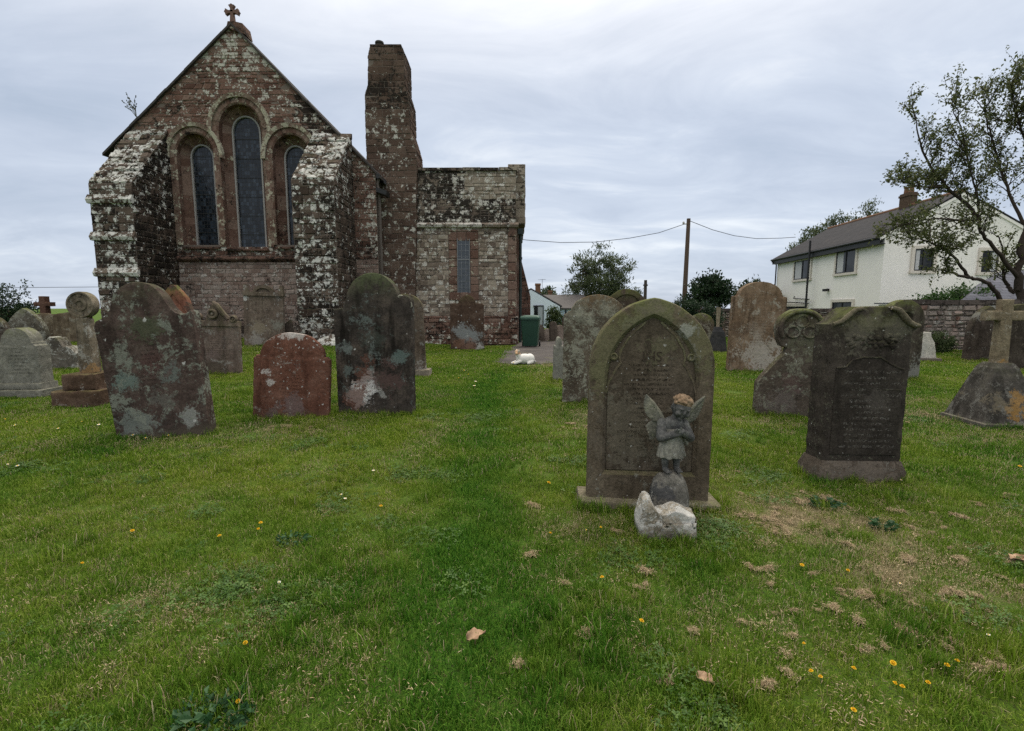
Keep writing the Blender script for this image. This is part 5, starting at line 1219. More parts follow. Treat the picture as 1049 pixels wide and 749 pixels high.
def hand(c, d, up, k):
    """small clasped hand: palm, four bent fingers of different length, thumb from the side"""
    d = Vector(d).normalized(); up = Vector(up).normalized(); out = d.cross(up).normalized()
    mb.ell(c + d * 2 * S, (3.0 * S, 2.0 * S, 3.0 * S), 10, 8)
    for i, ln in enumerate((5.2, 6, 5.6, 4.4)):
        a = c + d * 3 * S + up * (2.2 - 1.5 * i) * S; b = a + d * ln * .55 * S; e = b + d * ln * .3 * S + Vector((0, .9, -.4)) * S * 1.2
        cap(mb, a, b, .85 * S, .8 * S, 8); cap(mb, b, e, .8 * S, .65 * S, 8)
    a = c + d * .8 * S + up * 2 * S; cap(mb, a, a + (d * 2 + up * 2.2) * S, 1.0 * S, .75 * S, 8)
hand(wrL, (1, -.05, .12), (-.1, -.2, 1), 1); hand(wrR, (-1, -.05, .2), (.1, -.2, 1), -1)
body = fuse('body', mb, .0038, 1, M_SK, ch)
# curly hair cap
mb = MB(); mb.ell(hp(0, .6, 4.4), (8.6 * S, 8.8 * S, 7.4 * S), 18, 12, Mh); rd = random.Random(3)
for k in range(70):
    a, b = rd.uniform(0, 6.28), rd.uniform(.05, 1.45)
    mb.ell(hp(9.3 * math.cos(a) * math.cos(b), 1 + 9.3 * math.sin(a) * math.cos(b), 3.6 + 8.3 * math.sin(b)) if not (math.sin(a) < -.55 and b < .35) else hp(0, 3, 6), (2.0 * S, 2.0 * S, 1.7 * S), 8, 6)
fuse('hair', mb, .005, 0, M_HAIR, ch)
# short tunic with folds
mb = MB(); nA = 56; rings = []
for zz, rx, ry, am in ((44, 10.3, 8.3, .1), (36, 10.8, 8.6, .25), (30, 11.8, 9.2, .5), (22, 13.0, 10, .8), (16, 14, 10.6, 1.1), (14.6, 13.9, 10.5, 1.1)):
    rings.append([(X + (rx + am * math.sin(11 * 2 * math.pi * i / nA + .4 * zz)) * S * math.cos(2 * math.pi * i / nA), (ry + am * math.sin(11 * 2 * math.pi * i / nA + .4 * zz)) * S * math.sin(2 * math.pi * i / nA), z(zz + (.5 * math.sin(7 * 2 * math.pi * i / nA) if zz < 20 else 0))) for i in range(nA)])
mb.loft(rings); mb.build('tunic', M_TUN, ch, 60)
# wings: three tiers of overlapping feathers
def wing(root, tip, sx, edge, seed):
    mb = MB(); root, tip = Vector(root), Vector(tip); ax_ = tip - root; L = ax_.length; ax_.normalize()
    side = Vector((-edge[0] * 1.0, edge[1], edge[2])).normalized()
    rd = random.Random(seed)
    def feather(a, b, w, t, k=7):
        a, b = Vector(a), Vector(b); d = (b - a); d.normalize(); sd_ = (side - d * side.dot(d)).normalized(); nn = d.cross(sd_)
        rings = []
        for i in range(k + 1):
            u = i / k; ww = w * math.sin(math.pi * (.18 + .74 * u)) ** .8; c = a.lerp(b, u) + nn * (.006 * math.sin(u * 3))
            rings.append([c + sd_ * ww * math.cos(q) + nn * t * math.sin(q) * (1 - .5 * u) for q in [2 * math.pi * j / 10 for j in range(10)]])
        mb.loft(rings)
    for i in range(8):      # long flight feathers fan from the tip down
        f = i / 7; b = root + ax_ * L * (1 - .62 * f) + side * (.015 + .6 * f * (1 - .45 * f)) * 30 * S
        a = root + ax_ * L * (.42 - .3 * f) + side * (1 + 3 * f) * S
        feather(a, b, 2.9 * S, .006)
    for i in range(5):      # lower lobes
        f = i / 4; b = root + side * (17 - 5 * f) * S + Vector((0, 0, -1)) * (2 + 14 * f) * S; a = root + side * 3 * S - Vector((0, 0, 1)) * 4 * f * S
        feather(a, b, 4.2 * S, .008)
    for i in range(6):
        f = i / 5; b = root + ax_ * L * (.62 - .5 * f) + side * (4 + 5 * f) * S; feather(root + ax_ * L * (.15 - .1 * f), b, 3 * S, .011)
    mb.tube([root, root + ax_ * L * .3 + side * -1.2 * S, root + ax_ * L * .65 + side * -1.5 * S, tip], [3 * S, 2.6 * S, 2 * S, 1.0 * S], 8)
    return mb.build('wing', M_WING, ch, 60)
wing((X - 7 * S, .045, z(50)), (X - 24 * S, .075, z(76)), -1, (1, .25, -.35), 1)
wing((X + 12 * S, .03, z(49)), (X + 36 * S, .03, z(74)), 1, (-.6, .1, -.7), 2)

# small white lying animal figure
p, s = gnd(536, 373); s *= 1.3
lamb = empty('animal_figure', (p.x, p.y, p.z), 'small white lying animal figure with a tan head on the path edge', 'figure', (0, 0, R(20)))
mb = MB(); q = s
mb.ell((1 * q, 0, 4 * q), (7 * q, 4 * q, 4.2 * q), 16, 10); mb.ell((5.5 * q, 0, 4 * q), (4 * q, 4.2 * q, 4.2 * q), 14, 10)
cap(mb, (-3 * q, 0, 4.5 * q), (-5 * q, -.4 * q, 8.5 * q), 2.8 * q, 2.0 * q); mb.ell((-5.4 * q, -.6 * q, 9.5 * q), (2.2 * q, 2.1 * q, 2.0 * q), 12, 8); cap(mb, (-6 * q, -1.5 * q, 9.2 * q), (-7 * q, -3.2 * q, 8.6 * q), 1.2 * q, .9 * q)
for sy in (-1, 1):
    cap(mb, (-3 * q, sy * 2.2 * q, 2.6 * q), (-9 * q, sy * 2 * q - q, 1 * q), 1.4 * q, 1.0 * q); cap(mb, (6 * q, sy * 3 * q, 2 * q), (2.5 * q, sy * 4.4 * q, .9 * q), 1.8 * q, 1.0 * q); cap(mb, (-4.9 * q, sy * 1.6 * q - .4 * q, 10.8 * q), (-4.6 * q, sy * 3 * q - .4 * q, 11.2 * q), .8 * q, .5 * q)
cap(mb, (8.5 * q, 0, 3 * q), (11 * q, 1.5 * q, 1.2 * q), 1 * q, .6 * q)
g = G('white painted figure'); co = g.coord(); xyz = g.sep(co)
hd = g.math('MULTIPLY', g.step(xyz[2], 7.2 * q, 8.6 * q), g.math('LESS_THAN', xyz[0], -2 * q))
cc_ = g.mix(g.math('MULTIPLY', hd, g.step(g.noise(co, 14, 4, .6), .3, .5)), g.mix(g.noise(co, 10, 5, .6), (.55, .54, .5), (.72, .71, .68)), (.42, .27, .15))
fuse('body', mb, .012, 1, g.done(cc_, .7, None, .2), lamb)

# wheelie bin
p, s = gnd(543.5, 355.5)
BX, BD, BH = .3, .36, 1.0
bn = empty('wheelie_bin', (p.x, p.y, p.z), 'dark green wheelie bin standing at the church corner', 'bin', (0, 0, R(-8)))
MG = plain('green bin plastic', (.012, .045, .028), .5, .4, .12, 6); MK = plain('black rubber', (.012, .012, .012), .7, .3, .1, 10)
def rrect(a, b, z, r=.05, n=4, dy=0):
    out = []
    for cx_, cy_, a0 in ((a - r, b - r, 0), (-a + r, b - r, 90), (-a + r, -b + r, 180), (a - r, -b + r, 270)):
        out += [(cx_ + r * math.cos(R(a0 + 90 * i / n)), dy + cy_ + r * math.sin(R(a0 + 90 * i / n)), z) for i in range(n + 1)]
    return out
mb = MB(); mb.loft([rrect(BX * .78, BD * .76, .05), rrect(BX * .8, BD * .8, .12), rrect(BX * .97, BD * .97, .9), rrect(BX * 1.03, BD * 1.03, .91), rrect(BX * 1.03, BD * 1.03, .96)]); mb.build('body', MG, bn, 40)
mb = MB(); mb.loft([rrect(BX * 1.06, BD * 1.06, .955), rrect(BX * 1.06, BD * 1.06, .99), rrect(BX * .95, BD * .95, 1.04), rrect(BX * .6, BD * .6, 1.06)]); mb.build('lid', plain('faded green lid', (.035, .085, .06), .55, .35, .15, 6), bn, 40)
for sx in (-1, 1):
    mb = MB(); mb.loft([[(sx * (BX * .86 + d), BD * .72 + k * math.cos(2 * math.pi * i / 20), .1 + k * math.sin(2 * math.pi * i / 20)) for i in range(20)] for k, d in ((.06, 0), (.1, 0), (.1, .05), (.06, .055))]); mb.build('wheel', MK, bn, 40)
mb = MB(); mb.tube([(-BX * .8, BD * 1.02, .93), (-BX * .8, BD * 1.2, .96), (BX * .8, BD * 1.2, .96), (BX * .8, BD * 1.02, .93)], .016, 8); mb.build('handle', MG, bn, 50)
# ------------------------------------------------------------------ white house
HY = 24.0
cn = at(907, 240, HY); far = at(797, 264.5, 35.0); 
HX0, HEZ = cn.x, cn.z
ang = math.atan2(far.x - cn.x, far.y - cn.y)       # turn of the long wall away from the view
HL = math.hypot(far.x - cn.x, far.y - cn.y)
house = empty('white_house', (HX0, HY, 0), 'white rendered two-storey house with slate roof beyond the churchyard wall', 'house', (0, 0, -ang))
Wh = 6.7; RZ_ = HEZ + 1.9
M_REND = plain('off white render', (.8, .785, .745), .9, .15, .08, 1.6, bump=.25)
M_MARG = plain('cream window margin', (.6, .56, .5), .85, .15, .08, 6)
M_WFR = plain('dark window frame', (.02, .021, .024), .5, .4, .1, 10)
M_BLK = plain('black gutter plastic', (.01, .01, .011), .5, .4, .1, 10)
g = G('house slate'); co = g.coord(); br = g.N.new('ShaderNodeTexBrick'); br.inputs['Scale'].default_value = 1
xyz = g.sep(co); g.put(br.inputs['Vector'], g.comb(xyz[1], g.math('MULTIPLY', xyz[0], 1.15), 0)); br.inputs['Brick Width'].default_value = .28; br.inputs['Row Height'].default_value = .2; br.inputs['Mortar Size'].default_value = .012
br.inputs['Color1'].default_value = (.021, .021, .024, 1); br.inputs['Color2'].default_value = (.032, .031, .035, 1); br.inputs['Mortar'].default_value = (.016, .016, .016, 1)
c_ = g.mix(g.step(g.noise(co, 1.3, 7, .7), .54, .72), br.outputs[0], (.05, .045, .042))
M_HSL = g.done(c_, .85, g.bump(br.outputs[1], -.4, .02), .12)
mb = MB(); mb.loft([[(0, y, 0), (Wh, y, 0), (Wh, y, HEZ), (Wh / 2, y, RZ_), (0, y, HEZ)] for y in (0, HL)]); mb.build('wall', M_REND, house)
mb = MB(); sl = (RZ_ - HEZ) / (Wh / 2)
for sx, e in ((-1, -.28), (1, Wh + .28)):
    mb.loft([[(Wh / 2, y, RZ_ + .1), (e, y, HEZ - .28 * sl + .1), (e, y, HEZ - .28 * sl + .02), (Wh / 2, y, RZ_ + .02)] for y in (-.06, HL + .15)])
rf = mb.build('roof', M_HSL, house)
M_RT = plain('orange ridge tile', (.16, .09, .055), .9, .2, .3, 6)
mb = MB(); y = -.06
while y < HL: mb.tube([(Wh / 2, y, RZ_ + .09), (Wh / 2, min(HL + .1, y + .44), RZ_ + .09)], .1, 8); y += .45
mb.build('ridge_tiles', M_RT, rf)
# chimney
chp = 3.6
mb = MB(); zc0, zc1 = RZ_ - .3, RZ_ + .78
mb.loft([[(Wh / 2 - a, chp - b, z), (Wh / 2 + a, chp - b, z), (Wh / 2 + a, chp + b, z), (Wh / 2 - a, chp + b, z)] for z, a, b in ((zc0, .22, .36), (zc1 - .2, .22, .36), (zc1 - .19, .26, .4), (zc1 - .08, .26, .4), (zc1 - .07, .22, .36), (zc1, .22, .36))])
chm = mb.build('chimney', masonry_mat('brown chimney brick', [(0, (.075, .055, .04)), (1, (.12, .085, .06))]), rf)
mb = MB()
for dy in (-.2, .2): mb.loft([[(Wh / 2 + r * math.cos(2 * math.pi * i / 12), chp + dy + r * math.sin(2 * math.pi * i / 12), z) for i in range(12)] for z, r in ((zc1, .12), (zc1 + .28, .1), (zc1 + .3, .13), (zc1 + .36, .12), (zc1 + .361, .07))])
mb.build('chimney_pots', M_RT, rf)
mb = MB(); mb.box(-.3, -.27, -.08, HL + .16, HEZ - .46, HEZ - .08); mb.box(-.27, -.0, -.08, HL + .1, HEZ - .46, HEZ - .43); mb.build('fascia', M_BLK, house)
mb = MB(); mb.tube([(-.36, -.1, HEZ - .16), (-.36, HL + .2, HEZ - .16)], .065, 8); mb.build('gutter', M_BLK, house)
mb = MB()
for sx, e in ((-1, -.3), (1, Wh + .3)):
    mb.loft([[(Wh / 2, y, RZ_ + .0), (e, y, HEZ - .3 * sl + .0), (e, y, HEZ - .3 * sl - .14), (Wh / 2, y, RZ_ - .14)] for y in (-.05, -.001)])
mb.build('bargeboard', M_REND, house)
Mi = Matrix.Translation((HX0, HY, 0)) @ Matrix.Rotation(-ang, 4, 'Z'); Mi = Mi.inverted()
def onleft(u, v):      # picture point -> (along wall, height) on the long left wall
    d = Mi.to_3x3() @ ray(u, v); o_ = Mi @ Vector((0, 0, CAMH)); t = (0 - o_.x) / d.x; q = o_ + d * t; return q.y, q.z
def onfront(u, v):
    d = Mi.to_3x3() @ ray(u, v); o_ = Mi @ Vector((0, 0, CAMH)); t = (0 - o_.y) / d.y; q = o_ + d * t; return q.x, q.z
g = G('house window glass'); xyz = g.sep(g.coord()); c_ = g.mix(g.step(g.noise(g.coord(), 1.4, 3, .5), .45, .6), (.008, .009, .011), (.03, .033, .036))
M_HG = g.done(c_, .12, g.bump(g.noise(g.coord(), 1.5, 2, .5), .1, .02), .25)
M_BLIND = plain('pale curtain', (.45, .46, .47), .9, .1, .1, 8)
def house_window(face, a0, a1, z0, z1, split=(.5,), curtain=None):
    """a window on the long wall (face 'L': local x = 0) or the end wall (face 'F': local y = 0)"""
    m = 1.0
    def bx_(mb, p0, p1, d0, d1, q0, q1):
        if face == 'L': mb.box(-d1, -d0, p0, p1, q0, q1)
        else: mb.box(p0, p1, -d1, -d0, q0, q1)
    mg = .15
    W = MB(); bx_(W, a0, a1, .012, .02, z0, z1); wo = W.build('window', M_HG, house)
    f = MB(); t = .055
    bx_(f, a0, a0 + t, .021, .05, z0, z1); bx_(f, a1 - t, a1, .021, .05, z0, z1); bx_(f, a0 + t, a1 - t, .021, .05, z1 - t, z1); bx_(f, a0 + t, a1 - t, .021, .05, z0, z0 + t)
    for s_ in split: c = a0 + (a1 - a0) * s_; bx_(f, c - t * .7, c + t * .7, .021, .055, z0 + t, z1 - t)
    f.build('frame', M_WFR, wo)
    g_ = MB(); bx_(g_, a0 - mg, a0, .001, .075, z0, z1 + mg); bx_(g_, a1, a1 + mg, .001, .075, z0, z1 + mg); bx_(g_, a0, a1, .001, .075, z1, z1 + mg); g_.build('margin', M_MARG, wo)
    s2 = MB(); bx_(s2, a0 - mg - .03, a1 + mg + .03, .001, .11, z0 - .13, z0 - .001); s2.build('sill', M_MARG, wo)
    if curtain:
        c2 = MB(); bx_(c2, a0 + (a1 - a0) * curtain[0] + t, a0 + (a1 - a0) * curtain[1] - t, .0205, .0215, z0 + t, z1 - t); c2.build('curtain', M_BLIND, wo)
def span(fn, ul, ur, vb, vt):
    a, z0 = fn((ul + ur) / 2, vb); b, z1 = fn((ul + ur) / 2, vt); p, _ = fn(ul, (vb + vt) / 2); q, _ = fn(ur, (vb + vt) / 2); return min(p, q), max(p, q), z0, z1
house_window('L', *span(onleft, 814.5, 830.5, 286, 267), curtain=(.5, 1))
house_window('L', *span(onleft, 857.5, 877, 279.5, 257), curtain=(.6, 1))
for (ul, ur, vt) in ((806, 826, 314), (853, 873, 309.5)):
    a0, a1, z0, z1 = span(onleft, ul, ur, 326, vt); house_window('L', a0, a1, .9, z1)
house_window('F', *span(onfront, 936, 955.5, 277.5, 255), curtain=(.0, .35))
house_window('F', *span(onfront, 1004.5, 1021.5, 279, 257), curtain=(.5, 1))
pd, _ = onleft(835.5, 275); zb2, zt2 = .2, onleft(836, 247)[1]
mb = MB(); mb.tube([(-.42, pd, zb2), (-.42, pd, zt2)], .06, 8)
for z in (1.9, 3.3): mb.tube([(-.42, pd, z), (-.42, pd, z + .1)], .08, 8)
mb.build('soil_pipe', M_BLK, house)
mb = MB(); mb.tube([(-.4, HL + .05, HEZ - .25), (-.12, HL - .08, HEZ - .5), (-.12, HL - .08, .2)], .045, 8); mb.build('downpipe', M_BLK, house)
w1, wz1_ = onleft(806, 309.5); w2, wz2_ = onleft(815, 306)
mb = MB(); mb.tube([(-.08, w1, wz1_ + .2), (-.12, w1, wz1_), (-.14, pd + .2, wz1_ - .12), (-.4, pd, wz1_ - .14)], .03, 6); mb.tube([(-.08, w2, wz2_ + .15), (-.12, w2, wz2_), (-.14, pd + .2, wz2_ - .08), (-.4, pd, wz2_ - .1)], .03, 6); mb.build('waste_pipe', M_BLK, house)
fa, fz = onleft(849, 297.5); mb = MB(); mb.box(-.12, -.0, fa - .05, fa + .05, fz - .03, fz + .1); mb.box(-.3, -.1, fa - .12, fa + .12, fz - .06, fz + .08); mb.build('floodlight', M_BLK, house)
# slate lean-to roof beyond the wall
sp_ = at(984, 309, 17.5); tp = at(1026, 279, 19.5)
outh = empty('outhouse', (sp_.x, 17.5, 0), 'low outhouse with a blue-grey slate roof right behind the churchyard wall', 'outhouse')
g = G('blue slate'); co = g.coord(); br = g.N.new('ShaderNodeTexBrick'); xyz = g.sep(co); g.put(br.inputs['Vector'], g.comb(g.math('ADD', xyz[0], g.math('MULTIPLY', g.math('SUBTRACT', g.noise(co, 3, 2, .5), .5), .06)), g.math('MULTIPLY', xyz[1], 1.05), 0)); br.inputs['Scale'].default_value = 1
br.inputs['Brick Width'].default_value = .42; br.inputs['Row Height'].default_value = .21; br.inputs['Mortar Size'].default_value = .014
br.inputs['Color1'].default_value = (.085, .09, .112, 1); br.inputs['Color2'].default_value = (.125, .13, .155, 1); br.inputs['Mortar'].default_value = (.05, .05, .06, 1)
M_BS = g.done(br.outputs[0], .8, g.bump(br.outputs[1], -.5, .02), .12)
hL = tp.z - sp_.z; xR = 6.0; xT = tp.x - sp_.x
mb = MB(); mb.loft([[(0, 0, sp_.z), (xR, 0, sp_.z), (xR, 2.2, tp.z + .3), (xT, 2.2, tp.z + .0)], [(0, 0, sp_.z - .06), (xR, 0, sp_.z - .06), (xR, 2.2, tp.z + .24), (xT, 2.2, tp.z - .06)]]); 
mb.loft([[(0, 0, sp_.z), (xT, 2.2, tp.z), (xT, 4.2, sp_.z), (.02, 4.2, sp_.z)], [(0, 0, sp_.z - .05), (xT, 2.2, tp.z - .06), (xT, 4.2, sp_.z - .05), (.02, 4.2, sp_.z - .05)]])
mb.build('roof', M_BS, outh)
mb = MB(); mb.box(.15, xR, .1, 4.1, 0, sp_.z - .07); mb.build('wall', M_REND, outh)

# ------------------------------------------------------------------ churchyard wall
M_WALL = masonry_mat('field stone', [(0, (.12, .095, .085)), (.35, (.2, .17, .15)), (.6, (.26, .225, .2)), (.8, (.2, .12, .095)), (1, (.33, .3, .27))], lichen_col=(.36, .36, .33))
M_COPE = masonry_mat('weathered coping', [(0, (.06, .05, .045)), (1, (.12, .1, .09))], moss=.4)
bw = empty('boundary_wall', (0, 0, 0), 'rough field-stone boundary wall with dark flat coping along the right side', 'wall')
C_ = [(7.4, 25.5), (9.6, 21.8), (12.1, 14.9), (20, 13.6)]
for (a, b) in zip(C_, C_[1:]):
    A_, B2 = Vector((*a, 0)), Vector((*b, 0)); d = B2 - A_; Ln = d.length; d.normalize(); nrm = Vector((d.y, -d.x, 0))
    hgt = 1.62 if a[0] > 12 else 1.35
    mb = MB(); mb.loft([[A_ + Vector((0, 0, z)), B2 + Vector((0, 0, z)), B2 - nrm * .45 + Vector((0, 0, z)), A_ - nrm * .45 + Vector((0, 0, z))] for z in (0, hgt)], c=(.3, 0, .3, 0)); sec = mb.build('wall_section', M_MORT, bw)
    mb = MB()
    stones(mb, A_, d, (0, 0, 1), nrm, [[(0, 0), (Ln, 0), (Ln, hgt - .01), (0, hgt - .01)]], (.07, .17), (.09, .3), (.015, .08), .02, lambda x, z, rd: (rd.random(), .2 + (.35 if rd.random() < .2 else 0), .12 + .3 * (rd.random() < .25), 0), 120 + int(a[0]), jit=.025, bev=.03)
    mb.build('wall_stones', M_WALL, sec)
    mb = MB(); t = 0; rd = random.Random(8)
    while t < Ln:
        l = min(rd.uniform(.5, .9), Ln - t); j = rd.uniform(-.012, .012)
        mb.loft([[A_ + d * x + nrm * .06 + Vector((0, 0, hgt + j)), A_ + d * x - nrm * .5 + Vector((0, 0, hgt + j)), A_ + d * x - nrm * .48 + Vector((0, 0, hgt + .14 + j)), A_ + d * x + nrm * .04 + Vector((0, 0, hgt + .14 + j))] for x in (t + .006, t + l - .006)], c=(rd.random(), .15, .45, 0)); t += l
    mb.build('coping', M_COPE, sec)

# ------------------------------------------------------------------ cottage far right of the church
CY = 32
cg = at(544, 297, CY); cr = at(573.5, 314, CY); ccor = at(573, 345, CY)
cot = empty('cottage', (cg.x, CY, 0), 'blue-white cottage with a dark open window beyond the bin', 'cottage')
M_BLUE = plain('blue white limewash', (.62, .72, .82), .9, .15, .06, 2)
wR = cr.x - cg.x; zr = cr.z; zg_ = cg.z; wL = wR
mb = MB(); mb.loft([[(-wL, y, 0), (wR, y, 0), (wR, y, zr), (0, y, zg_), (-wL, y, zr)] for y in (0, 7)]); mb.build('wall', M_BLUE, cot)
mb = MB()
for sx in (-1, 1): mb.loft([[(0, y, zg_ + .12), (sx * (wR + .15), y, zr - .05 + .1), (sx * (wR + .15), y, zr - .05), (0, y, zg_ + .02)] for y in (.05, 7.1)])
mb.build('roof', M_SLATE, cot)
a0, b0 = at(547, 331, CY), at(556, 314, CY); 
mb = MB(); mb.box(a0.x - cg.x, b0.x - cg.x, -.02, .01, a0.z - .1, b0.z); wo = mb.build('window', M_HG, cot)
mb = MB(); x0_, x1_ = b0.x - cg.x - .32, b0.x - cg.x + .0
for (p0, p1, q0, q1) in ((x0_ - .3, x1_ + .05, b0.z, b0.z + .07), (x0_ - .3, x1_ + .05, a0.z - .17, a0.z - .1), (x1_, x1_ + .06, a0.z - .1, b0.z), (x0_ - .05, x0_, a0.z - .1, b0.z)): mb.box(p0, p1, -.1, -.021, q0, q1)
mb.build('frame', M_WFR, wo)
mb = MB(); mb.box(x0_, x1_, -.08, -.04, a0.z - .1, b0.z); mb.build('casement', plain('pale casement', (.32, .36, .4), .4, .4, .1, 9), wo)
lt0, lt1 = at(573, 314, CY + 1), at(590, 303, CY + 3)
mb = MB(); mb.box(wR + .001, wR + 1.9, 1, 5, 0, zr - .15); mb.build('side_wall', M_BLUE, cot)
mb = MB(); mb.loft([[(-.2, .8, zr - .1), (wR + 2.1, .8, zr - .1), (wR + 2.1, 3.2, zr + .85), (wR * .4, 3.2, zr + .85)], [(-.2, .8, zr - .2), (wR + 2.1, .8, zr - .2), (wR + 2.1, 3.2, zr + .75), (wR * .4, 3.2, zr + .75)]]); mb.build('side_roof', plain('brown grey slate', (.075, .07, .068), .8, .3, .35, 4), cot)
for (u, vt, vb, w_, lab, nm) in ((551, 290.5, 300, 5, 0, 0), (563.5, 297.5, 304, 4, 0, 0)):
    t_, b_ = at(u, vt, CY + 4), at(u, vb + 6, CY + 4); h_ = w_ / F * (CY + 4) / 2
    mb = MB(); mb.loft([[(t_.x - cg.x - a, 4 - a, z), (t_.x - cg.x + a, 4 - a, z), (t_.x - cg.x + a, 4 + a, z), (t_.x - cg.x - a, 4 + a, z)] for z, a in ((b_.z, h_), (t_.z - .15, h_), (t_.z - .14, h_ * 1.2), (t_.z, h_ * 1.1))]); mb.build('chimney', M_RT, cot)
mb = MB(); t_ = at(555.5, 286, CY + 4); mb.tube([(t_.x - cg.x, 4, t_.z - .9), (t_.x - cg.x, 4, t_.z)], .015, 5); mb.tube([(t_.x - cg.x - .3, 4, t_.z - .05), (t_.x - cg.x + .25, 4, t_.z - .02)], .012, 5); mb.build('aerial', M_BLK, cot)
mb = MB(); mb.tube([(wR + .5, .93, 0), (wR + .5, .93, zr - .2)], .05, 6); mb.build('downpipe', M_BLK, cot)

# ------------------------------------------------------------------ pole and wires
PY = 30
pb, pt = at(700.5, 312, PY), at(705.5, 224, PY)
pole = empty('telegraph_pole', (pb.x, PY, 0), 'brown wooden telegraph pole between the tree and the house', 'pole')
mb = MB(); mb.tube([(0, 0, 0), ((pt.x - pb.x) * .5, 0, pt.z * .5), (pt.x - pb.x, 0, pt.z)], [.16, .135, .11], 10); mb.build('post', plain('brown pole wood', (.09, .065, .05), .9, .2, .35, 5), pole)
mb = MB(); mb.tube([(pt.x - pb.x - .3, 0, pt.z - .32), (pt.x - pb.x + .05, 0, pt.z - .3)], .035, 6); mb.ell((pt.x - pb.x - .3, 0, pt.z - .26), (.07, .07, .1), 8, 6); mb.build('insulator', plain('pale insulator', (.35, .35, .33), .4, .5, .1, 20), pole)
M_WIRE = plain('black cable', (.03, .03, .035), .6, .3, .1, 5, bump=0)
def wire(label, pts, r):
    P = []
    for a, b in zip(pts, pts[1:]):
        for i in range(6): P.append(Vector(a).lerp(Vector(b), i / 6))
    P.append(Vector(pts[-1])); mb = MB(); mb.tube(P, r, 5); o = mb.build('overhead_wire', M_WIRE); tag(o, label, 'wire')
wire('overhead wire sagging from the pole left to the church', [at(u, v, PY) for u, v in ((515, 243), (540, 246), (575, 248.5), (610, 248), (645, 244), (675, 238.5), (703, 229))], .018)
wire('overhead wire sagging from the pole right to the white house', [at(u, v, PY + k) for u, v, k in ((707, 226.5, 0), (730, 235.5, .7), (752, 241.5, 1.4), (775, 244.5, 2), (800, 244, 2.8), (815, 243, 3.3))], .018)
wire('long thin wire crossing low sky left of the church', [at(u, v, 40) for u, v in ((-160, 297), (-40, 295.5), (40, 294.5), (100, 294), (180, 293.5))], .02)
# far chimney post on the skyline
fp = at(661, 300, 60); mb = MB(); 
fpost = empty('far_post', (fp.x, 60, 0), 'short dark post on the skyline left of the telegraph pole', 'post')
mb.tube([(0, 0, 0), (0, 0, at(661, 287, 60).z)], [.22, .18], 8); mb.tube([(0, 0, at(661, 293, 60).z), (0, 0, at(661, 291.5, 60).z)], .28, 8); mb.build('post', plain('dark post', (.05, .042, .04), .9, .2, .2, 5), fpost)

# ------------------------------------------------------------------ trees and shrubs
def leaf_mat(name, c0, c1, c2, tr=.3):
    g = G(name); t = g.sep(g.attr('tone').outputs['Vector']); c = g.ramp(t[0], [(0, c0), (.55, c1), (1, c2)])
    g.done(c, .55, None, .3); b = g.N.new('ShaderNodeBsdfTranslucent'); g.put(b.inputs[0], c); m = g.N.new('ShaderNodeMixShader'); m.inputs[0].default_value = tr
    g.L.new(g.b.outputs[0], m.inputs[1]); g.L.new(b.outputs[0], m.inputs[2]); g.L.new(m.outputs[0], g.out.inputs[0]); return g.m
def leaf(mb, p, d, s, rd, tone, asp=.5):
    """one folded leaf: base at p, pointing along d"""
    d = Vector(d).normalized(); r = Vector((rd.uniform(-1, 1), rd.uniform(-1, 1), rd.uniform(-1, 1))); a = d.cross(r)
    if a.length < 1e-3: a = Vector((1, 0, 0))
    a.normalize(); n = d.cross(a); w_ = s * asp / 2
    mb.add([p, p + d * s * .5 + a * w_ + n * w_ * .35, p + d * s - n * s * .12, p + d * s * .5 - a * w_ + n * w_ * .35], [(0, 1, 2), (0, 2, 3)], (tone, rd.random(), 0, 1))
def rdir(rd, up=0): 
    v = Vector((rd.gauss(0, 1), rd.gauss(0, 1), rd.gauss(0, 1) + up)); return v.normalized()
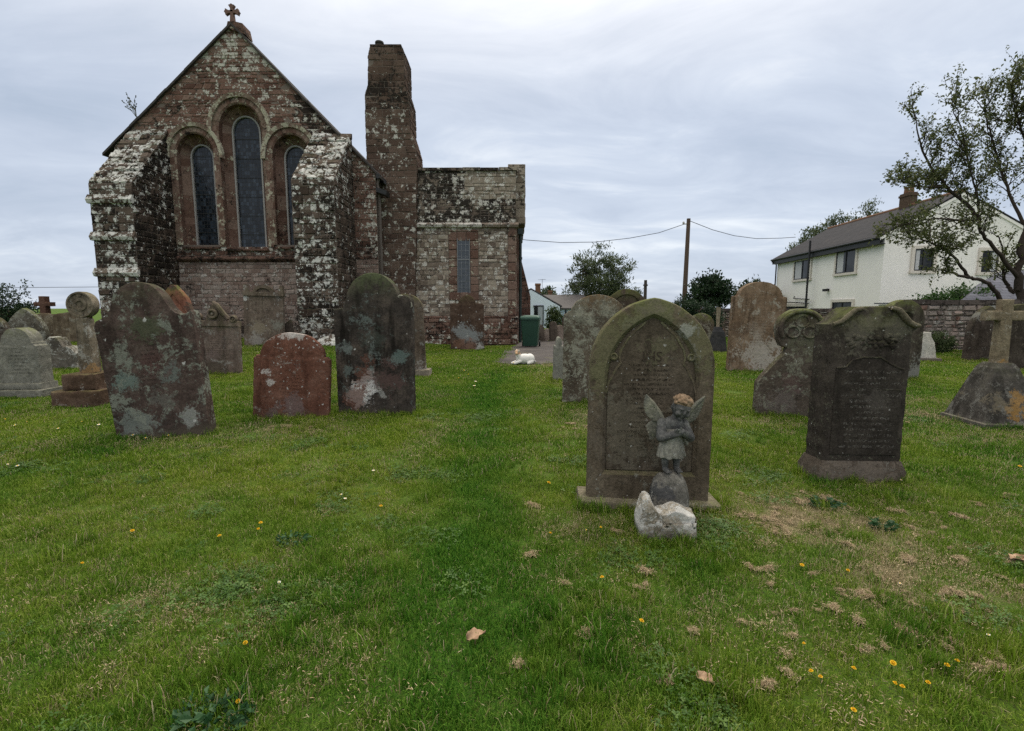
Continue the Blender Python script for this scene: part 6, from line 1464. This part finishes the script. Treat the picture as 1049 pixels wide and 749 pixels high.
def bushy(name, label, cat, base, blobs, nclump, per, ls, mat, seed, trunk=True, spread=.3, asp=.5, bark=None, limb=.05, group=None, shell=.55, up=.4):
    """tree or shrub: limbs run to leaf clumps scattered through several rough ellipsoids (centre offset, radii)"""
    rd = random.Random(seed); o = empty(name, base, label, cat, group=group)
    cl = []
    vol = [b[1][0] * b[1][1] * b[1][2] for b in blobs]
    for _ in range(nclump):
        c, r = rd.choices(blobs, vol)[0]; v = rdir(rd) * (shell + (1 - shell) * rd.random()) * rd.uniform(.75, 1.06)
        cl.append(Vector((c[0] + v.x * r[0], c[1] + v.y * r[1], c[2] + v.z * r[2])))
    mb = MB()
    for p in cl:
        if p.z < .1: continue
        n = int(per * rd.uniform(.5, 1.4)); tone = rd.uniform(.0, .55); sz = spread * rd.uniform(.6, 1.35); outd = (p - Vector((0, 0, p.z * .55))).normalized()
        for _ in range(n):
            q = p + Vector((rd.gauss(0, sz * .5), rd.gauss(0, sz * .5), rd.gauss(0, sz * .42)))
            leaf(mb, q, rdir(rd, up) + outd * .5, ls * rd.uniform(.6, 1.3), rd, min(1, tone + rd.random() * .45), asp)
    mb.build('crown', mat, o)
    if trunk:
        mb = MB(); H = max(b[0][2] for b in blobs); top = Vector((0, 0, H * .35)); mb.tube([(0, 0, -.1), top * .5 + Vector((.05, 0, 0)), top], [limb * 2.2, limb * 1.8, limb * 1.5], 8)
        for b in blobs:
            c = Vector(b[0]); m_ = top.lerp(c, .5) + Vector((0, 0, .1)); mb.tube([top, m_, c], [limb * 1.3, limb, limb * .6], 6)
        for p in rd.sample(cl, min(len(cl), 70)):
            c = min((Vector(b[0]) for b in blobs), key=lambda c_: (c_ - p).length); mb.tube([c, c.lerp(p, .5) + Vector((0, 0, .06)), p], [limb * .5, limb * .32, limb * .15], 4)
        mb.build('trunk', bark or M_BARK, o)
    return o
M_BARK = plain('brown bark', (.055, .042, .033), .95, .1, .45, 9, bump=.7)
L_WIL = leaf_mat('willow leaves', (.035, .055, .025), (.075, .1, .045), (.15, .175, .09))
L_DK = leaf_mat('dark evergreen leaves', (.008, .02, .008), (.016, .038, .014), (.035, .065, .025), .2)
L_HG = leaf_mat('hedge leaves', (.02, .05, .012), (.04, .09, .02), (.08, .14, .035))
L_MID = leaf_mat('mid green leaves', (.025, .045, .015), (.05, .075, .025), (.09, .115, .045))
WY = 36; q = at(614, 316, WY); k = WY / F
bushy('willow_tree', 'grey-green feathery tree standing behind the pointed headstone', 'tree', (q.x, WY, 0), [((0, 0, 3.2), (2.4, 1.9, 2.0)), ((-1.1, .2, 2.3), (1.8, 1.6, 1.6)), ((1.5, 0, 2.2), (1.7, 1.5, 1.6)), ((-.1, 0, 5.0), (1.4, 1.2, 1.25)), ((-1.2, 0, 4.3), (1.2, 1.1, 1.1)), ((1.3, 0, 4.4), (1.2, 1.1, 1.1)), ((0, 0, 1.2), (2.8, 1.6, .9)), ((0, 0, 2.6), (1.6, 1.2, 1.6))], 520, 32, .22, L_WIL, 11, spread=.36, asp=.32, up=.9)
SY = 28
q = at(727, 316, SY); bushy('bushy_tree', 'dark round bushy tree just right of the telegraph pole', 'tree', (q.x, SY, 0), [((0, 0, 2.35), (1.15, 1.1, 1.05)), ((-.65, 0, 2.2), (.75, .8, .9)), ((.6, 0, 2.2), (.75, .8, .8)), ((.1, 0, 3.0), (.7, .7, .55))], 170, 34, .19, L_DK, 12, spread=.3)
q = at(711, 316, 20.6); bushy('hedge_shrub', 'low clipped dark hedge below the telegraph pole', 'hedge', (q.x, 20.6, .2), [((-.5, 0, 1.15), (.62, .5, .6)), ((.2, 0, 1.1), (.7, .5, .58)), ((.75, 0, .85), (.5, .5, .5)), ((.1, 0, .6), (1.1, .5, .6))], 260, 50, .075, L_DK, 13, spread=.16, shell=.85)
q = at(771, 316, 34); bushy('bushy_tree', 'small dark tree showing over the pale brown headstone', 'tree', (q.x, 34, 0), [((0, 0, 2.2), (1.3, 1.2, 1.3)), ((-.5, 0, 2.0), (.9, .9, .9)), ((.7, 0, 2.1), (.9, .9, .9))], 150, 30, .2, L_DK, 14, spread=.34)
q = at(787, 316, 36); bushy('bushy_tree', 'little dark shrub at the far left corner of the white house', 'shrub', (q.x + .1, 36, 0), [((0, 0, 1.9), (.7, .8, 1.1))], 60, 30, .2, L_DK, 15, spread=.32)
# trees behind the house ridge
TY = 44
for (u0, v0_, r_, sd_, lab) in ((828, 242, 13, 16, 'leftmost feathery tree rising behind the house roof'), (852, 230, 15, 17, 'middle feathery tree rising behind the house roof'), (882, 221, 17, 18, 'right feathery tree rising behind the house roof by the chimney')):
    q = at(u0, 316, TY); zz_ = at(u0, v0_, TY).z; r = r_ / F * TY
    bushy('feathery_tree', lab, 'tree', (q.x, TY, 0), [((0, 0, zz_ - r * .3), (r * 1.15, r, r)), ((r * .5, 0, zz_ - r * 1.2), (r, r, r)), ((-r * .6, 0, zz_ - r * 1.3), (r, r, r))], 130, 30, .24, L_WIL, sd_, spread=.42, asp=.35, up=.9, group='feathery trees behind the house', limb=.1)
q = at(8, 316, 16); bushy('evergreen_bush', 'dark evergreen bush at the left edge beyond the gravestones', 'bush', (q.x, 16, 0), [((-.2, 0, 1.3), (1.0, 1, 1.25)), ((.35, 0, 1.0), (.7, .8, .9)), ((-1.0, 0, 1.3), (1, 1, 1.3)), ((0, 0, .6), (1.3, 1, .7))], 330, 40, .085, L_DK, 19, spread=.2, asp=.45)
q = at(966, 306, 19); bushy('green_hedge', 'fresh green bush spilling over behind the boundary wall', 'bush', (q.x - .2, 18.6, 0), [((-.8, 0, 1.5), (.7, .7, .45)), ((0, 0, 1.7), (.8, .8, .5)), ((.8, 0, 1.85), (.8, .8, .55)), ((0, 0, 1), (1.6, .8, .8))], 230, 34, .13, L_HG, 20, spread=.24)
q = at(967, 357, 13.8); bushy('ivy_bush', 'rounded ivy bush growing at the foot of the boundary wall', 'bush', (q.x, 14.2, .15), [((0, 0, .32), (.52, .35, .42)), ((-.2, 0, .25), (.4, .3, .3)), ((.25, 0, .3), (.35, .3, .3))], 130, 36, .06, L_MID, 21, spread=.13, shell=.8, limb=.02)
q = at(567, 345, 27); bushy('garden_shrub', 'green shrub in front of the blue-white cottage', 'shrub', (q.x, 27, 0), [((0, 0, .95), (.55, .5, .6)), ((.1, 0, .5), (.5, .5, .5))], 80, 30, .12, L_MID, 22, spread=.2, limb=.02)
q = at(560, 300, 48); bushy('bushy_tree', 'far small tree top between the cottage chimneys', 'tree', (q.x, 48, 0), [((0, 0, 2.6), (1.0, 1, 1.0))], 60, 28, .22, L_MID, 23, spread=.32)
q = at(632, 310, 50); bushy('garden_shrub', 'thin pale shrubs on the skyline right of the willow', 'shrub', (q.x + 1.2, 50, 0), [((0, 0, 1.5), (1.8, .6, .8)), ((1.5, 0, 1.4), (1.5, .6, .6))], 60, 14, .2, L_WIL, 24, spread=.4, asp=.25, up=1.5)
q = at(820, 330, 23); 

# ------------------------------------------------------------------ the near tree at the right edge
AY = 16.0
tb = at(1043, 316, AY)
tree = empty('apple_tree', (tb.x, AY, 0), 'old leafy apple tree with dark crooked limbs at the right edge', 'tree')
O_ = Vector((tb.x, AY, 0)); rd = random.Random(77)
def tp_(u, v, dy=0): return at(u, v, AY + dy) - O_
mbB = MB(); tips = []
def limb(path, r0, r1, n=9):
    P = [Vector(p) for p in path]; Q = []
    for i in range(len(P) - 1):      # smooth path
        p0 = P[max(i - 1, 0)]; p1, p2 = P[i], P[i + 1]; p3 = P[min(i + 2, len(P) - 1)]
        for k in range(5):
            t = k / 5; Q.append(.5 * ((2 * p1) + (p2 - p0) * t + (2 * p0 - 5 * p1 + 4 * p2 - p3) * t * t + (3 * p1 - p0 - 3 * p2 + p3) * t ** 3))
    Q.append(P[-1]); m = len(Q)
    Q = [q + Vector((rd.gauss(0, 1), rd.gauss(0, 1), rd.gauss(0, 1))) * min(.035, r0 * .2) for q in Q]
    mbB.tube(Q, [r0 + (r1 - r0) * i / (m - 1) for i in range(m)], n); return Q
def sprout(Q, n, ln, r, depth, lo=.25, upb=.5):
    for _ in range(n):
        i = int(len(Q) * rd.uniform(lo, .99)); i = min(i, len(Q) - 2); p = Q[i]; d0 = (Q[i + 1] - Q[i]).normalized()
        d = (d0 * .7 + rdir(rd) * .8 + Vector((0, 0, upb * .7))).normalized(); L = ln * rd.uniform(.5, 1.3)
        pts = [p]; 
        for k in range(4):
            d = (d + rdir(rd) * .28 + Vector((0, 0, .1 * upb))).normalized(); pts.append(pts[-1] + d * L / 4)
        mbB.tube(pts, [r, r * .85, r * .7, r * .5, r * .3], 5 if r > .012 else 4)
        tips.append(pts)
        if depth > 0: sprout(pts, 4, ln * .6, r * .5, depth - 1, .3, upb)
trunkQ = limb([tp_(1050, 372), tp_(1048, 330), tp_(1044, 300), tp_(1044, 272), tp_(1052, 235), tp_(1062, 190)], .16, .07, 12)
A1 = limb([tp_(1046, 287), tp_(1030, 270, -.1), tp_(1016, 251, -.2), tp_(1006, 240, -.3), tp_(1003, 225, -.3), tp_(1001, 200, -.4), tp_(992, 165, -.5), tp_(985, 130, -.5), tp_(979, 105, -.6)], .068, .005)
A2 = limb([tp_(1026, 312, -.4), tp_(1019, 297, -.5), tp_(1007, 288, -.6), tp_(992, 284, -.7), tp_(978, 281, -.8), tp_(969, 273, -.8), tp_(972, 262, -.9), tp_(980, 252, -.9)], .07, .012)
A2b = limb([tp_(992, 284, -.7), tp_(985, 274, -.8), tp_(976, 262, -.9), tp_(960, 252, -1.0), tp_(945, 246, -1.1), tp_(932, 243, -1.1)], .05, .012)
A3 = limb([tp_(1003, 225, -.3), tp_(988, 207, -.1), tp_(968, 190, 0), tp_(950, 165, .2), tp_(941, 140, .3), tp_(938, 120, .3)], .06, .012)
A4 = limb([tp_(1052, 235), tp_(1036, 205, .3), tp_(1024, 170, .5), tp_(1014, 135, .6), tp_(1008, 110, .7)], .055, .008)
A5 = limb([tp_(1062, 190), tp_(1052, 150, -.2), tp_(1042, 120, -.3), tp_(1036, 95, -.4)], .05, .008)
A6 = limb([tp_(1062, 190), tp_(1075, 140, .3), tp_(1072, 105, .4), tp_(1060, 78, .4)], .06, .008)
A7 = limb([tp_(968, 190, 0), tp_(950, 192, -.2), tp_(936, 190, -.3), tp_(925, 186, -.3)], .035, .01)
A8 = limb([tp_(1003, 225, -.3), tp_(985, 226, -.8), tp_(962, 224, -1.1), tp_(942, 226, -1.3), tp_(926, 230, -1.4)], .04, .01)
A9 = limb([tp_(1040, 300, .2), tp_(1032, 292, .4), tp_(1028, 283, .4), tp_(1029, 262, .5), tp_(1022, 240, .6)], .07, .015)
A10 = limb([tp_(1060, 215), tp_(1090, 190, .5), tp_(1120, 150, .8), tp_(1130, 110, .8)], .06, .02)
for Q, n, ln, lo, ub in ((A1, 20, 1.0, .3, .5), (A2, 5, .6, .6, .2), (A2b, 9, .7, .3, .0), (A3, 18, .9, .15, .6), (A4, 20, 1.0, .2, .6), (A5, 18, 1.0, .2, .7), (A6, 14, 1.0, .2, .7), (A7, 10, .7, .1, .3), (A8, 14, .8, .1, .0), (A9, 8, .8, .4, .5), (A10, 12, 1.1, .3, .6)):
    sprout(Q, int(n * 1.5), ln, .016, 1, lo, ub); tips.append(Q[len(Q) // 2:])
mbB.build('trunk', plain('dark lichened bark', (.045, .036, .03), .95, .1, .5, 10, bump=.8), tree, 50)
mb = MB()
for pts in tips:
    n = rd.randint(5, 10)
    for _ in range(n):
        t = rd.uniform(.05, 1) ** .8 * (len(pts) - 1); i = min(int(t), len(pts) - 2); p = pts[i].lerp(pts[i + 1], t - i)
        tone = rd.random() ** 1.3
        for _k in range(rd.randint(1, 3)):
            leaf(mb, p + Vector((rd.gauss(0, .06), rd.gauss(0, .06), rd.gauss(0, .06))), rdir(rd, .1), rd.uniform(.06, .12), rd, min(1, tone * .8 + rd.random() * .25), .55)
mb.build('crown', leaf_mat('apple leaves', (.04, .055, .016), (.085, .105, .032), (.17, .175, .08), .4), tree)
# ------------------------------------------------------------------ flowers, fallen leaves, weeds
M_YEL = plain('yellow petals', (.75, .48, .02), .6, .3, .1, 40, bump=0); M_STEM = plain('flower stem', (.06, .11, .03), .7, .2, .2, 30, bump=0); M_PETAL = plain('white petals', (.75, .75, .72), .7, .2, .08, 40, bump=0)
def flower_proto(kind):
    big = kind == 'dandelion'
    mb = MB(); h = .05 if big else .04; o = empty(kind, (0, 0, 0), None, None)
    mb.tube([(0, 0, -.02), (.004, .003, h * .6), (.0, 0, h)], .0022, 5); mb.build('stem', M_STEM, o)
    mb = MB(); rd = random.Random(2); n = 26 if big else 16; R_ = .017 if big else .012
    for k in range(n):
        for rr, zz in (((R_, .002), (R_ * .7, .006), (R_ * .4, .009)) if big else ((R_, .002),)):
            a = 2 * math.pi * k / n + rr * 90; w_ = R_ * .16; d = Vector((math.cos(a), math.sin(a), 0)); s_ = Vector((-d.y, d.x, 0)) * w_; c = Vector((0, 0, h))
            mb.add([c, c + d * rr * .6 + s_ + Vector((0, 0, zz)), c + d * rr + Vector((0, 0, zz)), c + d * rr * .6 - s_ + Vector((0, 0, zz))], [(0, 1, 2, 3)])
    mb.build('petals', M_YEL if big else M_PETAL, o)
    mb = MB(); mb.ell((0, 0, h + .001), (R_ * .4, R_ * .4, .005), 10, 6); mb.build('disc', M_YEL, o)
    return o
YEL = [(81, 583), (227, 554), (267, 540), (265, 545), (253, 662), (248, 723), (136, 548), (614, 545), (619, 598), (654, 643), (820, 584), (866, 589), (824, 669), (835, 697), (842, 703), (910, 706), (923, 713), (914, 684), (949, 707), (979, 687), (871, 693), (872, 736), (562, 552), (1043, 481), (968, 690), (390, 522), (560, 498)]
WHT_ = [(351, 510), (922, 603), (1014, 657), (921, 494), (353, 514), (286, 600), (475, 381), (480, 385), (487, 392), (486, 397), (525, 373), (543, 371), (5, 432), (18, 437), (30, 434), (62, 441), (84, 434), (138, 448), (150, 451), (102, 437), (175, 448), (383, 485), (469, 389), (602, 548), (20, 480), (8, 478)]
for kind, P_, lab, cat, grp in (('dandelion', YEL, 'yellow dandelion flower open in the mown grass', 'dandelion', 'yellow dandelions in the grass'), ('daisy', WHT_, 'tiny white daisy flower in the mown grass', 'daisy', 'white daisies in the grass')):
    pr = flower_proto(kind)
    for i, (u, v) in enumerate(P_):
        o = pr if i == 0 else copy_tree(pr)
        p, s_ = gnd(u, v + 1.5); o.location = (p.x, p.y, p.z); o.rotation_euler = (rng.uniform(-.45, .1), rng.uniform(-.3, .3), rng.uniform(0, 6.28)); k = max(.8, s_ * 130) * rng.uniform(.8, 1.2) if kind == 'daisy' else max(.7, s_ * 115) * rng.uniform(.7, 1.1); o.scale = (k, k, 1 + (k - 1) * .3)
        tag(o, lab, cat, grp)
g = G('dry leaf'); co = g.coord(); M_LEAF = g.done(g.ramp(g.noise(co, 30, 5, .6), [(.3, (.2, .12, .07)), (.6, (.36, .25, .16))]), .8, None, .2)
for k, (u, v, lab) in enumerate([(488, 658, 'curled brown dead leaf lying alone mid-lawn'), (720, 706, 'narrow folded brown dead leaf near the bottom right of the path'), (1041, 577, 'brown dead leaf at the right edge of the lawn')]):
    p, s_ = gnd(u, v); mb = MB(); n = 9; L_ = 20 * s_
    rows = []
    for i in range(n):
        t = i / (n - 1); w_ = L_ * .3 * math.sin(math.pi * min(1, t * .92 + .06)) * (1 + .25 * math.sin(i * 2.1 + k))
        rows.append([(L_ * (t - .5), w_ * a, .02 + .016 * abs(a) ** 1.5 + .012 * math.sin(3 * t + k + a) - .0) for a in (-1, -.5, 0, .5, 1)])
    for i in range(n - 1):
        for j in range(4): mb.add([rows[i][j], rows[i][j + 1], rows[i + 1][j + 1], rows[i + 1][j]], [(0, 1, 2, 3)])
    o = mb.build('dead_leaf', M_LEAF, None, 60); o.location = (p.x, p.y, p.z + .012); o.rotation_euler = (.25, -.1, (.3, 2.2, .2)[k]); m_ = o.modifiers.new('t', 'SOLIDIFY'); m_.thickness = .0015
    tag(o, lab, 'leaf')
L_WEED = leaf_mat('weed leaves', (.018, .055, .018), (.03, .085, .03), (.055, .12, .045))
for (u, v, r_, sd_, lab) in ((220, 738, 34, 31, 'dark blue-green broad-leaved weed at the bottom left of the lawn'), (300, 556, 14, 32, 'small dark green weed tuft in the middle left of the lawn'), (845, 519, 16, 33, 'dark green weed rosette in the dry grass before the black headstone'), (905, 542, 12, 34, 'small weed rosette in the dry patch right of the black headstone')):
    p, s_ = gnd(u, v); rd = random.Random(sd_); mb = MB(); r = r_ * s_
    for _ in range(150 if r_ > 20 else 60):
        a = rd.uniform(0, 6.28); q = r * math.sqrt(rd.random()); c = Vector((q * math.cos(a), q * .7 * math.sin(a), rd.uniform(.008, .045))); leaf(mb, c, (math.cos(a) + rd.gauss(0, .5), math.sin(a) + rd.gauss(0, .5), rd.uniform(-.1, .5)), rd.uniform(.025, .05), rd, rd.random(), .6)
    o = mb.build('weed', L_WEED); o.location = p; tag(o, lab, 'weed')

# ------------------------------------------------------------------ turf and raked clippings
near = fill(.5, 4.2, 330, .8, 1.25, 1.8, 1.3)
mid = fill(4.2, 9.5, 130, .8, 1.2, 1.6, 1)
farp = fill(9.5, 17.5, 34, .7, 1.1, 1.4, 1) + fill(17.5, 26, 9, .8, 1.2, 1.2, 1)
# low clover and weed leaves in darker pools
def clover(name, n, seed):
    rd = random.Random(seed); mb = MB()
    for _ in range(n):
        a = rd.uniform(0, 6.28); q = .1 * math.sqrt(rd.random()); h = rd.uniform(.012, .034); c = Vector((q * math.cos(a), q * math.sin(a), h)); s_ = rd.uniform(.006, .011); t = rd.random(); a0 = rd.uniform(0, 6.28); tx, ty = rd.gauss(0, .25), rd.gauss(0, .25)
        for k in range(3):
            b = a0 + 2.094 * k; P = [c]
            for da, rr in ((-.5, .8), (-.25, 1.35), (.25, 1.35), (.5, .8)):
                x, y = s_ * rr * math.cos(b + da), s_ * rr * math.sin(b + da); P.append(c + Vector((x, y, tx * x + ty * y + .15 * s_)))
            mb.add(P, [(0, 1, 2, 3, 4)], (t, rd.random(), 0, 1))
    return bpy.data.objects.new(name, mb.mesh(name, L_CLO))
L_CLO = leaf_mat('clover leaves', (.03, .075, .008), (.05, .115, .014), (.1, .17, .03))
CLO = lib('clover tufts', [clover('clover_tuft', 22, 700 + i) for i in range(5)])
CLP = []
for _ in range(14000):
    y = rng.uniform(1.1, 8); x = rng.uniform(-1.15 * y, 1.15 * y)
    if noise.fractal((x * 1.9 + 4, y * 1.9, 6.6), 1, 2, 4) > .56 + .09 * rng.normal(): CLP.append((x, y, gz(x, y), rng.uniform(0, 6.28), rng.uniform(.8, 1.3), 0, 0, rng.uniform(-.1, .1)))
scatter('clover', CLP, CLO, 'low dark clover leaves in patches among the grass', 'clover')
G_LABEL = ('short mown green grass of the churchyard close to the viewer', 'mown green grass of the churchyard among the front gravestones', 'distant mown grass out to the church and boundary wall')
scatter('grass', near, NEAR, G_LABEL[0], 'grass'); scatter('grass', mid, MID, G_LABEL[1], 'grass'); scatter('grass', farp, FARC, G_LABEL[2], 'grass')
for _ in range(60000):      # uneven mowing: rougher tufts left standing in places
    y = rng.uniform(1.1, 8); x = rng.uniform(-1.15 * y, 1.15 * y)
    if noise.fractal((x * 1.4 + 7, y * 1.4, 3.3), 1, 2, 3) > .3 + .12 * rng.normal() and len(TALLP) < 3600 and not inpoly(P2, x, y): TALLP.append((x, y))
edge = [(x, y, gz(x, y), rng.uniform(0, 6.28), rng.uniform(.4, .85) if rng.random() < .9 else 1.1, .1 * rng.random(), min(1, lawn(x, y)[1] + .3 * rng.random()), rng.uniform(-.3, .3)) for x, y in TALLP]
scatter('grass', edge, TALL, 'longer untrimmed grass round the feet of the gravestones', 'grass')
g = G('dry clippings'); t = g.sep(g.attr('tone').outputs['Vector'])
M_CLIP = g.done(g.ramp(t[0], [(0, (.15, .11, .06)), (.5, (.29, .22, .13)), (1, (.45, .36, .24))]), .9, None, .1)
def clump(name, r, n, seed, k_=1):
    rd = random.Random(seed); mb = MB()
    for _ in range(n):
        a = rd.uniform(0, 6.28); q = r * abs(rd.gauss(0, .75)); c = Vector((q * math.cos(a) * 1.5 + .02 * math.sin(seed + q * 60), q * math.sin(a) * .8, .016 + rd.random() * .016 * max(0, 1 - q / r)))
        d = Vector((rd.gauss(0, 1), rd.gauss(0, 1), rd.gauss(0, .25))).normalized(); L = rd.uniform(.01, .035) * k_; s_ = d.cross(Vector((0, 0, 1))).normalized() * rd.uniform(.001, .0022); m_ = Vector((0, 0, rd.uniform(-.004, .012)))
        mb.add([c - s_, c + s_, c + d * L * .5 + s_ + m_, c + d * L * .5 - s_ + m_, c + d * L], [(0, 1, 2, 3), (3, 2, 4)], (rd.random(), 0, 0, 1))
    return bpy.data.objects.new(name, mb.mesh(name, M_CLIP))
CL = lib('clippings', [clump('clump', .045, 260, 500 + i) for i in range(5)])
WISP = lib('wisps', [clump('wisp', .11, 22, 600 + i, .7) for i in range(5)])
CP = []
for (u, v, n, w_) in [(774, 585, 4, 10), (711, 648, 3, 5), (781, 705, 4, 7), (684, 700, 2, 5), (1009, 688, 7, 15), (851, 626, 3, 6), (894, 610, 3, 18), (979, 610, 7, 20), (929, 575, 5, 9), (1039, 577, 5, 12), (985, 575, 3, 10), (824, 515, 9, 22), (844, 512, 5, 10), (789, 535, 9, 22), (804, 545, 5, 14), (922, 526, 3, 8), (655, 588, 2, 5), (656, 603, 2, 4), (604, 652, 2, 4), (600, 440, 8, 20), (585, 436, 4, 10), (290, 438, 7, 14), (320, 440, 4, 12), (640, 545, 3, 12), (545, 521, 2, 5), (866, 560, 3, 9), (985, 533, 2, 6), (940, 428, 5, 40), (930, 413, 3, 25), (604, 395, 3, 20), (230, 462, 2, 6), (1030, 510, 2, 8), (760, 530, 4, 12), (575, 600, 2, 6), (540, 570, 2, 6), (530, 683, 2, 4), (880, 640, 2, 10), (925, 650, 3, 9), (800, 690, 2, 8), (970, 660, 2, 9)]:
    for _ in range(n):
        p, s_ = gnd(u + rng.normal(0, w_ * .5), v + rng.normal(0, w_ * .16)); CP.append((p.x, p.y, p.z + .012, rng.uniform(0, 6.28), rng.uniform(.3, .7), 0, 0, rng.uniform(-.1, .1)))
for _ in range(150):
    u = rng.uniform(735, 1049); v = 425 + 250 * rng.random() ** 1.3
    p, s_ = gnd(u, v)
    if lawn(p.x, p.y)[0] > .12: CP.append((p.x, p.y, p.z + .01, rng.uniform(0, 6.28), rng.uniform(.18, .5), 0, 0, rng.uniform(-.1, .1)))
scatter('dry_clippings', CP, CL, 'clumps of dry brown grass clippings lying on the lawn', 'clippings')
WP = []
tries = 0
while len(WP) < 1100 and tries < 60000:
    tries += 1; y = rng.uniform(1.2, 9); x = rng.uniform(-1.15 * y, 1.15 * y); d, l = lawn(x, y)
    if rng.random() < d * 1.1 - .1: WP.append((x, y, gz(x, y) + .016, rng.uniform(0, 6.28), rng.uniform(.4, .9), 0, 0, rng.uniform(-.2, .2)))
scatter('dry_clippings', WP, WISP, 'thin wisps of dry straw scattered through the turf', 'clippings')
